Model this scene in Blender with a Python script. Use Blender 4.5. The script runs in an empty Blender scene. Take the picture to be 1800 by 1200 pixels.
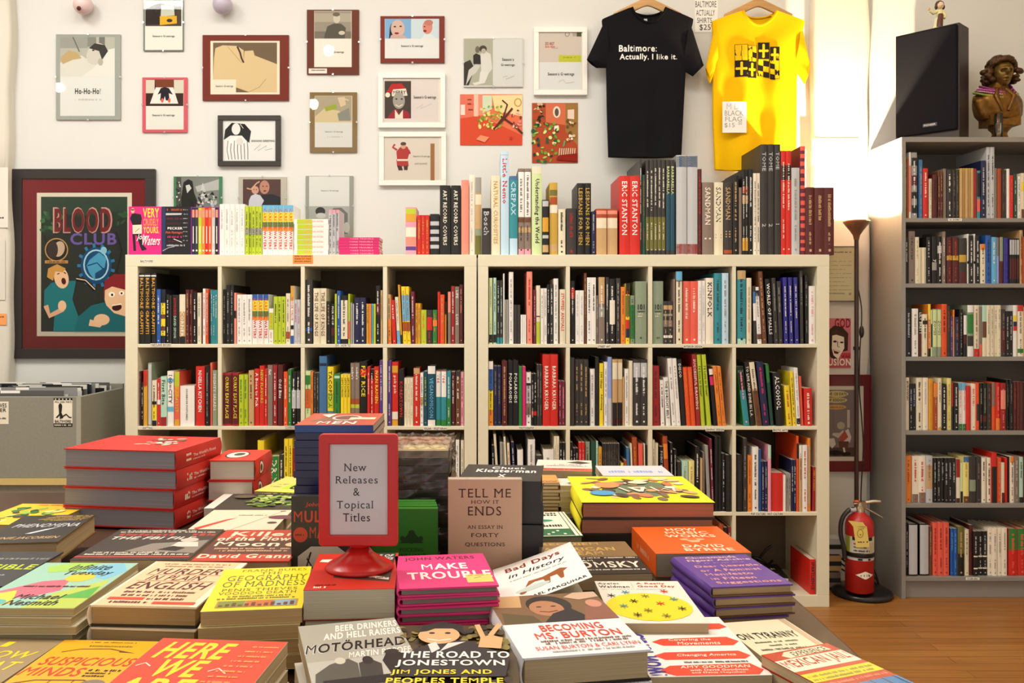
import bpy, bmesh, math, random
from mathutils import Vector, Matrix
from mathutils.geometry import tessellate_polygon
PI = math.pi
RND = random.Random(7)
S = bpy.context.scene
COL = S.collection

# ------------------------------------------------------------ camera
F, CX, CY, EYE = 1565.0, 840.0, 552.0, 1.24
cam = bpy.data.cameras.new('camera'); camo = bpy.data.objects.new('camera', cam); COL.objects.link(camo)
camo.location = (0, 0, EYE); camo.rotation_euler = (PI/2, 0, 0)
cam.sensor_width = 36; cam.lens = F/1800*36
cam.shift_x = (900-CX)/1800; cam.shift_y = -(600-CY)/1800
cam.clip_start = .05; cam.clip_end = 60
S.camera = camo

# ------------------------------------------------------------ world, lamps, exposure
S.view_settings.view_transform = 'Standard'; S.view_settings.look = 'None'
S.view_settings.gamma = 1; S.view_settings.use_curve_mapping = False
S.view_settings.exposure = 0.0
w = bpy.data.worlds.new('daylight'); S.world = w; w.use_nodes = True
w.node_tree.nodes['Background'].inputs[0].default_value = (1, .985, .965, 1)
w.node_tree.nodes['Background'].inputs[1].default_value = 1.05

def lamp(name, kind, loc, energy, col=(1, 1, 1), size=.1, size_y=None, rot=(0, 0, 0), spread=None):
    l = bpy.data.lights.new(name, kind); l.energy = energy; l.color = col
    if kind == 'AREA':
        l.size = size
        if size_y: l.shape = 'RECTANGLE'; l.size_y = size_y
        if spread: l.spread = spread
    else:
        l.shadow_soft_size = size
    o = bpy.data.objects.new(name, l); COL.objects.link(o); o.location = loc; o.rotation_euler = rot
    return o
WARM, NEUT, COOL = (1, .86, .68), (1, .97, .91), (.88, .94, 1)
lamp('ceiling_light', 'AREA', (-.3, 2.25, 3.56), 68, NEUT, 2.6, .7)
lamp('ceiling_light', 'AREA', (-2.4, 2.2, 3.56), 52, (1, .96, .9), .6, 1.2)
for bx, by, bz, e in ((-1.05, 2.1, 3.1, 9), (-3.21, 1.55, 2.977, 6), (-1.16, 2.1, 2.72, 5), (-1.47, 1.75, 2.66, 3), (.9, 1.6, 3.2, 9), (2.3, 1.9, 3.2, 9)):
    lamp('ceiling_bulb', 'POINT', (bx, by, bz), e, WARM, .035)

# ------------------------------------------------------------ colours and materials
PAL = dict(black='#151311', charcoal='#34302d', white='#efece6', cream='#e6dcc0', ivory='#efe6d2', red='#cf2418', crimson='#9c1d1e', maroon='#561a1a',
  navy='#1b1f45', blue='#2158a8', indigo='#2d2a86', teal='#2f8d98', sky='#63b4dc', lime='#b9cc2a', green='#2b7d35', olive='#6d6a2c', yellow='#f0d62a',
  mustard='#d99f2c', orange='#e8862c', vermilion='#e2531f', coral='#e8604c', salmon='#ee907c', pink='#ef9db0', magenta='#d3226d', purple='#5d3a86',
  brown='#6a3f24', tan='#c6a270', grey='#9a9890', silver='#bfc1c4', taupe='#857468', sage='#8b9a80', mint='#b5dcc6', pale_green='#cfe0a4',
  pale_blue='#bfdcee', periwinkle='#8d9fd8', dark_teal='#16495c', dark_green='#1f4a38', steel_blue='#3f6f9f', gold='#c8a13c', pale_yellow='#ece08c', dark_navy='#10122c', wine='#6d1c34', rust='#a8481f')
def lin(c):
    if c in PAL: c = PAL[c]
    if isinstance(c, str):
        c = c.lstrip('#'); c = [int(c[i:i+2], 16)/255 for i in (0, 2, 4)]
        c = [x/12.92 if x <= .04045 else ((x+.055)/1.055)**2.4 for x in c]
    return (c[0], c[1], c[2], 1.0)
def mat(name, rough=.5, metal=0, coat=0, spec=.5, lines=None, noise=0, bump=0, bscale=60):
    m = bpy.data.materials.new(name); m.use_nodes = True
    n = m.node_tree.nodes; l = m.node_tree.links; b = n['Principled BSDF']
    b.inputs['Roughness'].default_value = rough; b.inputs['Metallic'].default_value = metal
    b.inputs['Coat Weight'].default_value = coat; b.inputs['Specular IOR Level'].default_value = spec
    a = n.new('ShaderNodeAttribute'); a.attribute_name = 'Col'; out = a.outputs['Color']
    if lines or noise or bump:
        t = n.new('ShaderNodeTexCoord'); mp = n.new('ShaderNodeMapping'); l.new(t.outputs['Object'], mp.inputs['Vector'])
        mp.inputs['Scale'].default_value = lines or (1, 1, 1)
        nz = n.new('ShaderNodeTexNoise'); nz.inputs['Scale'].default_value = 1 if lines else bscale; nz.inputs['Detail'].default_value = 3
        l.new(mp.outputs['Vector'], nz.inputs['Vector'])
        if lines or noise:
            r = n.new('ShaderNodeMapRange'); r.inputs['From Min'].default_value = .3; r.inputs['From Max'].default_value = .7
            r.inputs['To Min'].default_value = 1-(noise or .28); r.inputs['To Max'].default_value = 1.0
            l.new(nz.outputs['Fac'], r.inputs['Value'])
            mx = n.new('ShaderNodeMix'); mx.data_type = 'RGBA'; mx.blend_type = 'MULTIPLY'; mx.inputs['Factor'].default_value = 1
            l.new(out, mx.inputs['A']); l.new(r.outputs['Result'], mx.inputs['B']); out = mx.outputs['Result']
        if bump:
            bp = n.new('ShaderNodeBump'); bp.inputs['Strength'].default_value = bump; bp.inputs['Distance'].default_value = .002
            l.new(nz.outputs['Fac'], bp.inputs['Height']); l.new(bp.outputs['Normal'], b.inputs['Normal'])
    l.new(out, b.inputs['Base Color'])
    return m
PRINT = mat('printed_card', .45); GLOSS = mat('glossy_print', .36); MATTE = mat('matte_paper', .8, spec=.2)
PAGES = mat('page_edges_flat', .9, spec=.1, lines=(3, 3, 900)); PAGEU = mat('page_edges_upright', .9, spec=.1, lines=(900, 3, 3))
PLAS = mat('plastic', .28); METAL = mat('metal', .25, metal=1); LAMI = mat('laminate', .42, noise=.04, bscale=9)
CLOTH = mat('cotton', .95, spec=.1, bump=.25, bscale=900); PLASTER = mat('painted_plaster', .75, spec=.25, bump=.35, bscale=22)
BRONZE = mat('bronze', .42, metal=.75, noise=.45, bump=.3, bscale=60); GRILLE = mat('speaker_cloth', 1, spec=.02, bump=.15, bscale=1500); WOOD = mat('stained_wood', .45, lines=(4, 4, 60))
LEATH = mat('leather', .5, bump=.3, bscale=300); FELT = mat('grey_board', .85, noise=.12, bscale=120)
def clear(name, rough=.02, tint=(1, 1, 1, 1), gl=1.3):
    m = bpy.data.materials.new(name); m.use_nodes = True; n = m.node_tree.nodes; l = m.node_tree.links
    n.remove(n['Principled BSDF']); o = n['Material Output']
    t = n.new('ShaderNodeBsdfTransparent'); t.inputs[0].default_value = tint
    g = n.new('ShaderNodeBsdfGlossy'); g.inputs['Roughness'].default_value = rough
    f = n.new('ShaderNodeFresnel'); f.inputs['IOR'].default_value = gl
    x = n.new('ShaderNodeMixShader'); l.new(f.outputs[0], x.inputs[0]); l.new(t.outputs[0], x.inputs[1]); l.new(g.outputs[0], x.inputs[2]); l.new(x.outputs[0], o.inputs[0])
    return m
GLASS = clear('picture_glass'); WRAP = clear('clear_wrap', .12, (.93, .93, .92, 1), 1.5)

# ------------------------------------------------------------ mesh building
class MB:
    def __init__(s): s.v = []; s.f = []; s.c = []; s.m = []; s.s = []
    def add(s, vs, fs, col, mi=0, sm=False, M=None):
        o = len(s.v); c = lin(col)
        s.v += [tuple(M @ Vector(p)) for p in vs] if M else [tuple(p) for p in vs]
        for f in fs: s.f.append([i+o for i in f]); s.c.append(c); s.m.append(mi); s.s.append(sm)
    def box(s, x0, x1, y0, y1, z0, z1, col, mi=0, M=None):
        s.add([(x, y, z) for z in (z0, z1) for y in (y0, y1) for x in (x0, x1)],
              [(0, 2, 3, 1), (4, 5, 7, 6), (0, 1, 5, 4), (2, 6, 7, 3), (0, 4, 6, 2), (1, 3, 7, 5)], col, mi, False, M)
    def lathe(s, prof, cx, cy, col, n=24, mi=0, M=None, cap=True):
        vs = []; fs = []
        for r, z in prof:
            for i in range(n):
                a = 2*PI*i/n; vs.append((cx+r*math.cos(a), cy+r*math.sin(a), z))
        for j in range(len(prof)-1):
            for i in range(n):
                k = (i+1) % n; fs.append((j*n+i, j*n+k, (j+1)*n+k, (j+1)*n+i))
        s.add(vs, fs, col, mi, True, M)
        if cap:
            for j in (0, len(prof)-1):
                if prof[j][0] > 1e-4:
                    r, z = prof[j]; ring = [(cx+r*math.cos(2*PI*i/n), cy+r*math.sin(2*PI*i/n), z) for i in range(n)]
                    s.add(ring, [list(range(n))[::-1] if j == 0 else list(range(n))], col, mi, False, M)
    def tube(s, pts, r, col, n=10, mi=0, cap=True):
        pts = [Vector(p) for p in pts]; rs = r if isinstance(r, (list, tuple)) else [r]*len(pts)
        vs = []; fs = []; up = None
        for i, p in enumerate(pts):
            d = (pts[min(i+1, len(pts)-1)]-pts[max(i-1, 0)]).normalized()
            if up is None: up = d.orthogonal().normalized()
            up = (up-d*up.dot(d)).normalized(); q = d.cross(up)
            for k in range(n):
                a = 2*PI*k/n; vs.append(p+rs[i]*(math.cos(a)*up+math.sin(a)*q))
        for i in range(len(pts)-1):
            for k in range(n):
                j = (k+1) % n; fs.append((i*n+k, i*n+j, (i+1)*n+j, (i+1)*n+k))
        s.add(vs, fs, col, mi, True)
        if cap: s.add(vs, [list(range(n))[::-1], [len(vs)-n+k for k in range(n)]], col, mi)
    def ball(s, c, r, col, n=16, mi=0, M=None):
        rx, ry, rz = r if isinstance(r, (tuple, list)) else (r, r, r)
        vs = [(c[0], c[1], c[2]-rz)]; h = n//2
        for j in range(1, h):
            t = -PI/2+PI*j/h
            for i in range(n): vs.append((c[0]+rx*math.cos(t)*math.cos(2*PI*i/n), c[1]+ry*math.cos(t)*math.sin(2*PI*i/n), c[2]+rz*math.sin(t)))
        vs.append((c[0], c[1], c[2]+rz)); fs = []
        for i in range(n):
            k = (i+1) % n; fs.append((0, 1+k, 1+i)); b = 1+(h-2)*n; fs.append((b+i, b+k, len(vs)-1))
            for j in range(h-2): fs.append((1+j*n+i, 1+j*n+k, 1+(j+1)*n+k, 1+(j+1)*n+i))
        s.add(vs, fs, col, mi, True, M)
    def grid(s, fn, nu, nv, col, mi=0, sm=True):
        vs = [fn(i/nu, j/nv) for j in range(nv+1) for i in range(nu+1)]
        s.add(vs, [(j*(nu+1)+i, j*(nu+1)+i+1, (j+1)*(nu+1)+i+1, (j+1)*(nu+1)+i) for j in range(nv) for i in range(nu)], col, mi, sm)
    def build(s, name, mats, parent=None, loc=(0, 0, 0)):
        """loc is the object's world position; s.v are world coordinates"""
        me = bpy.data.meshes.new(name); L = Vector(loc)
        me.from_pydata([(a-L[0], b-L[1], c-L[2]) for a, b, c in s.v], [], s.f)
        at = me.color_attributes.new('Col', 'FLOAT_COLOR', 'CORNER')
        buf = []
        for f, c in zip(s.f, s.c): buf += list(c)*len(f)
        at.data.foreach_set('color', buf)
        me.polygons.foreach_set('material_index', s.m); me.polygons.foreach_set('use_smooth', s.s)
        for m in (mats if isinstance(mats, (list, tuple)) else [mats]): me.materials.append(m)
        o = bpy.data.objects.new(name, me); COL.objects.link(o)
        if parent: o.parent = parent; o.location = L-wloc(parent)
        else: o.location = L
        return o
def wloc(o):
    p = Vector(o.location)
    while o.parent: o = o.parent; p += Vector(o.location)
    return p
def tag(o, label, cat, group=None, kind=None):
    o['label'] = label; o['category'] = cat
    if group: o['group'] = group
    if kind: o['kind'] = kind
    return o
def thing(name, label, cat, loc=(0, 0, 0), group=None):
    o = bpy.data.objects.new(name, None); COL.objects.link(o); o.location = loc; o.empty_display_size = .05
    return tag(o, label, cat, group)
def struct(name, mb, m, loc=(0, 0, 0)):
    o = mb.build(name, m, None, loc); o['kind'] = 'structure'; return o
def bevel(o, wd=.002, seg=2):
    b = o.modifiers.new('edge', 'BEVEL'); b.width = wd; b.segments = seg; b.limit_method = 'ANGLE'; b.angle_limit = .9; return o
def PX(px, Y): return (px-CX)/F*Y
def PZ(py, Y): return EYE-(py-CY)/F*Y

# ------------------------------------------------------------ lettering
_gc = {}
_fc = bpy.data.curves.new('letter', 'FONT'); _fo = bpy.data.objects.new('letter', _fc)
def area(v, f): return sum(abs((v[p[1]][0]-v[p[0]][0])*(v[p[i]][1]-v[p[0]][1])-(v[p[i]][0]-v[p[0]][0])*(v[p[1]][1]-v[p[0]][1]))/2 for p in f for i in range(2, len(p)))
def glyph(ch, bold, res):
    k = (ch, bold, res)
    if k in _gc: return _gc[k]
    _fc.resolution_u = res; _fc.offset = (0, .014, .026)[bold]
    def mk(t):
        _fc.body = t; me = _fo.to_mesh(); v = [tuple(x.co[:2]) for x in me.vertices]; f = [tuple(p.vertices) for p in me.polygons]; _fo.to_mesh_clear(); return v, f
    v2, _ = mk(ch+'|'); v, f = mk(ch)
    if bold:   # a letter whose thickened outline folds over itself keeps its plain outline
        _fc.offset = 0; v0, f0 = mk(ch)
        if area(v, f) > 1.75*area(v0, f0): v, f = v0, f0
    adv = max(p[0] for p in v2)-.168-(0, .014, .026)[bold]
    if ch == ' ': adv = .28
    _gc[k] = (v, f, adv*1.02+(0, .02, .05)[bold]); return _gc[k]
def serifs(v, f):
    cnt = {}
    for p in f:
        for i in range(len(p)):
            e = tuple(sorted((p[i], p[(i+1) % len(p)]))); cnt[e] = cnt.get(e, 0)+1
    out = []
    for (a, b), c in cnt.items():
        (xa, ya), (xb, yb) = v[a], v[b]
        if c == 1 and abs(ya-yb) < .004 and .03 < abs(xa-xb) < .15:
            for lv, up in ((0, 1), (.682, -1), (.458, -1), (.47, -1), (-.205, 1)):
                if abs(ya-lv) < .03:
                    x0, x1 = min(xa, xb)-.055, max(xa, xb)+.055; y0, y1 = sorted((ya, ya+up*.045)); out.append((x0, x1, y0, y1)); break
    return out
def text2d(t, bold=0, res=2, slab=False, sp=0.):
    V = []; Fc = []; x = 0
    for ch in t:
        v, f, adv = glyph(ch, bold, res)
        if ch != ' ':
            o = len(V); V += [(a+x, b) for a, b in v]; Fc += [[i+o for i in p] for p in f]
            if slab:
                for x0, x1, y0, y1 in serifs(v, f):
                    o = len(V); V += [(x0+x, y0), (x1+x, y0), (x1+x, y1), (x0+x, y1)]; Fc.append([o, o+1, o+2, o+3])
        x += adv+sp+(.05 if slab else 0)
    return V, Fc
def fit(V):
    xs = [p[0] for p in V]; ys = [p[1] for p in V]; return min(xs), max(xs), min(ys), max(ys)
def marks(n, rnd):
    """an illegible line of small strokes, as (x0,x1) spans on 0..1"""
    out = []; x = 0
    while x < 1:
        wd = rnd.uniform(.35, 1)/n
        if rnd.random() > .2: out.append((x, min(1, x+wd*.7)))
        x += wd
    return out
def art(mb, items, fn, mi=0, k0=1, rsub=1):
    """flat print: fn(u,v,k) puts a print coordinate at layer k into the world"""
    k = k0
    for it in items:
        t = it[0]
        if t == 'r':
            _, a, b, c, d, col = it; mb.grid(lambda p, q: fn(a+(c-a)*p, b+(d-b)*q, k), rsub, rsub, col, mi, False)
        elif t == 'e':
            _, u, v, ru, rv, col = it[:6]; n = 20; ph = it[6] if len(it) > 6 else 0; cs, sn = math.cos(ph), math.sin(ph)
            P = [(ru*math.cos(2*PI*i/n), rv*math.sin(2*PI*i/n)) for i in range(n)]
            mb.add([fn(u+a*cs-b*sn, v+a*sn+b*cs, k) for a, b in P], [list(range(n))], col, mi)
        elif t == 'p':
            P = it[1]; tr = tessellate_polygon([[Vector((a, b, 0)) for a, b in P]])
            mb.add([fn(a, b, k) for a, b in P], tr, it[2], mi)
        elif t == 'l':
            _, P, wd, col = it; vs = []
            for i, (a, b) in enumerate(P):
                p0 = P[max(0, i-1)]; p1 = P[min(len(P)-1, i+1)]; dx, dy = p1[0]-p0[0], p1[1]-p0[1]; q = math.hypot(dx, dy) or 1
                vs += [fn(a-dy/q*wd/2, b+dx/q*wd/2, k), fn(a+dy/q*wd/2, b-dx/q*wd/2, k)]
            mb.add(vs, [(2*i, 2*i+1, 2*i+3, 2*i+2) for i in range(len(P)-1)], col, mi)
        elif t in ('t', 'tb', 'ts', 'ti'):
            _, s, u0, v0, u1, v1, col = it[:7]; sk = it[7] if len(it) > 7 else (.25 if t == 'ti' else 0)
            V, Fc = text2d(s, 0 if t == 't' or t == 'ts' else 2 if t == 'tb' else 1, 3, t == 'ts'); a, b, c, d = fit(V)
            mb.add([fn(u0+((x-a)/(b-a))*(u1-u0)+sk*((y-c)/(d-c)-.5)*abs(v1-v0), v0+((y-c)/(d-c))*(v1-v0), k) for x, y in V], Fc, col, mi)
        elif t == '~':
            _, u0, v0, u1, v1, col = it[:6]; n = it[6] if len(it) > 6 else 14
            for a, b in marks(n, RND):
                j = (v1-v0)*RND.choice((0, .12, .25)); x0, x1 = u0+a*(u1-u0), u0+b*(u1-u0)
                mb.add([fn(x0, v0, k), fn(x1, v0, k), fn(x1, v1-j, k), fn(x0, v1-j, k)], [(0, 1, 2, 3)], col, mi)
        k += 1
ORD = 'first second third fourth fifth sixth seventh eighth ninth tenth eleventh twelfth thirteenth fourteenth fifteenth sixteenth seventeenth eighteenth nineteenth twentieth'.split()
_t1 = 'first second third fourth fifth sixth seventh eighth ninth'.split()
ORD += ['twenty-'+x for x in _t1]+['thirtieth']+['thirty-'+x for x in _t1]+['fortieth']+['forty-'+x for x in _t1]+['fiftieth']+['fifty-'+x for x in _t1]+['sixtieth']+['sixty-'+x for x in _t1]+['seventieth']+['seventy-'+x for x in _t1]+['eightieth']+['eighty-'+x for x in _t1]+['ninetieth']+['ninety-'+x for x in _t1]

# ------------------------------------------------------------ books
def shelf_book(name, label, cat, group, M, w, h, d, col, title='', tcol='white', bands=(), hard=False):
    t = .0025 if hard else .0008; b = min(.12*w, .004); r = .004
    mb = MB(); ns = 5
    out = [(0, d), (0, r)]+[(w*i/(ns-1), r-b*math.sin(PI*i/(ns-1))-.0) for i in range(ns)][1:-1]+[(w, r), (w, d)]
    inn = [(t, d), (t, r+t)]+[(t+(w-2*t)*i/(ns-1), r+t) for i in range(ns)][1:-1]+[(w-t, r+t), (w-t, d)]
    n = len(out); vs = [(x, y, z) for z in (0, h) for x, y in out]+[(x, y, z) for z in (0, h) for x, y in inn]
    fs = []
    for i in range(n-1):
        fs += [(i, i+1, n+i+1, n+i), (2*n+i, 3*n+i, 3*n+i+1, 2*n+i+1), (n+i, n+i+1, 3*n+i+1, 3*n+i), (i, 2*n+i, 2*n+i+1, i+1)]
    fs += [(0, n, 3*n, 2*n), (n-1, 3*n-1, 4*n-1, 2*n-1)]
    mb.add(vs, fs, col, 0, False, M)
    sy = lambda x: r-b*math.sin(PI*min(1, max(0, x/w)))
    for f0, f1, c in bands:
        e = .0004; m0 = .03*w
        xs = [m0+(w-2*m0)*i/4 for i in range(5)]
        mb.add([(x, sy(x)-e-.0002, z) for z in (h*(1-f1), h*(1-f0)) for x in xs], [(i, i+1, 6+i, 5+i) for i in range(4)], c, 0, False, M)
    def line(s, z1, z0, x0, x1, c, bold=1):
        if s.startswith('~'):
            for a, bb in marks(max(4, int((z1-z0)/.0055)), RND):
                j = RND.choice((0, .15, .3))*(x1-x0)
                mb.add([(x, sy(x)-.001, z) for x, z in ((x0, z1-a*(z1-z0)), (x1-j, z1-a*(z1-z0)), (x1-j, z1-bb*(z1-z0)), (x0, z1-bb*(z1-z0)))], [(0, 1, 2, 3)], c, 0, False, M)
        else:
            V, Fc = text2d(s, bold, 1); a, bb, c0, c1 = fit(V); c0 = min(c0, 0); sc = min((z1-z0)/(bb-a), (x1-x0)/(max(c1, .6)-c0))
            sl = min((z1-z0)/(bb-a), sc*1.35); xm = (x0+x1)/2
            mb.add([(xm+(y-(c0+c1)/2)*sc, sy(xm+(y-(c0+c1)/2)*sc)-.001, z1-(x-a)*sl) for x, y in V], Fc, c, 0, False, M)
    if title:
        tcs = tcol.split('/')
        ps = title.split('|')
        if title.startswith('~'):
            hs = RND.uniform(.0, .06); line('~', h*(.93-hs), h*(.45+RND.uniform(-.1, .1)), w*.33, w*.64, tcs[0])
            if RND.random() < .75: line('~', h*.34, h*.16, w*.36, w*.6, tcs[-1])
            if w > .012: mb.add([(x, sy(x)-.001, z) for x, z in ((w*.38, h*.05), (w*.62, h*.05), (w*.62, h*.05+w*.26), (w*.38, h*.05+w*.26))], [(0, 1, 2, 3)], tcs[-1], 0, False, M)
        else:
            tot = sum(len(p)+1.2 for p in ps); z = h*.93; span = h*.84
            for i, p in enumerate(ps):
                ln = span*(len(p)+1.2)/tot
                if p != ' ': line(p, z, z-ln*.94, w*.2, w*.78, tcs[min(i, len(tcs)-1)])
                z -= ln
    base = M @ Vector((0, 0, 0))
    o = mb.build(name, PRINT, None, base); tag(o, label, cat, group)
    pb = MB(); ins = .003 if hard else .0006
    pb.box(t+.0003, w-t-.0003, r+t+.0005, d-ins, ins, h-ins, '#d9cfb8', 0, M); pb.build('page_block', PAGEU, o, base)
    return o
def B(u0, u1, v, c, t='', tc='white', b='', n=1, l=0, d=None, hard=None):
    bb = []
    for p in b.split(','):
        if p: q, rg = p.split(':'); a, e = rg.split('-'); bb.append((float(a), float(e), q))
    return dict(u0=u0, u1=u1, v=v, c=c, t=t, tc=tc, b=bb, n=n, l=l, d=d, hard=hard)
def cname(c): return c.replace('_', ' ') if c in PAL else 'patterned'
def row(name, cat, place, group, org, base, Yf, items, xlim=None, dmax=.36, noun='book', start=0):
    """one shelf row; items carry crop coordinates (origin and scale in org)"""
    ox, oy, sc = org; i = start
    for it in items:
        for k in range(it['n']):
            du = (it['u1']-it['u0'])/it['n']; u0 = it['u0']+du*k; u1 = u0+du
            yj = Yf+RND.uniform(0, .012); x0, x1 = PX(ox+u0/sc, yj), PX(ox+u1/sc, yj)
            if xlim: x0 = max(x0, xlim[0]+.001); x1 = min(x1, xlim[1]-.001)
            wd = max(.004, x1-x0-.0009); hh = PZ(oy+it['v']/sc, yj)-base-.001; lean = it['l']/sc/F*yj
            ang = math.atan2(lean, hh); hgt = hh/math.cos(ang)
            M = Matrix.Translation((x0, yj, base+.0006)) @ Matrix.Rotation(ang, 4, 'Y')
            if ang > 0: M = Matrix.Translation((x0, yj, base+.0006+wd*math.sin(ang))) @ Matrix.Rotation(ang, 4, 'Y')
            else: M = Matrix.Translation((x0, yj, base+.0006)) @ Matrix.Rotation(ang, 4, 'Y')
            wd *= math.cos(ang)
            d = min(dmax, it['d'] or max(.12, min(.29, hgt*RND.uniform(.66, .82))))
            tt = it['t']; nm = tt.lstrip('!'); ttl = ''
            if tt and tt[0] not in '!~' and len(nm.replace('|', ' ').split()) < 4: ttl = ' titled '+' '.join(nm.replace('|', ' ').split())
            lab = '%s %s%s, %s from the left %s' % (cname(it['c']), noun, ttl, ORD[i], place)
            if len(lab.split()) > 16: lab = '%s %s, %s from the left %s' % (cname(it['c']), noun, ORD[i], place)
            shelf_book(name, lab, cat, group, M, wd, hgt, d, it['c'], nm if nm else '', it['tc'], it['b'], (hgt > .2 and wd > .016) if it['hard'] is None else it['hard'])
            i += 1
    return i
# ============================================================ the room
WY = 4.2
mb = MB(); mb.box(-3.6, 3.6, WY, WY+.15, 0, 3.6, '#d7d8d5'); struct('wall_back', mb, PLASTER)
mb = MB(); mb.box(-3.75, -3.6, -3, WY+.15, 0, 3.6, '#e2ded4'); struct('wall_left', mb, PLASTER)
mb = MB(); mb.box(3.6, 3.75, -3, WY+.15, 0, 3.6, '#e2ded4'); struct('wall_right', mb, PLASTER)
mb = MB(); mb.box(-3.75, 3.75, -3, WY+.15, 3.6, 3.75, '#e8e4da'); struct('ceiling', mb, PLASTER)
PY = 4.15
def pilaster(x0, x1, y):
    m = MB(); r = .02; prof = []
    for cx, sg in ((x0+r, -1), (x1-r, 1)):
        for i in range(5):
            a = PI/2*i/4 if sg < 0 else PI/2*(4-i)/4
            prof.append((cx+sg*r*math.cos(a), y+r-r*math.sin(a)))
    prof = [(x0, WY)]+prof+[(x1, WY)]; nz = 60; n = len(prof); vs = []
    for j in range(nz+1):
        z = 3.6*j/nz
        for i, (x, yy) in enumerate(prof):
            wob = .006*math.sin(z*5.1+1)+.004*math.sin(z*13) if i > n/2 else .003*math.sin(z*7)
            vs.append((x+wob, yy, z))
    m.add(vs, [(j*n+i, j*n+i+1, (j+1)*n+i+1, (j+1)*n+i) for j in range(nz) for i in range(n-1)], '#d8d3c6', 0, True); return m
struct('wall_pier_right', pilaster(PX(1430, PY), PX(1529, PY), PY), PLASTER)
struct('wall_pier_left', pilaster(-2.9, PX(14, 4.13), 4.13), PLASTER)
# plank floor
fm = bpy.data.materials.new('plank_floor'); fm.use_nodes = True
n = fm.node_tree.nodes; l = fm.node_tree.links; b = n['Principled BSDF']
tc = n.new('ShaderNodeTexCoord'); br = n.new('ShaderNodeTexBrick'); l.new(tc.outputs['Object'], br.inputs['Vector'])
br.offset = .37; br.inputs['Scale'].default_value = 1; br.inputs['Brick Width'].default_value = 1.7; br.inputs['Row Height'].default_value = .062
br.inputs['Mortar Size'].default_value = .0012; br.inputs['Color1'].default_value = lin('#9a642c'); br.inputs['Color2'].default_value = lin('#aa7538'); br.inputs['Mortar'].default_value = lin('#5b3318')
mp = n.new('ShaderNodeMapping'); mp.inputs['Scale'].default_value = (1.2, 34, 1); l.new(tc.outputs['Object'], mp.inputs['Vector'])
nz = n.new('ShaderNodeTexNoise'); nz.inputs['Scale'].default_value = 2.2; nz.inputs['Detail'].default_value = 6; l.new(mp.outputs['Vector'], nz.inputs['Vector'])
rp = n.new('ShaderNodeMapRange'); rp.inputs['From Min'].default_value = .3; rp.inputs['From Max'].default_value = .7; rp.inputs['To Min'].default_value = .72; rp.inputs['To Max'].default_value = 1.12; l.new(nz.outputs['Fac'], rp.inputs['Value'])
mx = n.new('ShaderNodeMix'); mx.data_type = 'RGBA'; mx.blend_type = 'MULTIPLY'; mx.inputs['Factor'].default_value = 1
l.new(br.outputs['Color'], mx.inputs['A']); l.new(rp.outputs['Result'], mx.inputs['B']); l.new(mx.outputs['Result'], b.inputs['Base Color'])
b.inputs['Roughness'].default_value = .42
mb = MB(); mb.box(-3.75, 3.75, -3, WY+.15, -.08, 0, '#ffffff'); struct('floor', mb, fm)

# ============================================================ white cube bookcases
CW = '#e5dfc4'; YF = 3.77; YB = 4.16; CELL = .33625; SH = .015; HT = 1.492
CELLS = {0: ((242, 382.5), (389.5, 528.5), (535.5, 673), (680.5, 816)), 1: ((858.4, 995), (1002, 1139.5), (1147, 1287.5), (1294, 1436.5))}
XL, XR = -1.4935, .0005
SHELFZ = [PZ(604.5, YF), PZ(749, YF), PZ(900, YF), .05]      # top faces of the shelves under rows 1..4
def cubex(X0, c): q = CELLS[0 if X0 < -1 else 1][c]; return PX(q[0], YF), PX(q[1], YF)
def bookcase(X0, label, tags):
    t = thing('bookcase', label, 'bookcase', (X0+.745, YF, 0), 'white cube bookcases')
    def part(nm, *bx):
        m = MB(); m.box(*bx, CW); bevel(m.build(nm, LAMI, t, (bx[0], bx[2], bx[4])), .0015)
    part('top_panel', X0, X0+1.488, YF, YB, HT-.05, HT); part('bottom_panel', X0, X0+1.488, YF, YB, 0, .05)
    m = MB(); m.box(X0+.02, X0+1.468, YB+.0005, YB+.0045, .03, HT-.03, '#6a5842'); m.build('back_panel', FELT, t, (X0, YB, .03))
    part('side_panel', X0, cubex(X0, 0)[0], YF, YB, .05, HT-.05); part('side_panel', cubex(X0, 3)[1], X0+1.488, YF, YB, .05, HT-.05)
    for i in range(3): part('shelf', cubex(X0, 0)[0], cubex(X0, 3)[1], YF+.001, YB, SHELFZ[i]-SH, SHELFZ[i])
    for i in range(3):
        x, x2 = cubex(X0, i)[1], cubex(X0, i+1)[0]; tops = [HT-.05]+[q-SH for q in SHELFZ[:3]]
        for r in range(4): part('divider', x, x2, YF+.001, YB, SHELFZ[r], tops[r])
    for px0, px1, py0, py1, s, Y in tags:
        x0, x1, z0, z1 = PX(px0, YF), PX(px1, YF), PZ(py1, YF), PZ(py0, YF)
        m = MB(); m.box(x0-.002, x1+.002, YF-.0006, YF, z0-.0015, z1+.0015, '#f2eedd')
        art(m, [('tb', s, x0, z0, x1, z1, 'black')], lambda u, v, k: (u, YF-.0007-k*1e-4, v))
        m.build('shelf_tag', MATTE, t, (x0, YF, z0))
    return t
bookcase(XL, 'white cube bookcase with cookbooks, standing beside the grey record crate', [(247, 269, 457, 461, 'BALTIMORE', 0), (265, 300, 604, 608, 'MARYLAND BOOKS', 0), (590, 616, 605, 609, 'DIY / HOW TO', 0), (251, 268, 750, 754, 'KNITTING', 0), (501, 521, 749, 753, 'COOKBOOKS', 0), (745, 785, 751, 755, 'VEGAN / VEGETARIAN', 0)])
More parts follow.
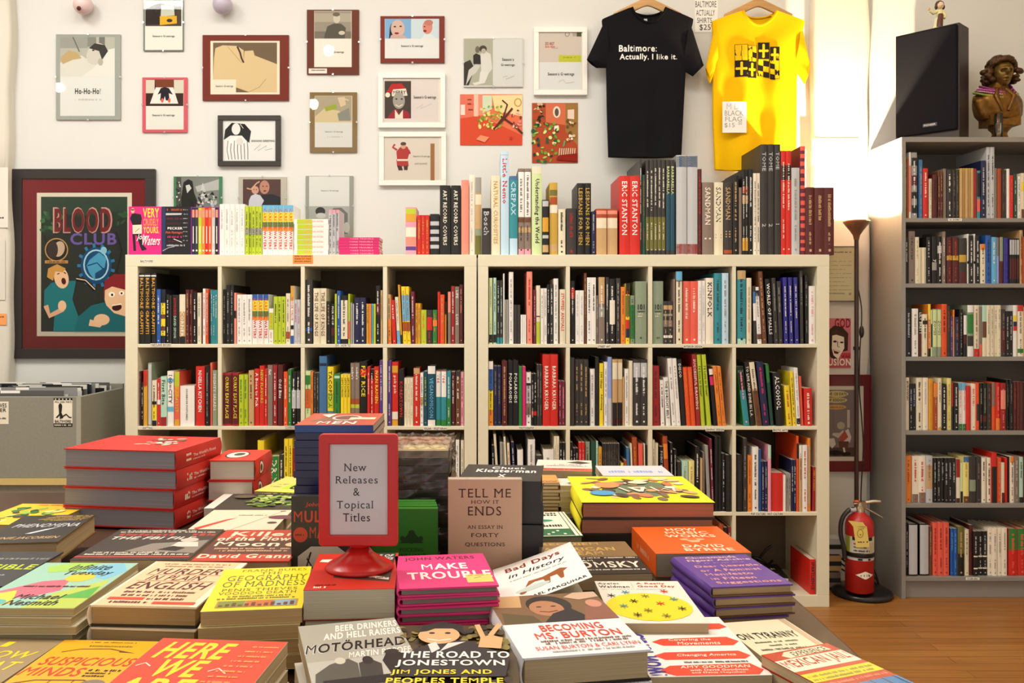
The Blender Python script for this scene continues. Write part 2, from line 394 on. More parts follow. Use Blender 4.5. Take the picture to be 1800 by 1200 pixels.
bookcase(XR, 'white cube bookcase with art books, standing beside the floor lamp', [(1051, 1073, 607, 611, 'STREET ART', 0), (1202, 1234, 607, 611, 'INTERIOR DESIGN', 0), (913, 939, 750, 754, 'PHOTOGRAPHY', 0), (1241, 1272, 753, 757, 'GRAPHIC DESIGN', 0), (1359, 1384, 754, 758, 'EROTIC ARTS', 0), (1320, 1376, 901, 905, 'POP CULTURE / NOT CULTURE', 0)])
x0, x1, z0, z1 = PX(515, YF), PX(550, YF), PZ(463, YF), PZ(448, YF)
m = MB(); m.box(x0, x1, YF-.0012, YF-.0002, z0, z1, '#f0944a')
art(m, [('tb', s, x0+.008, z1-.0085-.0105*i, x1-.008, z1-.003-.0105*i, '#3a2010') for i, s in enumerate(('AFTER YOU BROWSE', 'PLEASE PUT YOUR', 'BOOKS AWAY'))], lambda u, v, k: (u, YF-.0013-k*1e-4, v))
tag(m.build('notice_card', MATTE, None, (x0, YF, z0)), 'small orange notice card stuck on the top rail of the white bookcase', 'sign')

def cub(side, r, c, org, items, name='book'):
    X0 = XL if side == 'L' else XR
    word = 'left' if side == 'L' else 'right'
    pl = 'in %s-row %s cubby, %s white bookcase' % (('top', 'second', 'third', 'bottom')[r], ORD[c], word)
    row('art_book' if side == 'R' else name, 'book', pl, 'books '+pl, org, SHELFZ[r], YF+.004, items, cubex(X0, c))
O1 = (210, 440, 5.4545)
cub('L', 0, 0, O1, [B(185, 352, 215, 'black', 'BALTIMORE GRAFFITI', 'mustard', 'white:.03-.05', 3, d=.3), B(355, 393, 370, 'blue', '~'), B(395, 440, 372, 'dark_navy', '~', 'black', 'yellow:.25-.46,brown:.46-.54,yellow:.54-.68,brown:.68-.76,yellow:.76-.85'),
  B(445, 478, 420, 'black', '~'), B(480, 496, 430, 'charcoal'), B(498, 568, 425, 'black', '!HOMICIDE|DAVID SIMON', 'red/mint'), B(572, 632, 420, 'tan', 'THE CORNER', 'ivory', 'cream:0-.35,black:.85-1'), B(634, 699, 375, 'maroon', '~', 'tan', n=2),
  B(703, 738, 400, 'black', '~'), B(745, 782, 405, 'cream', '~', 'grey'), B(785, 798, 400, 'brown'), B(798, 823, 365, 'white', '~', 'red'), B(825, 853, 370, 'vermilion', '~'), B(856, 868, 420, 'black'), B(870, 938, 378, 'teal', '~', n=3)])
cub('L', 0, 1, O1, [B(985, 1020, 372, 'black', '~', 'grey'), B(1022, 1095, 330, 'black', '~', 'grey', n=2, d=.28), B(1098, 1120, 405, 'salmon', '', '', 'black:.35-.5'), B(1125, 1270, 422, 'white', '~', 'grey', n=3), B(1272, 1430, 420, 'white', '!CARSICK|WATERS', 'red/red', 'blue:0-.12,yellow:.12-.34,green:.34-.45,orange:.45-.52', 3),
  B(1432, 1476, 555, 'white', '~', 'orange', 'lime:.12-.6'), B(1478, 1592, 440, 'lime', '~', 'black', n=3), B(1595, 1636, 410, 'cream', '~', 'taupe', 'rust:.76-.9'), B(1640, 1672, 338, 'white', ' |SHOCK VALUE', 'red/red', 'mustard:0-.25,black:.68-.75,blue:.86-1'), B(1675, 1735, 470, 'silver', '~', 'magenta', n=2)])
O2 = (520, 440, 5.4545)
cub('L', 0, 2, O2, [B(92, 160, 280, 'charcoal', '~', 'white', 'blue:.75-.8'), B(168, 292, 362, 'cream', 'THE LIFE OF KINGS', 'brown', n=2, d=.25), B(295, 335, 485, 'black', '~', 'tan'), B(338, 371, 510, 'black', 'PICK ME UP', 'white', 'maroon:.6-.8'), B(373, 393, 415, 'lime', '~', 'grey'), B(395, 428, 385, 'blue', '~'),
  B(430, 500, 430, 'black', '~', 'black', 'cream:.1-.9'), B(502, 520, 415, 'lime', '', '', 'coral:.55-.9'), B(522, 543, 500, 'grey'), B(545, 558, 510, 'silver'), B(562, 670, 450, 'navy', '~', 'white', n=2), B(675, 700, 510, 'mustard', '~', 'black'), B(701, 722, 510, 'orange'), B(723, 745, 510, 'sky'), B(746, 766, 510, 'lime'), B(768, 808, 335, 'black', '~', 'white', 'wine:.3-.5'), B(812, 832, 380, 'tan', '~', 'brown')])
cub('L', 0, 3, O2, [B(885, 918, 420, 'orange', '~', 'black', 'tan:0-.5', l=-8), B(927, 965, 475, 'red', '~', l=-18), B(972, 1004, 445, 'cream', '~', 'grey', 'sky:.72-1', l=-22), B(1006, 1024, 328, 'mustard', '', '', 'black:.85-1', l=-28), B(1030, 1104, 345, 'yellow', '~', 'rust', 'sky:.15-.6,rust:.62-.78', 2, l=-20), B(1108, 1143, 392, 'wine', '~', l=-6), B(1145, 1196, 505, 'mustard', '~', 'rust', n=2),
  B(1198, 1253, 568, 'lime', '~', 'orange', '', 1), B(1255, 1311, 568, 'charcoal', '~', 'red', 'red:.22-.6'), B(1313, 1356, 568, 'green', '~', 'orange', 'orange:.3-.48'), B(1360, 1383, 395, 'red'), B(1385, 1425, 422, 'vermilion', '~', 'tan'), B(1428, 1445, 490, 'mustard', '', '', 'black:0-.3'), B(1458, 1487, 395, 'taupe', '', '', 'salmon:0-.4'), B(1490, 1525, 340, 'crimson', '~'), B(1527, 1568, 345, 'taupe', 'LIFE|LOVE', 'white'), B(1570, 1602, 325, 'maroon', '~', 'salmon')])
O3 = (830, 440, 5.4545)
cub('R', 0, 0, O3, [B(163, 196, 262, 'pale_green', '~', 'grey', 'black:.86-.98'), B(203, 233, 260, 'mint', '~', 'dark_green', 'black:.86-.98'), B(238, 296, 285, 'charcoal', '~', 'mint', 'teal:.9-1', n=2), B(298, 312, 220, 'white'), B(314, 350, 470, 'grey', n=2), B(353, 397, 205, 'white', '~', 'grey', d=.25), B(402, 463, 520, 'charcoal', n=2), B(466, 520, 615, 'white', n=3), B(524, 578, 202, 'salmon', '~', 'red', d=.27),
  B(588, 613, 375, 'wine', '~', 'pink'), B(615, 654, 335, 'cream', '', '', 'lime:.62-1,brown:.52-.54'), B(658, 718, 362, 'white', '~', 'grey', n=2), B(720, 745, 325, 'black', '~'), B(748, 780, 320, 'charcoal', '~'), B(783, 827, 268, 'white', '~', 'grey', d=.26), B(842, 896, 372, 'cream', 'STUFFED ANIMALS| ', 'red')])
cub('R', 0, 1, O3, [B(945, 985, 290, 'black', '~', 'white', 'red:.12-.28'), B(992, 1073, 382, 'white', '~', 'silver', n=2), B(1075, 1100, 215, 'brown', '~', 'tan', d=.3), B(1103, 1189, 258, 'white', '~', 'black', n=2), B(1192, 1210, 430, 'taupe', '~'), B(1213, 1274, 255, 'taupe', '~', 'white', 'tan:0-.4,grey:.45-.6'), B(1282, 1314, 255, 'charcoal', '~'), B(1318, 1373, 270, 'black', '~', 'white', 'ivory:.33-.7'), B(1380, 1424, 265, 'charcoal', '~', 'grey'), B(1428, 1470, 348, 'orange', '~', 'rust'),
  B(1473, 1512, 315, 'yellow', '~', 'red', 'black:.0-.18,green:.2-.55,red:.6-.75,navy:.75-.9'), B(1516, 1560, 430, 'sage', '~', 'dark_green', 'green:.2-.9'), B(1566, 1675, 295, 'sage')])
O4 = (1130, 440, 5.294)
cub('R', 0, 2, O4, [B(95, 192, 285, 'sage'), B(193, 280, 470, 'charcoal', '~', 'tan', 'tan:.1-.2,grey:.3-.35,taupe:.45-.6,white:.8-.86', 2), B(285, 305, 265, 'taupe'), B(310, 370, 195, 'taupe', '~', 'black', 'sky:0-.12,cream:.14-1', d=.25), B(375, 515, 285, 'coral', '~', 'ivory', n=2), B(518, 585, 280, 'white', '~', 'silver', n=2), B(588, 661, 255, 'ivory', '!KINFOLK| ', 'charcoal'), B(667, 735, 210, 'teal', '~', 'dark_teal', d=.25), B(740, 800, 210, 'pale_blue', '~', 'grey')])
cub('R', 0, 3, O4, [B(880, 962, 185, 'teal', '~', 'navy', 'tan:0-.12,mint:.93-1'), B(968, 1014, 255, 'cream', '~', 'tan'), B(1035, 1065, 330, 'charcoal', '', '', 'steel_blue:.1-.3,white:.3-.6', l=-12), B(1069, 1110, 340, 'white', '~', 'grey', 'navy:.06-.16,brown:.83-.92', l=-28), B(1118, 1158, 195, 'brown', '~', 'tan', l=-42, d=.3), B(1172, 1225, 265, 'black', 'WORLD OF MALLS', 'white', l=-34), B(1228, 1264, 255, 'charcoal', '~', 'grey', l=-26), B(1268, 1306, 285, 'charcoal', '~', 'grey', l=-20),
  B(1320, 1356, 250, 'indigo', '~', 'white', l=-14), B(1370, 1404, 250, 'indigo', '~', 'white', l=-14), B(1420, 1456, 250, 'indigo', '~', 'white', l=-14), B(1470, 1500, 190, 'charcoal', '~', 'grey', l=-8), B(1516, 1544, 230, 'black', '~', 'grey', l=-6), B(1549, 1616, 330, 'white', '~', 'pink')])
P1 = (210, 600, 5.4545)
cub('L', 1, 0, P1, [B(180, 206, 285, 'maroon', '~', 'grey'), B(208, 226, 390, 'black', '~'), B(228, 266, 275, 'mustard', 'Cheese| ', 'rust', 'red:0-.28'), B(272, 307, 205, 'sage', '', '', 'silver:.02-.98'), B(310, 356, 372, 'cream', '~', 'black', 'black:.46-.53,yellow:.53-.86,black:.88-1'), B(360, 391, 352, 'red', '~', 'white', 'white:.45-.55'), B(393, 452, 335, 'mint', 'First Bite| ', 'charcoal', 'crimson:.82-1'), B(457, 520, 283, 'white', '100=CITY', 'charcoal', 'sky:.14-.2,sky:.65-.74'),
  B(525, 575, 290, 'coral', 'FOOD ANALYST| ', 'lime/lime', 'lime:0-.26,orange:.26-.46,mustard:.88-1'), B(579, 718, 425, 'white', 'COOKBOOK POSTCARDS', 'charcoal'), B(731, 817, 238, 'red', '!NIGELLA KITCHEN| ', 'white', d=.22), B(822, 862, 240, 'black', '~', 'grey'), B(868, 889, 203, 'coral'), B(891, 935, 275, 'sage', 'MIGHTY SALADS', 'ivory')])
cub('L', 1, 1, P1, [B(985, 1076, 300, 'crimson', 'CURRY EASY PLACE', 'yellow', 'maroon:.04-.96'), B(1080, 1140, 300, 'crimson', 'CURRY EASY PLACE', 'yellow', 'maroon:.04-.96'), B(1144, 1232, 318, 'lime', '~', 'green', n=2), B(1237, 1288, 278, 'tan', '~', 'charcoal'), B(1293, 1341, 262, 'red', 'A Bone to Pick', 'white'), B(1343, 1388, 232, 'red', 'NEW FLAVORS', 'lime'), B(1390, 1418, 262, 'red', '~'), B(1420, 1468, 225, 'taupe', 'fat| ', 'white'), B(1471, 1512, 225, 'crimson', '~'), B(1518, 1566, 222, 'maroon', ' |Odd Bits', 'white'), B(1573, 1612, 290, 'vermilion', '~'), B(1615, 1648, 265, 'green', '~', 'ivory'), B(1650, 1735, 290, 'black', '~', 'white', 'silver:.34-.68', 2)])
P2 = (520, 600, 5.4545)
cub('L', 1, 2, P2, [B(90, 141, 280, 'pale_green', '~', 'green', 'green:.08-.25,vermilion:.33-.68'), B(143, 165, 290, 'orange', '~', 'rust'), B(170, 222, 300, 'charcoal', '~', 'grey', n=2), B(224, 297, 140, 'steel_blue', '', '', 'navy:.1-.14', d=.27), B(301, 361, 240, 'yellow', 'TACOPEDIA| ', 'black', 'lime:.45-.7,teal:.75-1'), B(365, 424, 308, 'green', '~', 'dark_green', 'mint:.04-.09'), B(430, 522, 315, 'yellow', "LET'S LUNCH", 'black', n=3), B(524, 611, 205, 'taupe', "!nobu's| ", 'white', 'rust:.57-.66,lime:.66-.72', 2), B(615, 682, 190, 'black', 'FAT RICE', 'yellow', 'red:.12-.22'), B(685, 710, 240, 'red', '~'), B(713, 748, 265, 'red', '~', 'white', 'black:0-.17'), B(751, 800, 240, 'red', '!IVAN RAMEN| ', 'yellow'), B(803, 834, 180, 'purple', '~', 'ivory', d=.27)])
cub('L', 1, 3, P2, [B(878, 917, 185, 'purple', '~', 'ivory', d=.27), B(920, 981, 195, 'red', ' |pok pok| ', 'cream', 'mustard:.06-.17,ivory:.78-.9,mustard:.91-1'), B(986, 1036, 265, 'black', ' |KOREATOWN', 'red'), B(1040, 1126, 350, 'cream', '~', 'tan', n=3), B(1129, 1190, 255, 'red', '~', 'ivory', 'tan:0-.1'), B(1193, 1224, 300, 'white', '~', 'charcoal', 'tan:.46-.6'), B(1226, 1262, 285, 'dark_teal', '~', 'lime'), B(1264, 1340, 235, 'dark_teal', ' |VEGANOMICON', 'sky', 'white:0-.13,white:.9-1'), B(1343, 1445, 275, 'teal', 'V66| ', 'red', 'red:0-.02,white:.02-.48,green:.89-1', 2), B(1448, 1488, 285, 'teal', '~', 'white', 'green:.5-1'), B(1491, 1528, 290, 'maroon', '~', 'white'), B(1533, 1579, 285, 'brown', '~', 'white', 'charcoal:0-.1'), B(1581, 1612, 295, 'pink', '~', 'wine')])
P3 = (830, 600, 5.4545)
cub('R', 1, 0, P3, [B(158, 203, 190, 'yellow', '~', 'navy', 'white:0-.12,blue:.12-.45,orange:.75-1'), B(206, 280, 235, 'navy', '~', 'taupe', n=2), B(286, 338, 185, 'maroon', '~', 'tan'), B(344, 444, 182, 'black', ' |POLAROIDS| ', 'grey/white', n=2), B(448, 480, 240, 'green'), B(483, 515, 240, 'magenta'), B(518, 566, 295, 'white', '~', 'black', 'black:.2-.25,silver:.25-.55,taupe:.58-.8'), B(570, 619, 310, 'black', '~', 'white', 'red:.72-.8', 2), B(622, 671, 222, 'charcoal', '~', 'grey', n=2), B(677, 824, 122, 'red', '! |BARBARA KRUGER| ', 'ivory', n=2, d=.27), B(829, 892, 380, 'wine', '~', 'pink', n=2)])
cub('R', 1, 1, P3, [B(942, 982, 155, 'charcoal'), B(985, 1116, 170, 'charcoal', '~', 'tan', n=3), B(1118, 1128, 300, 'black'), B(1131, 1178, 262, 'white', '~', 'grey'), B(1182, 1218, 150, 'black', '~', 'charcoal'), B(1221, 1261, 208, 'yellow', ' |100 Ideas|Advertising', 'black'), B(1266, 1301, 195, 'white', '~', 'grey'), B(1303, 1341, 148, 'periwinkle', '', '', 'silver:.6-1'), B(1345, 1443, 170, 'tan', '', '', 'cream:.05-.3,black:.65-1,wine:.9-.97', 2), B(1445, 1462, 340, 'tan'), B(1464, 1505, 262, 'white', '~', 'grey'), B(1508, 1541, 185, 'cream'), B(1545, 1687, 172, 'charcoal', '~', 'white', 'silver:.05-.27', 2)])
P4 = (1130, 600, 5.294)
cub('R', 1, 2, P4, [B(93, 158, 225, 'crimson', '~', 'maroon', l=-3), B(170, 206, 360, 'white', '~', 'charcoal', l=-10), B(218, 262, 335, 'white', 'THE BORSCHT BELT', 'charcoal', l=-24), B(273, 314, 158, 'white', '~', 'grey', l=-42), B(318, 356, 158, 'white', '~', 'grey', l=-42), B(362, 404, 165, 'black', 'DISCO| ', 'white', l=-42), B(410, 450, 240, 'vermilion', '~', 'orange', l=-36), B(454, 495, 240, 'vermilion', '~', 'orange', l=-36), B(500, 541, 118, 'crimson', 'SUCCESSFUL DRAWING', 'ivory', l=-42), B(545, 583, 122, 'lime', " |I'd Love to Draw!", 'black', l=-42), B(602, 640, 122, 'lime', " |I'd Love to Draw!", 'black', l=-52), B(662, 700, 245, 'black', '', '', 'white:.02-.12,magenta:.15-.3', l=-48), B(703, 739, 232, 'orange', '~', 'rust', l=-50), B(741, 777, 232, 'orange', '~', 'rust', l=-50)])
cub('R', 1, 3, P4, [B(940, 998, 235, 'green', '~', 'pink', 'black:0-.4,mint:.06-.1,teal:.4-1', l=-62), B(1003, 1046, 190, 'black', 'TO LIVE AND DINE IN L.A.', 'ivory', l=-56), B(1062, 1112, 195, 'tan', '~', 'charcoal', 'cream:0-.42,brown:.45-1', l=-72), B(1120, 1182, 190, 'navy', '~', 'magenta', l=-62), B(1190, 1222, 210, 'dark_green', '', '', 'green:.02-.3', l=-48), B(1244, 1316, 290, 'black', 'ALCOHOL| ', 'white', l=-34), B(1343, 1393, 412, 'yellow', '~', 'red', l=-26), B(1399, 1430, 280, 'yellow', '~', 'charcoal', l=-28), B(1436, 1472, 245, 'white', '~', 'grey', 'black:.87-.97', l=-28), B(1476, 1500, 322, 'coral', l=-24), B(1508, 1583, 435, 'red', '~', 'ivory', l=-6)])
cub('L', 2, 0, (360, 740, 5.294), [B(-610, -560, 240, 'charcoal', '~'), B(-556, -520, 300, 'maroon', '~'), B(-300, -260, 260, 'navy', '~'), B(40, 62, 250, 'black', '~', 'white'), B(64, 108, 262, 'charcoal', '~', 'red')])
cub('L', 2, 1, (360, 740, 5.294), [B(490, 550, 180, 'yellow', '~', 'rust', d=.3), B(603, 690, 325, 'lime', 'DRINK', 'ivory', 'green:0-.9', d=.2), B(692, 735, 312, 'charcoal', '~', 'white'), B(737, 778, 165, 'yellow', '~', 'charcoal'), B(780, 815, 165, 'yellow', '~', 'charcoal'), B(817, 840, 250, 'crimson')])
cub('L', 2, 3, (680, 740, 5.294), [B(560, 600, 190, 'charcoal'), B(602, 636, 210, 'black', '~'), B(641, 676, 175, 'white', '~', 'grey'), B(688, 717, 180, 'cream', '~', 'grey')])
cub('R', 2, 0, (680, 740, 5.294), [B(985, 1010, 225, 'black', '~', 'white', l=-10), B(1036, 1060, 120, 'cream', l=-44), B(1064, 1112, 200, 'grey', n=2, l=-12), B(1120, 1140, 145, 'cream', l=-34), B(1144, 1168, 205, 'cream', '~', 'red', l=-26), B(1186, 1214, 195, 'navy', '~', l=-30), B(1222, 1276, 268, 'white', l=-8), B(1314, 1381, 170, 'white', '~', 'grey'), B(1388, 1450, 320, 'charcoal'), B(1457, 1555, 265, 'white', '~', 'grey'), B(1557, 1606, 140, 'cream', '~', 'grey', n=2), B(1608, 1664, 200, 'black', '~', 'white', 'crimson:.45-.85', 2)])
cub('R', 2, 1, (990, 740, 5.806), [B(72, 102, 215, 'black', '~', 'white', 'crimson:.3-.9'), B(104, 156, 275, 'black', '~', n=2), B(160, 223, 215, 'red', '~', 'pink', n=2), B(228, 274, 210, 'sage', '~', 'charcoal'), B(284, 336, 205, 'dark_green', '', '', 'maroon:.8-1'), B(338, 358, 205, 'mint', '~', 'teal'), B(362, 397, 265, 'mustard', '~', 'rust'), B(402, 580, 228, 'charcoal', '~', 'taupe', n=9), B(590, 619, 430, 'yellow', '', '', 'black:.2-.8'), B(622, 656, 400, 'rust', '~', 'tan'), B(665, 695, 270, 'steel_blue', '', '', 'navy:.5-1', l=-18), B(708, 725, 230, 'cream', l=-22), B(727, 776, 165, 'rust', '~', 'orange', l=-22), B(782, 828, 230, 'coral', '', '', 'pink:.4-.7', l=-14), B(832, 846, 230, 'cream', l=-8), B(850, 866, 240, 'charcoal')])
cub('R', 2, 2, (990, 740, 5.806), [B(915, 937, 190, 'ivory', '~', 'black'), B(940, 972, 225, 'cream', n=2), B(986, 1026, 260, 'black', 'POINT BY|~'.split('|')[0], 'silver'), B(1050, 1098, 155, 'rust', '', '', 'orange:.1-.3', l=-34), B(1102, 1130, 220, 'black', '~', l=-10), B(1136, 1166, 290, 'black', '~', 'silver', l=-6), B(1170, 1206, 415, 'charcoal', n=2), B(1211, 1279, 405, 'mint', '~', 'sage'), B(1284, 1342, 405, 'pale_yellow', '~', 'tan'), B(1350, 1396, 260, 'black', '~', 'white'), B(1402, 1426, 380, 'tan'), B(1430, 1448, 320, 'taupe'), B(1478, 1512, 250, 'grey', l=-30), B(1520, 1546, 180, 'wine', '~', 'white', l=-26), B(1549, 1584, 158, 'black', d=.3), B(1588, 1617, 158, 'black', d=.3), B(1621, 1659, 330, 'black', '~', 'silver'), B(1662, 1724, 345, 'black', '~', 'charcoal')])
cub('R', 2, 3, (1180, 740, 3.53), [B(409, 445, 208, 'black', '~', 'charcoal'), B(448, 472, 105, 'charcoal', '~', 'grey', d=.25), B(475, 503, 212, 'orange', '~', 'rust'), B(505, 543, 160, 'white', '~', 'charcoal'), B(544, 560, 175, 'blue'), B(562, 600, 250, 'navy', '~', 'silver', n=2), B(602, 622, 150, 'pink', '', '', 'mint:0-.2', d=.25), B(624, 697, 320, 'red'), B(699, 713, 335, 'white'), B(715, 745, 325, 'grey', '~', 'black', n=2), B(747, 777, 240, 'navy', '~', n=2), B(779, 793, 92, 'vermilion', '', '', 'black:.1-.3', d=.27), B(796, 814, 150, 'tan', '~', 'brown', 'white:0-.2'), B(815, 848, 150, 'white', '~', 'red'), B(849, 867, 105, 'orange', '', '', 'tan:.1-.9', d=.25), B(876, 904, 285, 'crimson', 'VERY FUNNY| ', 'mustard', l=4)])
cub('R', 3, 2, (1180, 740, 3.53), [B(300, 325, 640, 'rust', '~'), B(328, 352, 660, 'black', '~'), B(354, 376, 655, 'crimson', '~')])
cub('R', 3, 3, (1180, 740, 3.53), [B(862, 897, 858, 'red', 'SPARTLIENCE', 'black', d=.24)])
# '101' lettering of the two sage volumes
for o in [x for x in COL.objects if x.get('label', '').startswith('sage book,') and x.name.startswith('art_book') and 'top-row' in x['label'] and 'right white' in x['label']]:
    xs = [v.co.x for v in o.data.vertices]; wd = max(xs)
    if wd > .04:
        m = MB(); L = wloc(o)
        art(m, [('tb', '101', .2*wd, .145, .8*wd, .168, 'black'), ('r', .15*wd, .136, .85*wd, .139, 'black'), ('~', .2*wd, .125, .7*wd, .13, 'ivory', 6), ('~', .2*wd, .115, .6*wd, .12, 'ivory', 6), ('~', .35*wd, .022, .7*wd, .03, 'black', 4)], lambda u, v, k: (L[0]+u, L[1]-.0012-k*1e-4, L[2]+v))
        m.build('spine_print', PRINT, o, L)
# things lying in the bottom cubby
bz = SHELFZ[3]; x0, x1 = cubex(XR, 3)
for k in range(2):
    m = MB(); M = Matrix.Translation((x0+.1, YF+.05+.01*k, bz+.001+.03*k)) @ Matrix.Rotation(.1-.2*k, 4, 'Z')
    m.box(0, .14, 0, .21, .027, .029, 'black' if k else 'maroon', 0, M); m.box(0, .14, 0, .21, 0, .001, 'black', 0, M); m.box(0, .002, 0, .21, .001, .027, 'black', 0, M)
    art(m, [('~', .03, .12, .11, .15, 'white', 5), ('~', .03, .05, .11, .06, 'silver')], lambda u, v, kk: M @ Vector((u, v, .0292+kk*1e-4)))
    o = m.build('book', PRINT, None, M @ Vector((0, 0, 0))); tag(o, ('maroon book lying flat at the bottom of a cubby, under a black one', 'black book lying flat in the bottom right cubby near the red book')[k], 'book')
    m = MB(); m.box(.0025, .138, .002, .207, .0012, .0268, '#e2dccb', 0, M); m.build('page_block', PAGES, o, M @ Vector((0, 0, 0)))
for k in range(4):
    m = MB(); pts = []
    for i in range(24):
        a = i/23; pts.append((x0+.02+.24*a, YF+.3+.03*math.sin(5*a+k), bz+.026+.06*k*(.6+.4*math.sin(3*a+k))+.015*math.sin(9*a+2*k)))
    m.tube(pts, .006, '#1c1a18', 8); tag(m.build('cable', PLAS, None, pts[0]), 'black cable, %s up from the floor, coiled at the back of the bottom cubby' % ORD[k], 'cable', 'cables in the bottom cubby')

# ============================================================ tall grey bookcase
GY = 3.88; GX0 = PX(1585, GY); GX1 = GX0+.86; GB = 4.195; GZ = 2.012; GC = '#8f8b84'
t = thing('tall_bookcase', 'tall grey bookcase with a loudspeaker and bust standing on top', 'bookcase', (GX0, GY, 0))
def gp(nm, *bx):
    m = MB(); m.box(*bx, GC); bevel(m.build(nm, LAMI, t, (bx[0], bx[2], bx[4])), .001)
gp('side_panel', GX0, GX0+.018, GY, GB, 0, GZ); gp('side_panel', GX1-.018, GX1, GY, GB, 0, GZ); gp('top_panel', GX0+.018, GX1-.018, GY, GB, GZ-.022, GZ)
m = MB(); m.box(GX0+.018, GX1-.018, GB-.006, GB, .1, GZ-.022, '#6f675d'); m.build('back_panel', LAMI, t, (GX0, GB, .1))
GS = [PZ(y, GY) for y in (383, 498, 627, 757, 885, 1014)]
for i, z in enumerate(GS): gp('shelf', GX0+.018, GX1-.018, GY+.002, GB-.006, z-.018, z)
gp('plinth', GX0+.018, GX1-.018, GY+.02, GY+.038, 0, GS[5]-.018)
for px, py, i, s in ((1667, 386, 0, '~'), (1698, 1017, 5, '~')):
    x, z = PX(px, GY), GS[i]-.013; m = MB(); m.box(x, x+.06, GY+.0012, GY+.002, z, z+.011, '#ece8da')
    art(m, [('~', x+.006, z+.003, x+.054, z+.008, 'black', 12)], lambda u, v, k: (u, GY+.0011-k*1e-4, v)); m.build('shelf_tag', MATTE, t, (x, GY, z))
def grow(i, org, items):
    pl = 'on the %s shelf of the tall grey bookcase' % ('top', 'second', 'third', 'fourth', 'fifth', 'lowest')[i]
    row('paperback', 'book', pl, 'paperbacks '+pl, org, GS[i], GY+.012, items, (GX0+.018, GX1-.018), .27, 'paperback')
grow(0, (1580, 230, 7.06), [B(82, 108, 330, 'lime', '~'), B(110, 128, 330, 'rust'), B(130, 158, 262, 'white', '', '', 'salmon:.2-.9'), B(162, 232, 265, 'grey', '~', 'white', 'black:.08-.2,maroon:.35-.5,black:.6-.7,black:.8-.92'), B(258, 300, 355, 'steel_blue', '~', 'tan'), B(305, 368, 462, 'red', '~', 'ivory'), B(378, 420, 590, 'cream', '~', 'tan'), B(425, 480, 540, 'maroon', '~', 'black'), B(490, 550, 500, 'brown', '~', 'tan', 'maroon:.1-.95', 2), B(556, 594, 465, 'taupe'), B(600, 670, 475, 'charcoal', '~', 'white'), B(672, 755, 478, 'charcoal', '~', 'taupe', n=2), B(762, 935, 460, 'gold', '', '', 'tan:.02-.98', 5), B(938, 972, 465, 'crimson'), B(976, 1018, 490, 'teal', '', '', 'black:.05-.55,coral:.6-.86'), B(1024, 1086, 365, 'navy', '~', 'silver'), B(1092, 1194, 198, 'silver', '~', 'charcoal', n=2), B(1197, 1225, 460, 'taupe'), B(1228, 1282, 465, 'rust'), B(1290, 1340, 480, 'charcoal', '~', 'taupe', n=2), B(1345, 1381, 468, 'white'), B(1384, 1428, 548, 'red', '~', 'coral'), B(1432, 1472, 530, 'dark_green', '~', 'mint'), B(1478, 1520, 560, 'white', '~', 'grey'), B(1526, 1600, 520, 'cream', '', '', 'yellow:.2-.4,brown:.8-1', 2), B(1605, 1900, 540, 'taupe', '~', 'ivory', n=6)])
Q = 8.18
grow(1, (1580, 390, Q), [B(100, 140, 230, 'black', '~'), B(148, 240, 130, 'taupe', '~', 'charcoal'), B(245, 298, 215, 'cream', '~', 'tan'), B(300, 400, 365, 'cream', '', 'tan', n=5), B(404, 468, 215, 'black', '~', 'silver'), B(480, 555, 205, 'black', ' |7', 'silver/white', 'grey:.55-.72'), B(558, 632, 205, 'black', '~', 'white', 'silver:.2-.36'), B(634, 680, 135, 'taupe', '~', 'white'), B(690, 866, 215, 'maroon', '~', 'rust', 'gold:.4-.5', 2), B(870, 980, 230, 'charcoal', '', '', 'gold:.37-.53,maroon:.75-1'), B(988, 1018, 170, 'white', '', '', 'black:.55-.6'), B(1020, 1078, 190, 'black', '~', 'white'), B(1080, 1110, 170, 'white', '', '', 'black:.55-.6'), B(1112, 1170, 190, 'black', '~', 'white'), B(1180, 1252, 315, 'cream', '~', 'charcoal', 'orange:0-.15'), B(1254, 1334, 190, 'blue', '~', 'navy'), B(1336, 1412, 215, 'sky', '~', 'white'), B(1414, 1450, 220, 'periwinkle', '', '', 'taupe:0-.4'), B(1455, 1507, 215, 'maroon', '', '', 'sage:0-.52'), B(1512, 1596, 225, 'indigo', '~', 'purple'), B(1600, 1740, 235, 'black', '', '', 'silver:.03-.36,maroon:.45-.9', 4), B(1745, 1790, 115, 'tan', '~', 'brown'), B(1792, 1840, 210, 'rust', '~'), B(1842, 2160, 220, 'charcoal', '~', 'silver', n=6)])
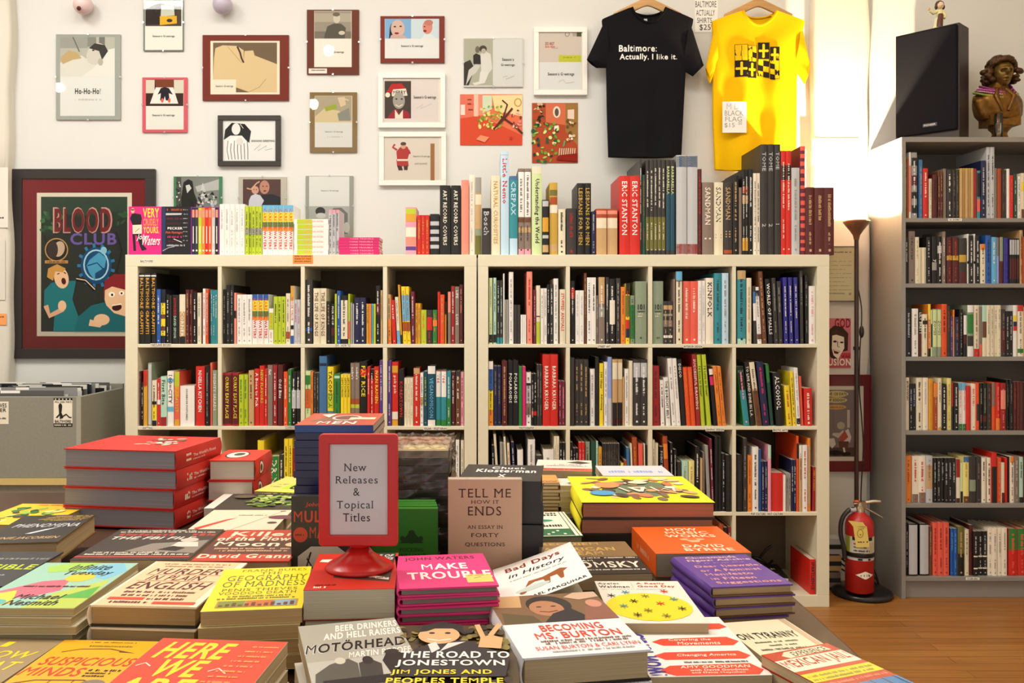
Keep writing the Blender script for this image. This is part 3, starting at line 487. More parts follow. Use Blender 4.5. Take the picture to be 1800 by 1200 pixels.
grow(2, (1580, 520, Q), [B(105, 190, 165, 'black', '~', 'silver'), B(196, 285, 180, 'white', '~', 'grey'), B(288, 345, 190, 'black', '!LILY BRETT| ', 'white', 'maroon:.5-1'), B(347, 418, 260, 'cream', '~', 'charcoal', 'black:.15-.24'), B(426, 466, 115, 'orange', '~', 'white', 'yellow:0-.3,black:.85-1'), B(468, 490, 200, 'pale_green', '', '', 'black:.3-.8'), B(493, 618, 185, 'sage', ' |ZOMES| ', 'black', 'pale_green:.02-.8', 2), B(622, 700, 115, 'vermilion', '~| N'.split('|')[0], 'maroon'), B(703, 748, 140, 'charcoal', '~', 'rust'), B(750, 784, 290, 'purple', '~', 'silver'), B(786, 810, 195, 'orange', '', '', 'tan:.4-1'), B(813, 876, 300, 'navy', '~', 'taupe', 'maroon:.4-.55'), B(880, 932, 190, 'black', '~', 'grey'), B(936, 986, 265, 'black', '', '', 'white:.02-.48,maroon:.5-.7'), B(990, 1080, 130, 'sage', '', '', 'white:0-.14,green:.18-.55,charcoal:.6-.8,white:.8-1'), B(1083, 1165, 130, 'cream', '~', 'taupe', 'red:.85-1'), B(1167, 1203, 150, 'taupe', '', '', 'coral:.75-1'), B(1205, 1270, 130, 'mint', '', '', 'brown:.32-.63,cream:.65-1'), B(1273, 1476, 130, 'cream', '~', 'grey', n=4), B(1480, 1542, 190, 'charcoal', '~', 'taupe', 'maroon:.4-.9'), B(1546, 1646, 215, 'black', '~', 'silver', n=2), B(1650, 1708, 130, 'white', '', '', 'yellow:.2-.31,navy:.32-.41,red:.41-.5'), B(1712, 1800, 130, 'ivory', '~', 'taupe', 'red:0-.12,green:.85-.93', 1), B(1804, 2160, 160, 'tan', '~', 'brown', n=6)])
grow(3, (1580, 640, Q), [B(105, 157, 190, 'cream', '!BUKOWSKI', 'maroon'), B(160, 250, 280, 'black', '~', 'silver', 'navy:.1-.5', 2), B(256, 346, 195, 'cream', '~', 'charcoal', n=1), B(350, 428, 195, 'ivory', '~', 'silver'), B(432, 501, 205, 'mustard', '~', 'orange'), B(505, 566, 265, 'rust', '~', 'tan', 'orange:0-.3'), B(570, 623, 200, 'cream', '~', 'taupe', 'gold:.95-1'), B(627, 693, 285, 'black', '~', 'white'), B(697, 763, 200, 'pale_yellow', '~', 'gold'), B(768, 797, 265, 'charcoal', '', '', 'red:0-.5'), B(800, 864, 270, 'black', '~', 'white'), B(868, 974, 265, 'white', '~', 'salmon', 'sky:0-.16,green:.87-1', 2), B(980, 1038, 310, 'red'), B(1041, 1118, 280, 'ivory', '~', 'coral'), B(1122, 1162, 265, 'vermilion', '', '', 'charcoal:.45-.8'), B(1165, 1272, 270, 'black', '~', 'sage', 'maroon:.7-.82', 2), B(1275, 1340, 280, 'charcoal', '~', 'rust'), B(1344, 1398, 260, 'vermilion', '', '', 'taupe:0-.5'), B(1401, 1466, 265, 'red', '~', 'salmon', 'orange:.75-1'), B(1470, 1546, 270, 'crimson', '~', 'salmon', 'salmon:.15-.55'), B(1550, 1650, 220, 'black', '~', 'taupe', n=2), B(1655, 1700, 250, 'maroon', '~', 'rust'), B(1704, 1796, 250, 'maroon', '~', 'brown', n=2), B(1800, 2160, 260, 'charcoal', '~', 'tan', n=7)])
grow(4, (1580, 770, Q), [B(103, 184, 250, 'orange', '~', 'rust'), B(196, 288, 255, 'ivory', '~', 'red', 'taupe:.82-1'), B(292, 392, 255, 'ivory', '~', 'red', 'taupe:.78-1'), B(398, 492, 255, 'silver', '~', 'taupe', 'tan:.2-.7'), B(500, 826, 285, 'black', '~', 'silver', n=6), B(829, 888, 300, 'ivory', ' |~'.split('|')[0], 'maroon', 'crimson:0-.42,maroon:.9-1'), B(891, 930, 350, 'pale_green', '', '', 'black:.72-1'), B(933, 1016, 265, 'pale_yellow', '~', 'gold', 'steel_blue:0-.12,brown:.86-1'), B(1020, 1116, 265, 'charcoal', '', '', 'sage:.5-.75'), B(1120, 1190, 265, 'charcoal', '~', 'taupe'), B(1196, 1260, 280, 'ivory', '~', 'black'), B(1272, 1336, 280, 'ivory', '~', 'black'), B(1342, 1416, 205, 'red', '', '', 'black:.28-1'), B(1420, 1482, 280, 'vermilion', '~', 'tan'), B(1486, 1528, 350, 'cream', '', '', 'maroon:.75-1'), B(1531, 1570, 280, 'red'), B(1580, 1606, 265, 'black'), B(1609, 1666, 265, 'ivory', '~', 'charcoal', 'orange:0-.13'), B(1670, 1732, 260, 'taupe', '~', 'silver'), B(1736, 1796, 270, 'mint', '~', 'charcoal', 'black:.88-1'), B(1800, 2160, 260, 'maroon', '~', 'tan', n=6)])
grow(5, (1580, 890, 7.06), [B(95, 121, 200, 'black', '~', 'white'), B(125, 240, 215, 'black', '', '', 'silver:.02-.97'), B(262, 378, 215, 'black', '', '', 'silver:.02-.97'), B(385, 418, 250, 'brown', '~', 'tan'), B(423, 630, 200, 'coral', '~', 'crimson', n=3), B(645, 730, 275, 'blue', '~', 'sky', n=2), B(735, 818, 250, 'olive', '~', 'tan', 'black:.55-1'), B(822, 876, 285, 'cream', '~', 'taupe'), B(880, 926, 230, 'maroon', '~', 'black'), B(932, 1104, 308, 'black', '~', 'silver', 'ivory:.55-.58,ivory:.82-.85', 3), B(1108, 1350, 265, 'ivory', '~', 'grey', n=4), B(1365, 1590, 275, 'red', '~', 'coral', 'green:0-.45', 2), B(1592, 1900, 260, 'tan', '~', 'brown', n=5)])

# ============================================================ books along the top of the white bookcases
T0 = HT+.0005; TG = 'art books along the top of the white bookcases'
TP = 'on top of the left white bookcase'
def top(org, items, start): return row('art_book', 'book', TP, TG, org, T0, YF+.035, items, None, .34, 'book', start)
E1 = (210, 340, 5.4545)
i = top(E1, [B(958, 1202, 100, 'white', '~', 'silver', n=5), B(1205, 1366, 120, 'lime', '~', 'charcoal', 'grey:.45-.58', 5), B(1370, 1668, 110, 'white', '!CARSICK|WATERS', 'red/red', 'sky:0-.14,yellow:.14-.34,green:.34-.44,orange:.44-.52', 6, d=.16)], 0)
i = top((500, 340, 5.4545), [B(424, 525, 155, 'silver', '~', 'charcoal', 'pink:0-.07', 3, d=.15), B(1160, 1266, 130, 'pink', '', '', 'lime:.03-.14,mustard:.14-.3,ivory:.42-.62,salmon:.62-.8,purple:.82-.9'), B(1272, 1391, 205, 'red', '~', 'gold', n=3), B(1395, 1486, 195, 'black', '', '', 'silver:.18-.28,silver:.38-.48,silver:.56-.66,silver:.75-.84'), B(1490, 1593, -79, 'black', 'ART RECORD COVERS', 'ivory'), B(1597, 1692, -79, 'black', 'ART RECORD COVERS', 'ivory'), B(1696, 1769, -131, 'salmon'), B(1772, 1826, -181, 'ivory', '~', 'silver'), B(1829, 1890, -156, 'tan', '', '', 'grey:0-.2,cream:.22-.35,tan:.35-.6,sage:.66-.75,olive:.75-1')], i)
TP = 'on top of the right white bookcase'
i = top((800, 250, 5.4545), [B(258, 345, 630, 'charcoal', '!Bosch', 'silver', 'black:0-.06'), B(346, 434, 318, 'cream', 'NATURAL CURIOSITIES', 'gold'), B(438, 518, 85, 'pale_blue', '!Little Nemo| ', 'red', 'silver:.03-.04'), B(521, 601, 322, 'teal', '!CREPAX| ', 'pale_blue', 'steel_blue:.0-.05,pale_blue:.79-1'), B(604, 730, 250, 'taupe', '~', 'charcoal', 'white:.04-.56,brown:.57-.62,tan:.68-.74,pink:.93-1', 2), B(735, 835, 232, 'pale_green', ' |Understanding the World', 'black', 'cream:0-.08'), B(832+5, 899, 550, 'black', '', '', 'silver:.02-.12,mustard:.32-.58,silver:.64-.7,tan:.82-.95'), B(906, 984, 385, 'gold', '', '', 'olive:.1-.18,rust:.2-.3,ivory:.31-.42,tan:.85-.95'), B(989, 1060, 640, 'cream', '~', 'charcoal'), B(1068, 1166, 632, 'charcoal', '~', 'crimson'), B(1171, 1306, 390, 'black', 'LESBIANS FOR MEN', 'gold', n=2), B(1310, 1350, 660, 'navy', '~', 'silver'), B(1353, 1560, 635, 'rust', '', '', 'salmon:.04-.12,cream:.2-.42,tan:.42-1', 2), B(1578, 1774, 320, 'red', '!ERIC STANTON| ', 'white', n=2)], 0)
i = top((1080, 240, 4.5), [B(200, 220, 180, 'charcoal', '~', d=.33), B(223, 246, 300, 'dark_green', '~', 'rust'), B(249, 406, 182, 'charcoal', '~', 'ivory', 'olive:.6-.95', 5), B(410, 480, 182, 'charcoal', '!BARBARELLA', 'pale_green', 'dark_teal:.35-.95', 2), B(490, 661, 145, 'grey', '', '', 'silver:0-1,steel_blue:.01-.12,red:.89-.99', 2), B(664, 693, 255, 'maroon', '~', 'red'), B(697, 784, 360, 'taupe', '!SANDMAN| |I', 'ivory'), B(786, 863, 360, 'tan', '!SANDMAN| |II', 'charcoal', 'cream:0-1'), B(866, 935, 360, 'charcoal', '!SANDMAN| |III', 'tan', 'rust:.93-.98'), B(938, 986, 305, 'black', '~', 'tan'), B(988, 1011, 400, 'taupe'), B(1014, 1060, 258, 'black', '~', 'white', 'rust:.2-.28,tan:.3-.4,mustard:.8-.95', 2), B(1063, 1099, 255, 'black', '~', 'white'), B(1102, 1155, 288, 'ivory', '~', 'charcoal', n=2), B(1160, 1265, 60, 'charcoal', 'TOME| |2', 'silver', n=2, d=.33), B(1269, 1317, 60, 'charcoal', 'TOME| |1', 'silver', d=.33), B(1320, 1402, 110, 'red', '~', 'ivory', 'black:.14-.28', 2), B(1404, 1468, 245, 'silver', '~', 'grey'), B(1471, 1512, 75, 'wine', '', '', ','.join('coral:%.2f-%.2f' % (a/14, a/14+.035) for a in range(14)), d=.3), B(1514, 1741, 400, 'brown', '~', 'tan', 'maroon:0-1', 3, d=.2, hard=True)], i)
# flat-lying stacks on the top
def top_stack(u0, u1, v0, v1, n, org, col, txt, tcol, extra, d, lab):
    ox, oy, sc = org; Y = YF+.03; x0, x1 = PX(ox+u0/sc, Y), PX(ox+u1/sc, Y); hh = (PZ(oy+v0/sc, Y)-T0)/n
    for k in range(n):
        z = T0+hh*(n-1-k); j = RND.uniform(-.002, .002); m = MB(); base = (x0, Y, z)
        m.box(x0+j, x1+j, Y, Y+d, z+hh-.0012, z+hh-.0003, col); m.box(x0+j, x1+j, Y, Y+d, z+.0002, z+.001, col); m.box(x0+j, x1+j, Y, Y+.001, z+.001, z+hh-.0012, col)
        W = x1-x0
        art(m, [('r', x0+a*W, z+.001, x0+b*W, z+hh-.001, c) for a, b, c in extra]+[('tb', txt, x0+W*.28, z+hh*.28, x0+W*.85, z+hh*.72, tcol)], lambda u, v, q: (u+j, Y-q*1e-4, v))
        o = m.build('art_book', PRINT, None, base); tag(o, lab % ('topmost', 'second from the top', 'third from the top', 'fourth from the top', 'fifth from the top', 'sixth from the top', 'seventh from the top')[k], 'book', 'flat stacks on the white bookcases')
        p = MB(); p.box(x0+j+.001, x1+j-.001, Y+.0012, Y+d-.001, z+.0011, z+hh-.0013, '#e4dcc8'); p.build('page_block', PAGES, o, base)
top_stack(90, 420, 245, 575, 7, (500, 340, 5.4545), 'white', 'CARSICK JOHN WATERS', 'salmon', [(.09, .53, 'lime')], .14, 'white and lime book lying flat above the orange card, %s')
top_stack(520, 908, 420, 575, 6, (500, 340, 5.4545), 'magenta', 'MAKE TROUBLE', 'pink', [], .14, 'pink book lying flat on the white bookcase, %s of six')
# face-out book and the two boxed sets
Y = YF+.04; ox, oy, sc = E1
fx = lambda u: PX(ox+u/sc, Y); fz = lambda v: PZ(oy+v/sc, Y)
x0, x1, z1 = fx(88), fx(402), fz(125); base = (x0, Y, T0)
m = MB(); m.box(x0, x1, Y, Y+.001, T0, z1, '#e2207c'); m.box(x0, x1, Y+.02, Y+.021, T0, z1, '#e2207c'); m.box(x0, x0+.001, Y+.001, Y+.02, T0, z1, '#e2207c')
art(m, [('tb', 'VERY', 225, 230, 380, 140, 'yellow'), ('tb', 'CRUDELY', 228, 310, 375, 240, 'mustard'), ('tb', 'YOURS,', 228, 388, 380, 318, 'yellow'), ('p', [(100, 240), (120, 195), (150, 190), (205, 200), (215, 240), (205, 300), (205, 390), (225, 490), (265, 535), (215, 550), (195, 500), (165, 400), (150, 400), (160, 550), (135, 550), (125, 400), (125, 300)], '#171018'), ('e', 128, 165, 18, 26, '#e8b08e'), ('r', 112, 152, 142, 162, '#201010'), ('p', [(125, 302), (215, 298), (215, 385), (128, 388)], 'cream'), ('l', [(150, 370), (190, 335)], 4, 'charcoal'), ('ti', 'John', 170, 455, 275, 390, 'white'), ('ti', 'Waters', 215, 495, 392, 405, 'white'), ('~', 305, 500, 370, 490, '#7a1040')], lambda u, v, k: (fx(u), Y-k*1.2e-4, fz(v)))
o = m.build('face_out_book', GLOSS, None, base); tag(o, 'pink face-out book with a man in black on its cover, on the white bookcase', 'book')
m = MB(); m.box(x0+.0012, x1-.001, Y+.0012, Y+.0198, T0+.001, z1-.001, '#e4dcc8'); m.build('page_block', PAGEU, o, base)
x0, x1, z1 = fx(405), fx(680), fz(125); base = (x0, Y, T0)
m = MB(); m.box(x0, x1, Y, Y+.14, T0, z1, '#15131a')
art(m, [('r', 407, 560, 440, 130, '#24305c'), ('~', 455, 165, 600, 145, 'rust', 9), ('p', [(445, 188), (600, 188), (592, 205), (445, 208)], 'silver'), ('~', 440, 250, 605, 232, 'wine'), ('tb', 'HAIRSPRAY', 455, 300, 590, 278, 'maroon'), ('tb', 'PECKER', 462, 345, 605, 322, 'white'), ('ti', 'Pink Flamingos', 445, 390, 605, 362, 'coral'), ('~', 460, 425, 610, 405, 'magenta'), ('~', 470, 465, 590, 450, 'wine'), ('~', 455, 505, 630, 488, 'silver'), ('l', [(415, 550), (470, 520), (530, 508)], 5, 'silver'), ('l', [(520, 435), (600, 468)], 6, 'white')]+[('~', 612, 160+42*q, 655, 152+42*q, 'silver', 5) for q in range(8)], lambda u, v, k: (fx(u), Y-k*1.2e-4, fz(v)))
tag(m.build('boxed_set', GLOSS, None, base), 'black boxed set covered in film titles beside the pink face-out book', 'boxed set')
x0, x1, z1 = fx(684), fx(954), fz(128)
t = thing('boxed_set', 'purple slipcase holding eight colourful discs beside white books', 'boxed set', (x0, Y, T0))
m = MB(); m.box(x0, x1, Y+.006, Y+.13, T0, T0+.003, '#8b2f8a'); m.box(x0, x1, Y+.006, Y+.13, z1-.003, z1, '#8b2f8a'); m.box(x0, x0+.003, Y, Y+.13, T0, z1, '#8b2f8a'); m.box(x1-.003, x1, Y, Y+.13, T0, z1, '#8b2f8a'); m.build('slipcase', GLOSS, t, (x0, Y, T0))
cs = ('navy', 'charcoal', 'lime', 'orange', 'red', 'vermilion', 'silver', 'black'); W = (x1-x0-.006)/8
for q, c in enumerate(cs):
    a = x0+.003+W*q; m = MB(); m.box(a+.0004, a+W-.0004, Y+.002, Y+.125, T0+.0035, z1-.0035, c); H = z1-T0
    art(m, [('r', a+.002, z1-.045, a+W-.002, z1-.012, 'salmon'), ('e', a+W/2, T0+.02, W*.28, W*.28, 'ivory'), ('r', a+W*.35, T0+.05, a+W*.62, T0+H*.6, 'ivory')], lambda u, v, k: (u, Y+.002-k*1e-4, v)); m.build('disc_case', GLOSS, t, (a, Y, T0))
# ============================================================ pictures on the wall
def mapper(org, Y):
    ox, oy, sc = org
    return lambda u, v, k: (PX(ox+u/sc, Y), Y-1e-4-k*5e-5, PZ(oy+v/sc, Y))
def picture(label, org, rc, border, bcol, pr, items, kind='clip', wall=WY, cat='framed picture', matcol=None, fm=None, D=None):
    """rc frame rect, pr print rect; crop coordinates"""
    D = D or (.022 if kind == 'wood' else .012)
    Y = wall-D; f = mapper(org, Y); P = lambda u, v: f(u, v, 0)
    (x0, _, z1), (x1, _, z0) = P(rc[0], rc[1]), P(rc[2], rc[3]); b = border/org[2]/F*Y
    t = thing('framed_picture', label, cat, ((x0+x1)/2, wall, z0), 'pictures on the wall')
    if kind == 'wood':
        m = MB()
        for a in ((x0, x1, z1-b, z1), (x0, x1, z0, z0+b), (x0, x0+b, z0+b, z1-b), (x1-b, x1, z0+b, z1-b)): m.box(a[0], a[1], Y, wall-.0005, a[2], a[3], bcol)
        bevel(m.build('frame', fm or LAMI, t, (x0, Y, z0)), .0015); Yb = Y+min(.008, D*.6)
        m = MB(); m.box(x0+b, x1-b, Yb, Yb+.004, z0+b, z1-b, matcol or 'ivory'); m.build('mount', MATTE, t, (x0, Yb, z0))
    else:
        m = MB(); m.box(x0, x1, Y+.003, wall-.0005, z0, z1, bcol); m.build('backing_board', MATTE, t, (x0, Y, z0)); Yb = Y+.003
    g = mapper(org, Y)
    if pr:
        m = MB(); h = lambda u, v, k: (g(u, v, 0)[0], Yb-.0003-k*.5e-4, g(u, v, 0)[2])
        art(m, [('r', pr[0], pr[3], pr[2], pr[1], pr[4])]+items, h, 0, 0); m.build('print', MATTE, t, (x0, Yb, z0))
    if kind == 'clip':
        m = MB(); m.box(x0, x1, Y-.0006, Y+.0012, z0, z1, 'white'); m.build('glass_pane', GLASS, t, (x0, Y, z0))
        for cx, cz in (((x0+x1)/2, z1), ((x0+x1)/2, z0), (x0, (z0+z1)/2), (x1, (z0+z1)/2)):
            m = MB(); m.box(cx-.004, cx+.004, Y-.0015, Y-.0007, cz-.004, cz+.004, 'silver'); m.build('clip', METAL, t, (cx, Y, cz))
    else:
        m = MB(); m.box(x0+b, x1-b, Yb-.004*D/.022-.0005, Yb-.004*D/.022, z0+b, z1-b, 'white'); m.build('glass_pane', GLASS, t, (x0, Yb, z0))
    return t
def greet(s, u0, v0, u1, v1, c='charcoal'): return ('tb', s, u0, v1, u1, v0, c)
def face(u, v, r, skin, hair, tilt=0):
    return [('e', u, v-r*.25, r*1.12, r*1.25, hair, tilt), ('e', u, v, r*.85, r*1.15, skin, tilt), ('e', u-r*.35, v-r*.15, r*.16, r*.1, 'charcoal'), ('e', u+r*.35, v-r*.15, r*.16, r*.1, 'charcoal'), ('l', [(u, v-r*.1), (u-r*.08, v+r*.25)], r*.08, hair), ('e', u, v+r*.55, r*.32, r*.1, 'maroon')]
W1 = (0, 0, 3.913); W2 = (340, 0, 3.913); W3 = (640, 0, 3.913)
SG = "Season's Greetings"
picture('silver clip frame reading Ho-Ho-Ho under a photo of a reclining man', W1, (384, 236, 826, 822), 0, '#a3a89f', (412, 254, 788, 796, '#dfe0da'), [('r', 412, 526, 788, 254, '#b9b8aa'), ('r', 412, 330, 600, 254, '#9ea096'), ('r', 600, 320, 660, 254, '#8b8d84'), ('r', 680, 320, 720, 254, '#777a72'), ('p', [(412, 526), (412, 430), (560, 380), (690, 470), (600, 526)], '#d9d8cc'), ('p', [(640, 470), (740, 340), (788, 330), (788, 526), (560, 526)], '#e2e1d8'), ('e', 660, 370, 62, 80, '#cfccc0', .6), ('p', [(610, 330), (650, 296), (720, 310), (742, 350), (700, 410), (680, 350)], '#3c3a36'), ('e', 690, 425, 18, 26, '#b9b4a6'), ('p', [(412, 400), (470, 345), (530, 360), (560, 400), (500, 410), (430, 440)], '#c0a878'), ('l', [(500, 254), (545, 355)], 8, '#6f6f68'), ('e', 640, 345, 9, 5, 'charcoal'), greet('Ho-Ho-Ho!', 514, 606, 690, 646), ('~', 515, 690, 700, 678, '#c4c2ba')])
picture('clip frame with a yellow-fronted bus photo above a greeting', W1, (985, -40, 1259, 348), 0, '#7d857c', (996, -30, 1254, 342, '#e4e4da'), [('r', 998, 178, 1246, -20, '#4a4038'), ('p', [(998, 5), (1246, 5), (1246, 40), (998, 60)], '#9cc0b8'), ('p', [(1000, 60), (1090, 20), (1100, 165), (1000, 170)], '#2a2320'), ('p', [(1090, 20), (1205, 30), (1216, 160), (1100, 172)], '#3a302a'), ('p', [(1108, 36), (1195, 42), (1200, 105), (1104, 112)], '#c9cdbd'), ('p', [(1098, 110), (1214, 108), (1216, 160), (1098, 172)], '#e0b02c'), ('e', 1165, 140, 20, 12, 'charcoal'), ('~', 1130, 38, 1200, 26, 'ivory', 6), greet(SG, 1048, 240, 1200, 258)])
picture('coral-bordered clip frame with a man standing on a white rug', W1, (978, 532, 1286, 908), 0, '#d8606a', (1002, 545, 1262, 890, '#e4e4da'), [('r', 1002, 728, 1260, 545, '#3a2620'), ('p', [(1062, 545), (1195, 545), (1190, 600), (1070, 600)], '#7c4026'), ('p', [(1002, 548), (1062, 548), (1062, 640), (1002, 640)], '#d8d2c0'), ('p', [(1195, 548), (1260, 548), (1260, 640), (1195, 640)], '#d8d2c0'), ('p', [(1070, 600), (1190, 600), (1225, 712), (1030, 712)], '#e9e6de'), ('p', [(1105, 605), (1130, 598), (1160, 605), (1188, 650), (1160, 640), (1165, 690), (1140, 690), (1132, 660), (1124, 690), (1100, 690), (1105, 640), (1082, 650)], '#241f2c'), ('e', 1115, 690, 9, 16, 'coral'), ('e', 1163, 690, 9, 16, 'coral'), greet(SG, 1046, 784, 1200, 802)])
picture('large maroon clip frame with a sepia bandaged face lying back', W2, (62, 240, 655, 690), 0, '#7a3328', (116, 280, 592, 648, '#ece4cc'), [('r', 134, 634, 574, 292, '#75634c'), ('p', [(140, 400), (150, 330), (200, 310), (300, 315), (345, 345), (345, 430), (350, 350), (410, 345), (420, 380), (574, 440), (574, 634), (380, 634), (290, 600), (134, 560)], '#d9c294'), ('l', [(235, 320), (330, 430)], 4, '#b79b68'), ('l', [(300, 318), (320, 360), (330, 400), (345, 430)], 12, '#4a3622'), ('l', [(290, 600), (380, 632), (450, 600), (500, 540)], 3, '#a5854f'), ('r', 134, 634, 292, 546, '#e6dfca'), greet(SG, 152, 584, 272, 602)])
picture('black wooden frame with an ink drawing of a robed bald figure', W2, (166, 792, 597, 1140), 34, '#2c2620', (200, 826, 562, 1106, '#efeee8'), [('p', [(206, 960), (215, 890), (260, 842), (350, 850), (394, 900), (380, 985), (330, 930), (250, 930)], '#1d1b19'), ('e', 290, 885, 30, 40, '#efeee8'), ('p', [(222, 1098), (230, 970), (265, 940), (330, 935), (385, 985), (388, 1090), (300, 1104)], '#f4f3ee')]+[('l', [(235+22*i, 965+(i % 2)*18), (228+24*i, 1030), (240+22*i, 1095)], 4, '#1d1b19') for i in range(7)]+[('e', 315, 970, 24, 26, '#e4e2da'), ('l', [(318, 850), (340, 880)], 4, 'white'), greet('SEASONS GREETING', 395, 960, 556, 974), ('l', [(415, 1030), (460, 990), (440, 1035), (500, 1000), (490, 1030), (540, 1020)], 3, '#8d8b86')], 'wood', fm=WOOD)
picture('tall maroon clip frame with a man folding his arms', W2, (780, 66, 1138, 510), 0, '#6e3a2c', (830, 74, 1088, 460, '#e9e5d8'), [('r', 832, 264, 1085, 76, '#9c9484'), ('r', 832, 150, 1085, 90, '#b3a996'), ('r', 832, 264, 1085, 215, '#7d766a'), ('p', [(895, 264), (920, 180), (965, 160), (1015, 162), (1048, 190), (1040, 264)], '#5b574c'), ('e', 985, 125, 24, 34, '#cfc6b2'), ('e', 982, 98, 25, 14, '#6f675a'), ('e', 1020, 225, 22, 14, '#cfc6b2'), greet(SG, 900, 350, 1035, 368), ('r', 792, 504, 918, 470, '#e9e5d8'), ('~', 808, 486, 905, 478, 'charcoal')])
picture('gold-brown clip frame with a sprawled figure in lime shorts', W2, (800, 634, 1124, 1046), 0, '#8d7348', (834, 658, 1092, 1012, '#dcdcd4'), [('r', 836, 840, 1088, 660, '#b0a58a'), ('p', [(836, 800), (900, 745), (1000, 760), (1088, 830), (1088, 840), (836, 840)], '#d6c49a'), ('p', [(900, 735), (980, 715), (988, 745), (910, 765)], '#9fae3a'), ('p', [(990, 670), (1040, 665), (1048, 720), (1012, 735)], '#dcc6a4'), ('p', [(990, 780), (1070, 740), (1080, 830), (1000, 830)], '#8f8f84'), ('l', [(1040, 680), (1068, 690)], 8, '#dcc6a4'), greet(SG, 905, 898, 1028, 914, '#8d8b86'), ('~', 920, 945, 1025, 935, '#c2c0b8')])
picture('wide maroon clip frame with two bald made-up heads', W2, (1286, 110, 1727, 430), 0, '#83382f', (1316, 128, 1690, 400, '#e6e6e0'), [('r', 1318, 264, 1497, 128, '#86b3d8'), ('r', 1497, 264, 1690, 128, '#cfdde0'), ('p', [(1345, 264), (1350, 190), (1362, 160), (1380, 200), (1360, 264)], '#2c2630'), ('e', 1405, 195, 48, 60, '#d8b9a8'), ('e', 1385, 182, 9, 5, 'charcoal'), ('e', 1425, 180, 9, 5, 'charcoal'), ('e', 1398, 228, 16, 7, 'crimson'), ('p', [(1360, 240), (1450, 240), (1470, 264), (1350, 264)], '#cdb0a4'), ('e', 1610, 185, 34, 48, '#d98f80'), ('e', 1618, 155, 30, 20, '#c77f74'), ('e', 1590, 182, 6, 4, 'charcoal'), ('e', 1592, 212, 12, 8, 'crimson'), ('p', [(1570, 264), (1590, 235), (1640, 235), (1668, 264)], '#dfe6e4'), greet(SG, 1428, 308, 1580, 326)])
picture('white wooden frame with a smiling man in a red bobble hat', W2, (1270, 502, 1732, 876), 34, '#ece9e2', (1306, 538, 1686, 836, '#e3d9d2'), [('r', 1314, 812, 1496, 554, '#4a423a'), ('p', [(1322, 640), (1360, 575), (1430, 570), (1472, 620), (1365, 632)], '#c03030'), ('e', 1335, 650, 17, 17, 'ivory'), ('p', [(1362, 640), (1372, 612), (1460, 606), (1472, 655), (1365, 660)], 'ivory'), ('tb', 'MERRY', 1372, 646, 1460, 620, 'black'), ('e', 1412, 690, 42, 56, '#aaa498'), ('e', 1395, 678, 8, 5, 'charcoal'), ('e', 1432, 678, 8, 5, 'charcoal'), ('l', [(1388, 718), (1412, 730), (1438, 716)], 6, 'ivory'), ('p', [(1330, 812), (1370, 760), (1400, 745), (1412, 780), (1440, 750), (1480, 770), (1492, 812)], '#a32c34'), ('p', [(1385, 812), (1385, 750), (1412, 790), (1440, 752), (1440, 812)], 'ivory'), greet(SG, 1514, 655, 1668, 682), ('l', [(1530, 745), (1580, 715), (1560, 745), (1640, 710)], 3, '#c4bdb6')], 'wood')
picture('white wooden frame with a small piper figure dressed in red', W2, (1276, 906, 1738, 1274), 34, '#ece9e2', (1312, 938, 1690, 1240, '#e3d9c9'), [('p', [(1395, 1040), (1420, 1010), (1470, 1005), (1488, 1040), (1470, 1100), (1400, 1100)], '#b9352b'), ('e', 1443, 1000, 19, 22, '#d9a98a'), ('e', 1443, 986, 20, 12, '#5a4030'), ('p', [(1395, 1095), (1475, 1095), (1480, 1140), (1400, 1145)], '#b9352b'), ('p', [(1400, 1135), (1432, 1140), (1440, 1170), (1410, 1170)], '#4a2a22'), ('p', [(1445, 1140), (1475, 1135), (1472, 1168), (1448, 1168)], '#4a2a22'), ('l', [(1400, 1030), (1370, 1010), (1385, 990)], 14, '#b9352b'), ('l', [(1480, 1030), (1490, 1050), (1460, 1060)], 12, '#b9352b'), ('r', 1400, 1105, 1475, 1092, 'ivory'), greet(SG, 1510, 1066, 1625, 1082, 'taupe'), ('~', 1520, 1130, 1608, 1116, '#b0a89c'), ('r', 1630, 1240, 1658, 985, '#a5713c')], 'wood')
picture('clip frame with a black and white couple beside a greeting', W3, (684, 262, 1094, 596), 0, '#d8d8d0', (686, 266, 1088, 588, '#dcddd6'), [('r', 686, 586, 886, 266, '#b6b6a2'), ('p', [(686, 430), (730, 410), (760, 470), (720, 586), (686, 586)], '#3c3b36'), ('p', [(750, 380), (770, 365), (800, 380), (806, 440), (752, 440)], '#35322e'), ('e', 780, 340, 16, 24, '#77705f'), ('p', [(800, 370), (830, 350), (870, 370), (882, 470), (860, 500), (806, 500)], '#e0ded4'), ('e', 818, 335, 26, 24, '#4c463c'), ('e', 822, 350, 16, 18, '#bdb6a4'), ('p', [(720, 480), (770, 440), (800, 450), (770, 500), (740, 520), (700, 586)], '#d4d2c8'), ('p', [(800, 490), (860, 495), (830, 570), (760, 586), (745, 570), (790, 560)], '#e4e2d8'), ('tb', "Season's", 950, 418, 1030, 398, 'charcoal'), ('tb', 'Greetings', 942, 458, 1036, 436, 'charcoal'), ('l', [(955, 530), (985, 520), (975, 545), (1035, 520)], 2.5, '#9a9a94')])
def card(label, org, rc, items, wall=WY, bg='#d9704f'):
    Y = wall-.004; f = mapper(org, Y); (x0, _, z1), (x1, _, z0) = f(rc[0], rc[1], 0), f(rc[2], rc[3], 0)
    m = MB(); m.box(x0, x1, Y, Y+.0006, z0, z1, bg); art(m, items, f)
    return tag(m.build('picture_card', MATTE, None, (x0, wall, z0)), label, 'picture', 'pictures on the wall')
R2 = random.Random(3)
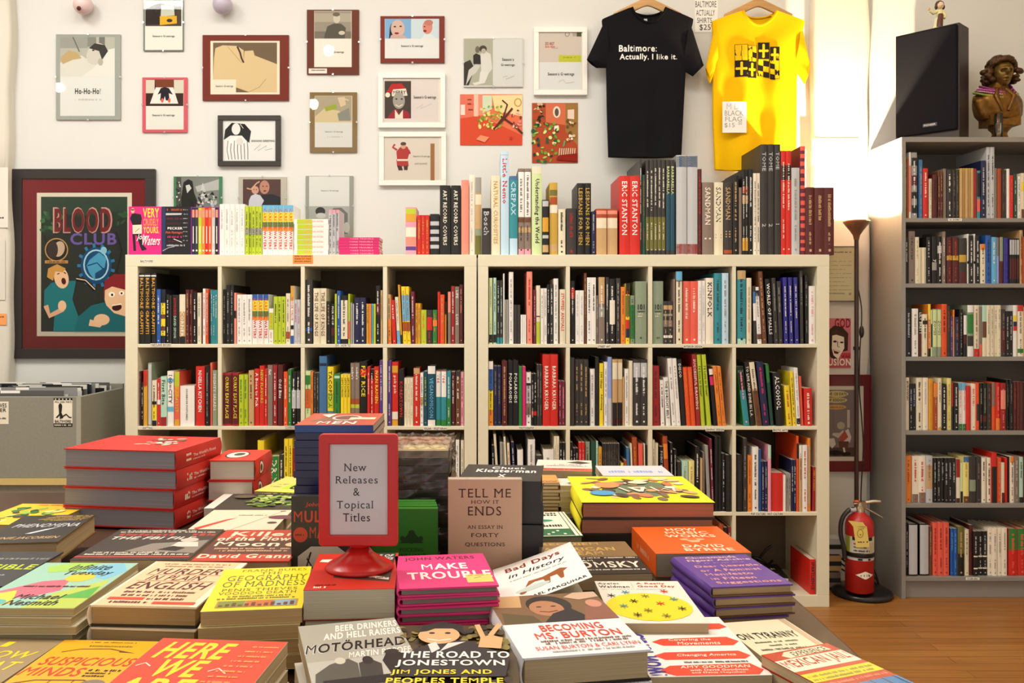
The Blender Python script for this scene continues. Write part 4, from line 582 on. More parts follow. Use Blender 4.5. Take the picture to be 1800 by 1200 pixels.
leaf = lambda n, a, b, c, d, cols, r: [('e', R2.uniform(a, c), R2.uniform(b, d), R2.uniform(.5, 1)*r, R2.uniform(.3, .7)*r, R2.choice(cols), R2.uniform(0, 3)) for _ in range(n)]
card('unframed red and green card of a fallen tree in a pink room', W3, (660, 648, 1088, 998), [('p', [(660, 808), (780, 790), (1088, 930), (1088, 998), (660, 998)], '#c94a30'), ('p', [(662, 650), (755, 655), (760, 800), (662, 815)], '#d4705a'), ('r', 664, 790, 694, 720, '#e6d0c4'), ('r', 755, 800, 785, 650, '#e0b9a4'), ('p', [(785, 650), (815, 650), (815, 790), (785, 795)], '#d88a72'), ('p', [(815, 655), (880, 655), (880, 750), (815, 780)], '#c4d3b4'), ('p', [(880, 655), (1088, 652), (1088, 800), (900, 760)], '#e8d099'), ('e', 1058, 705, 26, 30, '#b98a3c'), ('e', 1058, 705, 19, 23, '#e8d099'), ('~', 712, 690, 750, 680, 'maroon', 4), ('~', 712, 720, 750, 708, 'maroon', 4), ('~', 712, 760, 750, 748, 'maroon', 4)]+leaf(60, 790, 730, 950, 890, ['#93a33c', '#c9c25c', '#6f8a30', '#e0d080'], 15)+[('l', [(950, 690), (985, 720), (960, 800), (900, 880)], 10, '#4a2c22'), ('l', [(1020, 745), (950, 830), (890, 890)], 14, '#5a2a22'), ('l', [(940, 800), (1040, 870), (1090, 920)], 14, '#5a2a22')]+leaf(16, 1010, 760, 1080, 890, ['#d98a80', '#8a3a38', '#e6c0a8'], 13)+[('p', [(770, 960), (800, 930), (860, 945), (830, 980)], '#e08a68'), ('e', 1010, 950, 10, 10, '#b03a24')])
card('unframed card of a red room crowded with pictures and green leaves', W3, (1155, 708, 1470, 1120), [('r', 1157, 1118, 1468, 710, '#a8482a'), ('p', [(1250, 710), (1385, 712), (1385, 860), (1250, 840)], '#c96a48'), ('p', [(1385, 712), (1468, 712), (1468, 1000), (1385, 900)], '#96713c'), ('e', 1325, 770, 26, 40, '#ded2c0'), ('e', 1325, 772, 14, 28, '#5a4a44'), ('p', [(1400, 755), (1445, 752), (1445, 820), (1400, 815)], '#e2c8b8'), ('p', [(1308, 865), (1338, 862), (1338, 895), (1308, 895)], '#e6e0d0')]+leaf(26, 1160, 715, 1240, 850, ['#26261c', '#c9b68a', '#7a5a2c'], 14)+leaf(60, 1160, 850, 1340, 1112, ['#6a9a3a', '#9cc05a', '#2c5a3c', '#cfdc8a', '#1c3c38'], 17)+leaf(14, 1390, 830, 1460, 970, ['#d9c48a', '#e9dcc8', '#6a4a24'], 14)+[('l', [(1345+i*15, 1020), (1340+i*15, 1072)], 7, '#d8c0a4') for i in range(8)]+[('p', [(1340, 1068), (1465, 1055), (1465, 1112), (1320, 1100)], '#8a1f16'), ('l', [(1380, 970), (1370, 1010)], 10, '#5aa06a')], bg='#a8482a')
picture('white wooden frame with a stamped envelope above a greeting', W3, (1168, 186, 1536, 652), 34, '#ece9e2', (1204, 218, 1498, 616, '#e4e4e0'), [('r', 1206, 424, 1496, 218, '#d8ccbe'), ('r', 1340, 422, 1496, 376, '#c9cc3c'), ('~', 1370, 396, 1455, 388, '#8a8c30'), ('e', 1398, 232, 16, 16, '#4a4640'), ('e', 1398, 232, 13, 13, '#d8ccbe'), ('r', 1436, 246, 1464, 222, '#b9aaa0'), ('r', 1464, 248, 1496, 220, '#4c5a34'), ('tb', 'DO NOT', 1248, 308, 1310, 286, 'crimson'), ('~', 1240, 325, 1328, 312, 'coral'), ('~', 1295, 332, 1335, 324, '#9aa0b8'), greet(SG, 1264, 496, 1446, 522), ('l', [(1340, 560), (1370, 545), (1390, 570), (1446, 562)], 2.5, '#a4a4a0')], 'wood')
W5 = (290, 290, 5.294)
picture('green-edged clip frame with a black and white crowd scene', W5, (80, 106, 528, 500), 0, '#4b8a60', (104, 112, 500, 496, '#8b8e86'), [('p', [(150, 300), (170, 160), (215, 130), (255, 150), (270, 260), (300, 330), (280, 420), (140, 420)], '#262723'), ('p', [(190, 190), (225, 180), (245, 215), (205, 262)], '#e2e2da'), ('p', [(280, 200), (500, 130), (500, 230), (300, 250)], '#c4c6bf'), ('p', [(330, 235), (350, 160), (375, 240)], '#d9dad4'), ('r', 104, 400, 150, 112, '#54564f')]+leaf(60, 300, 240, 490, 400, ['#e9e9e2', '#2c2d28', '#8a8c84', '#cfd0c8'], 22)+leaf(20, 108, 120, 150, 380, ['#cfd0c8', '#34352f'], 12))
picture('grey clip frame with a bald man holding a baby', W5, (684, 110, 1128, 500), 0, '#c9c4b4', (724, 132, 1076, 498, '#5a3c34'), [('p', [(880, 280), (1000, 270), (1076, 300), (1076, 498), (880, 498)], '#1f1c22'), ('e', 925, 205, 46, 64, '#c98f74'), ('e', 912, 196, 8, 5, 'maroon'), ('e', 945, 196, 8, 5, 'maroon'), ('e', 928, 240, 15, 6, 'maroon'), ('e', 838, 232, 34, 38, '#d8a68c'), ('e', 826, 228, 5, 4, 'maroon'), ('e', 850, 228, 5, 4, 'maroon'), ('p', [(780, 330), (800, 285), (840, 268), (885, 280), (920, 330), (900, 370), (900, 498), (770, 498)], '#dcdce4'), ('l', [(760, 215), (800, 225), (850, 170), (880, 152)], 12, '#e2b088')])
picture('grey clip frame with a typed greeting card over a black and white photo', W5, (1308, 100, 1750, 660), 0, '#a4a69a', (1340, 102, 1716, 640, '#b9bbb2'), [('r', 1340, 382, 1714, 104, '#e6e7e0'), ('tb', "Season's Greetings", 1452, 246, 1615, 232, 'charcoal'), ('e', 1445, 430, 46, 40, '#3c3a36'), ('e', 1450, 470, 46, 26, '#d8d8d0'), ('p', [(1560, 400), (1640, 395), (1700, 450), (1700, 640), (1560, 640)], '#7a7a72'), ('e', 1690, 580, 30, 50, '#c9c9be')])
# the big poster: a plain night scene in its place
W6 = (0, 280, 3.0)
picture('large black-framed poster with red mount lettered BLOOD CLUB', W6, (62, 50, 816, 1050), 52, '#241d1d', (190, 175, 692, 932, '#e9e2cc'), [('r', 212, 908, 668, 196, '#26302a'), ('p', [(212, 330), (300, 280), (420, 300), (668, 270), (668, 196), (212, 196)], '#2c4436')]+leaf(26, 216, 285, 320, 385, ['#2f5a38', '#3f7a44', '#203c28'], 22)+leaf(14, 590, 270, 664, 340, ['#2f5a38', '#203c28'], 18)+[('l', [(610, 380), (640, 480), (612, 600)], 9, '#17140f'), ('l', [(230, 400), (250, 470)], 8, '#17140f'),
  ('tb', 'BLOOD', 276, 390, 590, 250, '#d9a89c'), ('tb', 'BLOOD', 284, 384, 582, 257, '#7c2222'), ('tb', 'CLUB', 368, 450, 612, 388, '#7a63b4'), ('e', 295, 476, 62, 62, '#d9a860'), ('e', 295, 476, 56, 56, '#241d1a'), ('e', 308, 472, 30, 42, '#dcc3a4', .3), ('e', 275, 476, 28, 46, '#3c2f2c'), ('r', 234, 548, 356, 532, '#d9a050'), ('~', 245, 545, 346, 536, '#4a2a14', 20)]
  +[('l', [(505, 560), (505+100*math.cos(a)*(1 if i % 2 else .8), 560+118*math.sin(a)*(1 if i % 2 else .8))], 15, '#2f8fc4') for i, a in enumerate([2*PI*q/26 for q in range(26)])]+[('e', 505, 560, 82, 98, '#175a8c'), ('e', 505, 556, 68, 82, '#bfe9f2'), ('e', 505, 556, 60, 74, '#175a8c'), ('p', [(470, 530), (520, 490), (560, 520), (550, 570), (500, 600), (500, 640), (470, 600), (455, 560)], '#58b4d8'), ('e', 545, 480, 17, 20, '#9fdcec'), ('l', [(460, 560), (510, 545), (545, 580)], 6, '#0f3c64'),
  ('p', [(230, 790), (232, 690), (270, 650), (350, 640), (400, 640), (380, 740), (420, 850), (390, 905), (280, 905), (285, 820)], '#1f6a70'), ('e', 322, 625, 38, 56, '#d9b08c', -.2), ('p', [(246, 620), (252, 575), (300, 552), (345, 575), (330, 595), (290, 590), (278, 640)], '#b98a44'), ('e', 334, 642, 12, 18, '#4a1a14', -.2), ('l', [(300, 605), (312, 600)], 5, 'black'), ('l', [(335, 595), (346, 602)], 5, 'black'), ('l', [(240, 770), (260, 825), (330, 790)], 26, '#c99a78'), ('e', 326, 772, 22, 28, '#d9b08c'), ('l', [(400, 630), (450, 640), (500, 690)], 20, '#1b1512'), ('l', [(400, 628), (450, 637), (500, 686)], 5, '#d8c0a8'),
  ('p', [(388, 908), (410, 830), (480, 770), (560, 750), (640, 800), (668, 830), (668, 908)], '#1c5f66'), ('p', [(545, 720), (550, 640), (600, 605), (668, 605), (668, 700), (590, 680), (560, 740)], '#7a1f24'), ('p', [(550, 740), (552, 690), (590, 670), (668, 690), (668, 830), (600, 810), (560, 770)], '#dcb48e'), ('e', 588, 712, 17, 14, 'ivory'), ('e', 590, 714, 6, 7, 'black'), ('e', 640, 705, 14, 12, 'ivory'), ('e', 640, 706, 5, 6, 'black'), ('e', 615, 780, 26, 18, '#3c120f', -.2), ('l', [(590, 770), (640, 762)], 6, 'ivory'), ('l', [(470, 860), (520, 870), (560, 830)], 34, '#d9b08c'), ('e', 535, 845, 42, 30, '#dcb48e')], 'wood', matcol='#7d1c22', fm=LAMI)
# pieces beside the floor lamp
R = (1420, 420, 5.0)
picture('yellowed text sheet in a thin frame behind the floor lamp', R, (60, 62, 448, 548), 6, '#4a3a24', (66, 70, 442, 542, '#efe2b0'), [('~', 60+30, 120, 390, 108, '#8a7650', 20)]+[('~', 80, 198+36*i, 60+330-(60 if i % 3 == 2 else 0), 190+36*i, '#c4ae7a', 34) for i in range(8)]+[('tb', 'EL CLAMPDOWN', 120, 484, 328, 472, '#5a4a2c'), ('~', 360, 492, 388, 470, '#a08a5c', 3)], 'wood', PY)
card('pink poster of a grinning dark-haired head beside the floor lamp', R, (60, 696, 378, 1132), [('r', 62, 1130, 376, 698, '#c8707c'), ('tb', 'GOD', 236, 780, 374, 698, '#7c1f2a'), ('r', 62, 1130, 376, 1060, '#b8545c'), ('r', 290, 1050, 376, 1000, '#b4404c'), ('~', 300, 1040, 370, 1020, '#7c1f2a', 5), ('p', [(190, 1010), (185, 800), (230, 760), (300, 770), (355, 830), (350, 980), (300, 990), (250, 1060), (200, 1040)], '#3c2a24'), ('p', [(215, 840), (250, 830), (318, 860), (320, 960), (265, 1055), (225, 1020), (210, 960)], '#ece0cc'), ('p', [(200, 820), (240, 790), (320, 840), (318, 862), (250, 840), (215, 848)], '#4a3228'), ('e', 238, 900, 17, 9, 'charcoal'), ('e', 298, 908, 15, 8, 'charcoal'), ('l', [(262, 900), (262, 945), (278, 950)], 6, '#4a3228'), ('p', [(222, 968), (284, 985), (262, 1010), (232, 1005)], '#7c1f2a'), ('l', [(228, 975), (276, 990)], 8, 'ivory'), ('tb', 'DELUSION', 62, 1112, 376, 1050, 'ivory')], PY, '#c8707c')
R3 = (1440, 640, 5.455)
picture('red-mounted print of seated cartoon figures behind the floor lamp', R3, (-60, 102, 502, 1030), 8, '#7a1c1e', (-20, 210, 432, 930, '#e6dcc4'), [('r', 0, 888, 384, 246, '#8a7672'), ('r', 0, 888, 384, 800, '#5a4438'), ('e', 175, 286, 112, 30, '#e3cf86'), ('tb', 'THE 120 DAYS', 78, 300, 270, 272, 'black'), ('e', 170, 345, 106, 28, '#d9c47a'), ('tb', 'OF SODOM', 84, 358, 250, 332, 'black'), ('e', 168, 412, 100, 24, '#d9a860'), ('~', 90, 420, 240, 408, '#7a5a2c'), ('r', 274, 610, 300, 440, '#d8c4ac'), ('e', 215, 590, 38, 36, '#c4b48c'), ('p', [(205, 700), (250, 640), (290, 690), (280, 740), (215, 740)], '#c4472c'), ('p', [(255, 640), (285, 620), (315, 700), (300, 750), (225, 755), (285, 700)], '#e6dac8'), ('p', [(205, 660), (235, 630), (240, 650), (190, 710), (130, 680), (140, 660)], '#dcc8b0'), ('p', [(190, 740), (290, 740), (280, 800), (200, 800)], '#6a4030'), ('p', [(100, 715), (150, 710), (165, 770), (130, 810), (105, 780)], '#e6dac8'), ('e', 160, 850, 70, 24, '#1c1614'), ('e', 260, 860, 50, 18, '#1c1614'), ('l', [(240, 800), (250, 845)], 18, 'ivory')], 'wood', PY, matcol='#7d2226', fm=MATTE)
card('small white certificate with a grey border, washed out by the lamp', (0, 0, 1), (1427, 243, 1510, 290), [('r', 1432, 285, 1505, 248, 'white'), ('~', 1445, 268, 1492, 265, '#e9e6e0', 12)], PY, '#b5b0a8')
# papers on the left pier
card('blank grey sheet pinned on the wall pier above the crate', (0, 0, 1), (-50, 422, 9, 527), [], 4.13, '#d6d3c8')
card('small orange card pinned under the grey sheet on the pier', (0, 0, 1), (-24, 551, 11, 571), [('~', -15, 558, 7, 555, '#8a4a24', 6)], 4.13, '#f0a060')
card('pale typed sheet pinned highest on the left wall pier', (0, 0, 1), (-60, 294, 14, 400), [('~', -50, 384, 8, 381, 'charcoal', 12)], 4.13, '#e0ddd2')
# two pearly eyeball baubles
for px, py, r, lab in ((146, 9, 16.5, 'pearly pink eyeball bauble hanging above the Ho-Ho-Ho frame'), (391, 8, 17, 'pearly lilac bauble hanging above the large maroon frame')):
    Yb = WY-.05; rr = r/F*Yb; c = (PX(px, Yb), Yb, PZ(py, Yb)); t = thing('bauble', lab, 'ornament', c)
    m = MB(); m.ball(c, rr, '#dcc4c4' if px < 200 else '#b8b0c4', 28); m.build('globe', GLOSS, t, c)
    m = MB(); e = (c[0]-.003, c[1]-rr*.86, c[2]-.028) if px < 200 else (c[0]-.01, c[1]-rr*.8, c[2]+.02); m.ball(e, (.0105, .008, .0105), 'maroon' if px < 200 else '#40384a', 16); m.ball((e[0], e[1]-.004, e[2]), .006, 'black', 12); m.build('pupil', GLOSS, t, e)
    m = MB(); m.tube([(c[0], c[1], c[2]+rr), (c[0], c[1]+.02, c[2]+rr+.1)], .0012, 'silver', 6); m.build('hanging_wire', METAL, t, c)

# ============================================================ T-shirts on hangers
SO = (1000, 0, 3.913); SY = WY-.075
def shirt(label, hem, coll, prints, body, sleeves, rib, neck, folds, seed, tagart=()):
    """body = (left profile, right profile) as [(v,u)]; crop coordinates"""
    P = lambda u, v: (PX(SO[0]+u/SO[2], SY), PZ(SO[1]+v/SO[2], SY))
    Lp, Rp = body; r = random.Random(seed); ph = [r.uniform(0, 6) for _ in range(8)]
    def ip(pr, v):
        for (a, x), (b, y) in zip(pr, pr[1:]):
            if a <= v <= b: return x+(y-x)*(v-a)/(b-a)
        return pr[-1][1] if v > pr[-1][0] else pr[0][1]
    vt, vb = Lp[0][0], Lp[-1][0]
    def topv(s, back):
        nl, nr = neck[0], neck[1]; u = ip(Lp, vt)+(ip(Rp, vt)-ip(Lp, vt))*s
        if u < nl: return neck[2]+(neck[3]-neck[2])*((nl-u)/(nl-ip(Lp, vt)))
        if u > nr: return neck[2]+(neck[3]-neck[2])*((u-nr)/(ip(Rp, vt)-nr))
        q = (u-nl)/(nr-nl); return neck[2]+(neck[4] if not back else neck[5])*max(0, math.sin(PI*q))**.75
    def depth(s, v):
        q = (v-vt)/(vb-vt); e = math.sqrt(max(0, 1-(2*s-1)**2)); b = .012+.016*e
        return b+folds*q*e*(.009*math.sin(9*s*PI/2+ph[0]+.6*q)+.006*math.sin(17*s+ph[1]-1.2*q))+.002*e*math.sin(7*q*3+ph[2]+5*s)
    def pt(s, q, back):
        tv = topv(s, back); v = tv+(vb+hem*math.sin(PI*s)-tv)*q; vv = min(max(v, vt), vb); u = ip(Lp, vv)+(ip(Rp, vv)-ip(Lp, vv))*s
        if v < vt: u = ip(Lp, vt)+(ip(Rp, vt)-ip(Lp, vt))*s
        x, z = P(u, v); return (x, SY+(.012 if back else -depth(s, v)), z)
    t = thing('t_shirt', label, 'shirt', (P(*coll)[0], SY, P(*coll)[1]), 't-shirts hung on the wall')
    m = MB(); m.grid(lambda s, q: pt(s, q, False), 44, 40, rib[0]); m.grid(lambda s, q: pt(1-s, q, True), 44, 10, rib[0])
    for s in (0, 1): m.grid(lambda a, q: tuple(Vector(pt(s, q, False)).lerp(Vector(pt(s, q, True)), a if s == 0 else 1-a)), 2, 40, rib[0])
    m.grid(lambda s, a: tuple(Vector(pt(s, 1, False)).lerp(Vector(pt(s, 1, True)), a)), 44, 1, rib[0])
    for s0, s1 in ((0, .36), (.64, 1)): m.grid(lambda s, a: tuple(Vector(pt(s0+(s1-s0)*s, 0, False)).lerp(Vector(pt(s0+(s1-s0)*s, 0, True)), a)), 12, 1, rib[0])
    m.build('body', CLOTH, t, wloc(t))
    for q in sleeves:
        A, Bq, C, Dq = [P(*x) for x in q]   # shoulder top, armpit, hem inner, hem outer
        m = MB()
        def sl(a, b, sg):
            x = (A[0]*(1-a)+Bq[0]*a)*(1-b)+(Dq[0]*(1-a)+C[0]*a)*b; z = (A[1]*(1-a)+Bq[1]*a)*(1-b)+(Dq[1]*(1-a)+C[1]*a)*b
            return (x, SY-.004+sg*(.020*max(0, math.sin(PI*a))**.6+.003*math.sin(9*a+6*b+seed)*math.sin(PI*a)), z)
        m.grid(lambda a, b: sl(a, b, -1), 14, 12, rib[0]); m.grid(lambda a, b: sl(a, b, .6), 14, 12, rib[0])
        m.grid(lambda a, b: tuple(Vector(sl(a, .94+.06*b, -1))+Vector((0, -.0012, 0))), 14, 1, rib[1]); m.build('sleeve', CLOTH, t, wloc(t))
    m = MB(); u0, u1 = ip(Lp, vt), ip(Rp, vt); sn = [(neck[0]-u0)/(u1-u0)+(neck[1]-neck[0])/(u1-u0)*i/20 for i in range(21)]
    m.tube([Vector(pt(s, 0, False))+Vector((0, -.001, -.002)) for s in sn], .0062, rib[1], 8)
    m.tube([Vector(pt(s, 0, True))+Vector((0, -.001, -.001)) for s in sn], .005, rib[1], 8); m.build('collar', CLOTH, t, wloc(t))
    if tagart:
        m = MB(); art(m, tagart, lambda u, v, k: (P(u, v)[0], SY+.0105-k*1e-4, P(u, v)[1])); m.build('neck_label', MATTE, t, wloc(t))
    m = MB()
    def pf(u, v, k):
        s = (u-ip(Lp, v))/(ip(Rp, v)-ip(Lp, v)); x, z = P(u, v); return (x, SY-depth(s, v)-.0022-k*5e-5, z)
    art(m, prints, pf, rsub=5); m.build('print', MATTE, t, wloc(t))
    return t, pf, P
bl = ([(150, 228), (300, 252), (480, 258), (760, 262), (1080, 272)], [(150, 852), (300, 815), (480, 800), (760, 785), (1080, 770)])
shirt('black T-shirt printed in white, hanging on a wooden hanger', 6, (540, 100), [('tb', 'Baltimore:', 338, 368, 596, 322, 'white'), ('tb', 'Actually, I like it.', 343, 432, 735, 382, 'white')], bl,
  [((252, 132), (285, 470), (190, 470), (122, 412)), ((826, 136), (772, 480), (850, 528), (926, 452))], ('#17161a', '#121114'), (425, 662, 62, 138, 104, 40), .5, 4, [('r', 519, 150, 542, 124, 'silver'), ('r', 514, 166, 538, 154, 'silver')])
ye = ([(150, 985), (300, 992), (560, 990), (800, 990), (1168, 1004)], [(150, 1618), (300, 1580), (560, 1562), (800, 1560), (1130, 1560)])
flag = []
def chk(a, b, c, d, sw):   # a quarter of slanting black and yellow squares
    o = []
    for i in range(2):
        for j in range(3):
            if (i+j+sw) % 2: o.append(('p', [(a+(c-a)*i/2, b+(d-b)*j/3+8*i), (a+(c-a)*(i+1)/2, b+(d-b)*j/3+8*i+8), (a+(c-a)*(i+1)/2, b+(d-b)*(j+1)/3+8*i+8), (a+(c-a)*i/2, b+(d-b)*(j+1)/3+8*i)], '#1d1712'))
    return o
def crs(a, b, c, d, k): return [('r', a, d, c, b, '#1d1712'), ('r', a+8, (b+d)/2+8, c-8, (b+d)/2-8, '#e9b70c'), ('r', (a+c)/2-8, d-14, (a+c)/2+8, b+14, '#e9b70c')]+[('e', x, y, 9, 9, '#e9b70c') for x, y in ((a+14, (b+d)/2), (c-14, (b+d)/2), ((a+c)/2, b+18), ((a+c)/2, d-18))]
for (x0, x1, y0, y1), tp in (((1128, 1218, 318, 540), 0), ((1216, 1278, 326, 546), 1), ((1286, 1364, 306, 532), 2), ((1368, 1432, 336, 556), 3)):
    ym = (y0+y1)/2
    flag += [('r', x0, y1, x1, y0, '#1d1712'), ('r', x0+3, y1-3, x1-3, y0+3, '#e9b70c')]+(chk(x0, y0, x1, ym, tp)+crs(x0, ym, x1, y1, tp) if tp in (0, 1) else crs(x0, y0, x1, ym, tp)+chk(x0, ym, x1, y1, tp))
_, pf, P = shirt('yellow T-shirt with a broken flag print on a wooden hanger', 10, (1300, 120), flag, ye, [((1010, 142), (1022, 490), (968, 578), (938, 470)), ((1594, 150), (1545, 470), (1618, 582), (1656, 442))], ('#e9b70c', '#dfaa08'), (1185, 1418, 85, 150, 98, 34), 1.25, 9)
def papersign(label, rc, lines, fy, col):
    Pm = lambda u, v, k: (PX(SO[0]+u/SO[2], fy), fy-k*1e-4, PZ(SO[1]+v/SO[2], fy)); x0, _, z1 = Pm(rc[0], rc[1], 0); x1, _, z0 = Pm(rc[2], rc[3], 0)
    m = MB(); m.box(x0, x1, fy, fy+.0005, z0, z1, '#ecebe6'); art(m, lines, Pm); tag(m.build('price_sign', MATTE, None, (x0, fy, z0)), label, 'sign')
papersign('white handwritten BALTIMORE ACTUALLY SHIRTS price sign between the shirts', (866, -8, 1026, 222), [('t', 'BALTIMORE', 870, 50, 1014, 8, 'black'), ('t', 'ACTUALLY', 875, 108, 1004, 68, 'black'), ('t', 'SHIRTS', 882, 158, 984, 122, 'black'), ('t', '$25', 898, 212, 975, 168, 'black'), ('t', '00', 978, 186, 998, 166, 'black')], WY-.002, 0)
papersign('white handwritten MD BLACK FLAG price sign pinned on the yellow shirt', (1056, 698, 1222, 912), [('t', 'M D', 1085, 752, 1170, 712, 'silver'), ('t', 'BLACK', 1072, 795, 1200, 760, 'grey'), ('t', 'FLAG', 1075, 835, 1190, 802, 'grey'), ('t', '$15', 1070, 880, 1140, 845, 'grey'), ('t', '00', 1165, 858, 1190, 838, 'grey')], SY-.05, 0)
for nm, ux in (('black', 540), ('yellow', 1302)):
    m = MB(); Y = SY-.006; Q = lambda u, v: (PX(SO[0]+u/SO[2], Y), Y, PZ(SO[1]+v/SO[2], Y))
    vt = 6 if nm == 'black' else 12
    t = thing('coat_hanger', 'pale wooden hanger holding the %s T-shirt' % nm, 'hanger', Q(ux, vt), 'wooden hangers')
    pts = []; n = 22
    for i in range(n+1):
        a = -1+2*i/n; x, _, z = Q(ux+a*235, vt-4+.5*235*(a*a+.01)**.5); pts.append((x, z))
    w2 = .019; vs = []
    for x, z in pts: vs += [(x, Y-.007, z+w2), (x, Y-.007, z-w2), (x, Y+.007, z-w2), (x, Y+.007, z+w2)]
    fs = []
    for i in range(n): fs += [(4*i+j, 4*i+(j+1) % 4, 4*i+4+(j+1) % 4, 4*i+4+j) for j in range(4)]
    fs += [(3, 2, 1, 0), (4*n, 4*n+1, 4*n+2, 4*n+3)]
    m.add(vs, fs, '#c99a5c'); bevel(m.build('yoke', WOOD, t, wloc(t)), .004, 3)
    x, _, z = Q(ux, vt); m = MB(); m.tube([(x, Y, z+.005), (x, Y, z+.05)]+[(x+.022*math.sin(a), Y+.01*(a/4), z+.072-.022*math.cos(a)) for a in (0, .6, 1.2, 1.8, 2.4, 3, 3.6, 4.2)], .0018, 'silver', 8); m.build('hook', METAL, t, wloc(t))
    m = MB(); m.tube([(x, WY, z+.092), (x, Y-.01, z+.092), (x, Y-.015, z+.098)], .002, 'grey', 8); tag(m.build('wall_hook', METAL, None, (x, WY, z+.09)), 'small metal wall hook that the %s T-shirt hangs from' % nm, 'hook')
# ============================================================ speaker, bust, figurine on the grey bookcase
xr, yr, xl, yl = 2.100, 3.885, 1.915, 4.085
ang = math.atan2(yr-yl, xr-xl); SW = math.hypot(xr-xl, yr-yl); SHH = .502
M = Matrix.Translation((xl, yl, GZ+.0005)) @ Matrix.Rotation(ang, 4, 'Z')
t = thing('loudspeaker', 'black loudspeaker standing on the tall grey bookcase', 'speaker', tuple(M @ Vector((SW/2, .06, 0))))
SD = .118
m = MB(); m.box(0, SW, .004, SD, 0, SHH, '#2a1d1a', 0, M); bevel(m.build('speaker_cabinet', WOOD, t, wloc(t)), .002)
m = MB(); m.box(.006, SW-.006, -.012, .0035, .035, SHH-.006, '#1d1d22', 0, M); bevel(m.build('grille', GRILLE, t, wloc(t)), .006, 3)
m = MB(); art(m, [('r', .125, .062, .186, .078, 'black'), ('tb', 'PIONEER', .13, .066, .18, .074, 'silver')], lambda u, v, k: M @ Vector((u, -.0125-k*2e-4, v))); m.build('badge', PLAS, t, wloc(t))
# figurine
Yq = 4.02; fx0 = PX(1650, Yq); fz0 = GZ+SHH+.001
t = thing('figurine', 'small painted figurine waving from the top of the loudspeaker', 'figurine', (fx0, Yq, fz0))
def fig(nm, *balls, col='white', mt=PLAS):
    m = MB()
    for b in balls:
        if b[0] == 't': m.tube([(fx0+x, Yq+y, fz0+z) for x, y, z in b[1]], b[2], col, 12)
        elif b[0] == 'l': m.lathe([(r, fz0+z) for r, z in b[1]], fx0+b[2], Yq, col, 18)
        else: m.ball((fx0+b[1][0], Yq+b[1][1], fz0+b[1][2]), b[2], col, 14)
    m.build(nm, mt, t, (fx0, Yq, fz0))
fig('skirt', ('l', [(.026, 0), (.025, .006), (.018, .03), (.014, .06)], -.002), col='#e6e2b8')
fig('apron', ('t', [(-.004, -.014, .015), (-.001, -.014, .045), (.004, -.010, .075)], [.014, .013, .010]), col='#5a2a24')
fig('blouse', ('b', (.006, 0, .082), (.017, .012, .02)), ('t', [(-.008, -.002, .09), (-.026, -.004, .082), (-.042, -.004, .092)], [.008, .008, .006]), ('t', [(.018, -.002, .09), (.026, -.006, .07), (.018, -.012, .056)], [.008, .007, .006]), col='#e2dca4')
fig('hand', ('b', (-.046, -.004, .101), (.006, .005, .008)), col='#d8b088')
fig('head', ('b', (.006, -.002, .118), (.016, .015, .018)), ('b', (.006, -.017, .116), (.003, .004, .004)), ('t', [(.006, 0, .09), (.006, 0, .105)], .006), col='#e0c4a4')
fig('hair', ('b', (.006, .004, .124), (.02, .017, .018)), ('b', (-.01, .002, .112), (.007, .008, .012)), ('b', (.022, .002, .112), (.007, .008, .012)), col='#3a1e16')
# bust
Yb = 4.0; bx = PX(1752, Yb); s = Yb/F
t = thing('bust', 'bronze bust of a man with wild wavy hair beside the loudspeaker', 'statue', (bx, Yb, GZ))
def bz(py): return GZ+(240-py)*s
def bxx(px): return bx+(px-1752)*s
hd = Vector((bxx(1757), Yb-.02, bz(122)))
m = MB()
HM = Matrix.Translation(hd) @ Matrix.Rotation(-.12, 4, 'Z')
def head(a, b):
    th = 2*PI*a; ph = -PI/2+PI*b; x, y, z = math.cos(ph)*math.sin(th), -math.cos(ph)*math.cos(th), math.sin(ph)
    f = max(0, -y)
    r = 1.0
    zz = z*.063; xx = x*.044*(1-.22*max(0, -z)); yy = y*.053
    nose = math.exp(-((x/.16)**2+((z+.08)/.2)**2))*f; brow = math.exp(-((z-.22)/.1)**2)*f*math.exp(-(x/.55)**2)
    eye = sum(math.exp(-(((x-q)/.15)**2+((z-.06)/.1)**2)) for q in (-.36, .36))*f
    mouth = math.exp(-((x/.24)**2+((z+.5)/.05)**2))*f; lip = math.exp(-((x/.26)**2+((z+.43)/.08)**2))*f+math.exp(-((x/.22)**2+((z+.58)/.07)**2))*f; chin = math.exp(-((x/.3)**2+((z+.85)/.14)**2))*f
    yy -= .024*nose+.011*brow-.017*eye-.010*mouth+.008*lip+.011*chin
    return tuple(HM @ Vector((xx, yy, zz)))
m.grid(head, 96, 80, '#8a6c34')
m.build('head', BRONZE, t, wloc(t))
rr = random.Random(5); m = MB()
for i in range(150):
    th = rr.uniform(.62, 2*PI-.62); ph = rr.uniform(-.75, 1.45); q = rr.uniform(.9, 1.12)
    x, y, z = math.cos(ph)*math.sin(th), -math.cos(ph)*math.cos(th), math.sin(ph)
    if y < -.55 and z < .55: continue
    c = HM @ Vector((x*.055*q*(1.25 if z < .1 else 1), y*.06*q+.012, z*.068*q+.008)); m.ball(c, (rr.uniform(.012, .02), rr.uniform(.012, .02), rr.uniform(.008, .014)), '#4a3018', 10)
for i in range(16):
    a = -1+2*i/15; c = HM @ Vector((a*.046, -.044+.03*a*a, .057-.02*a*a+.004*math.sin(i*2))); m.ball(c, (.014, .012, .011), '#5a3c1c', 10)
o = m.build('hair', BRONZE, t, wloc(t)); rm = o.modifiers.new('fuse', 'REMESH'); rm.mode = 'VOXEL'; rm.voxel_size = .0035; rm.use_smooth_shade = True
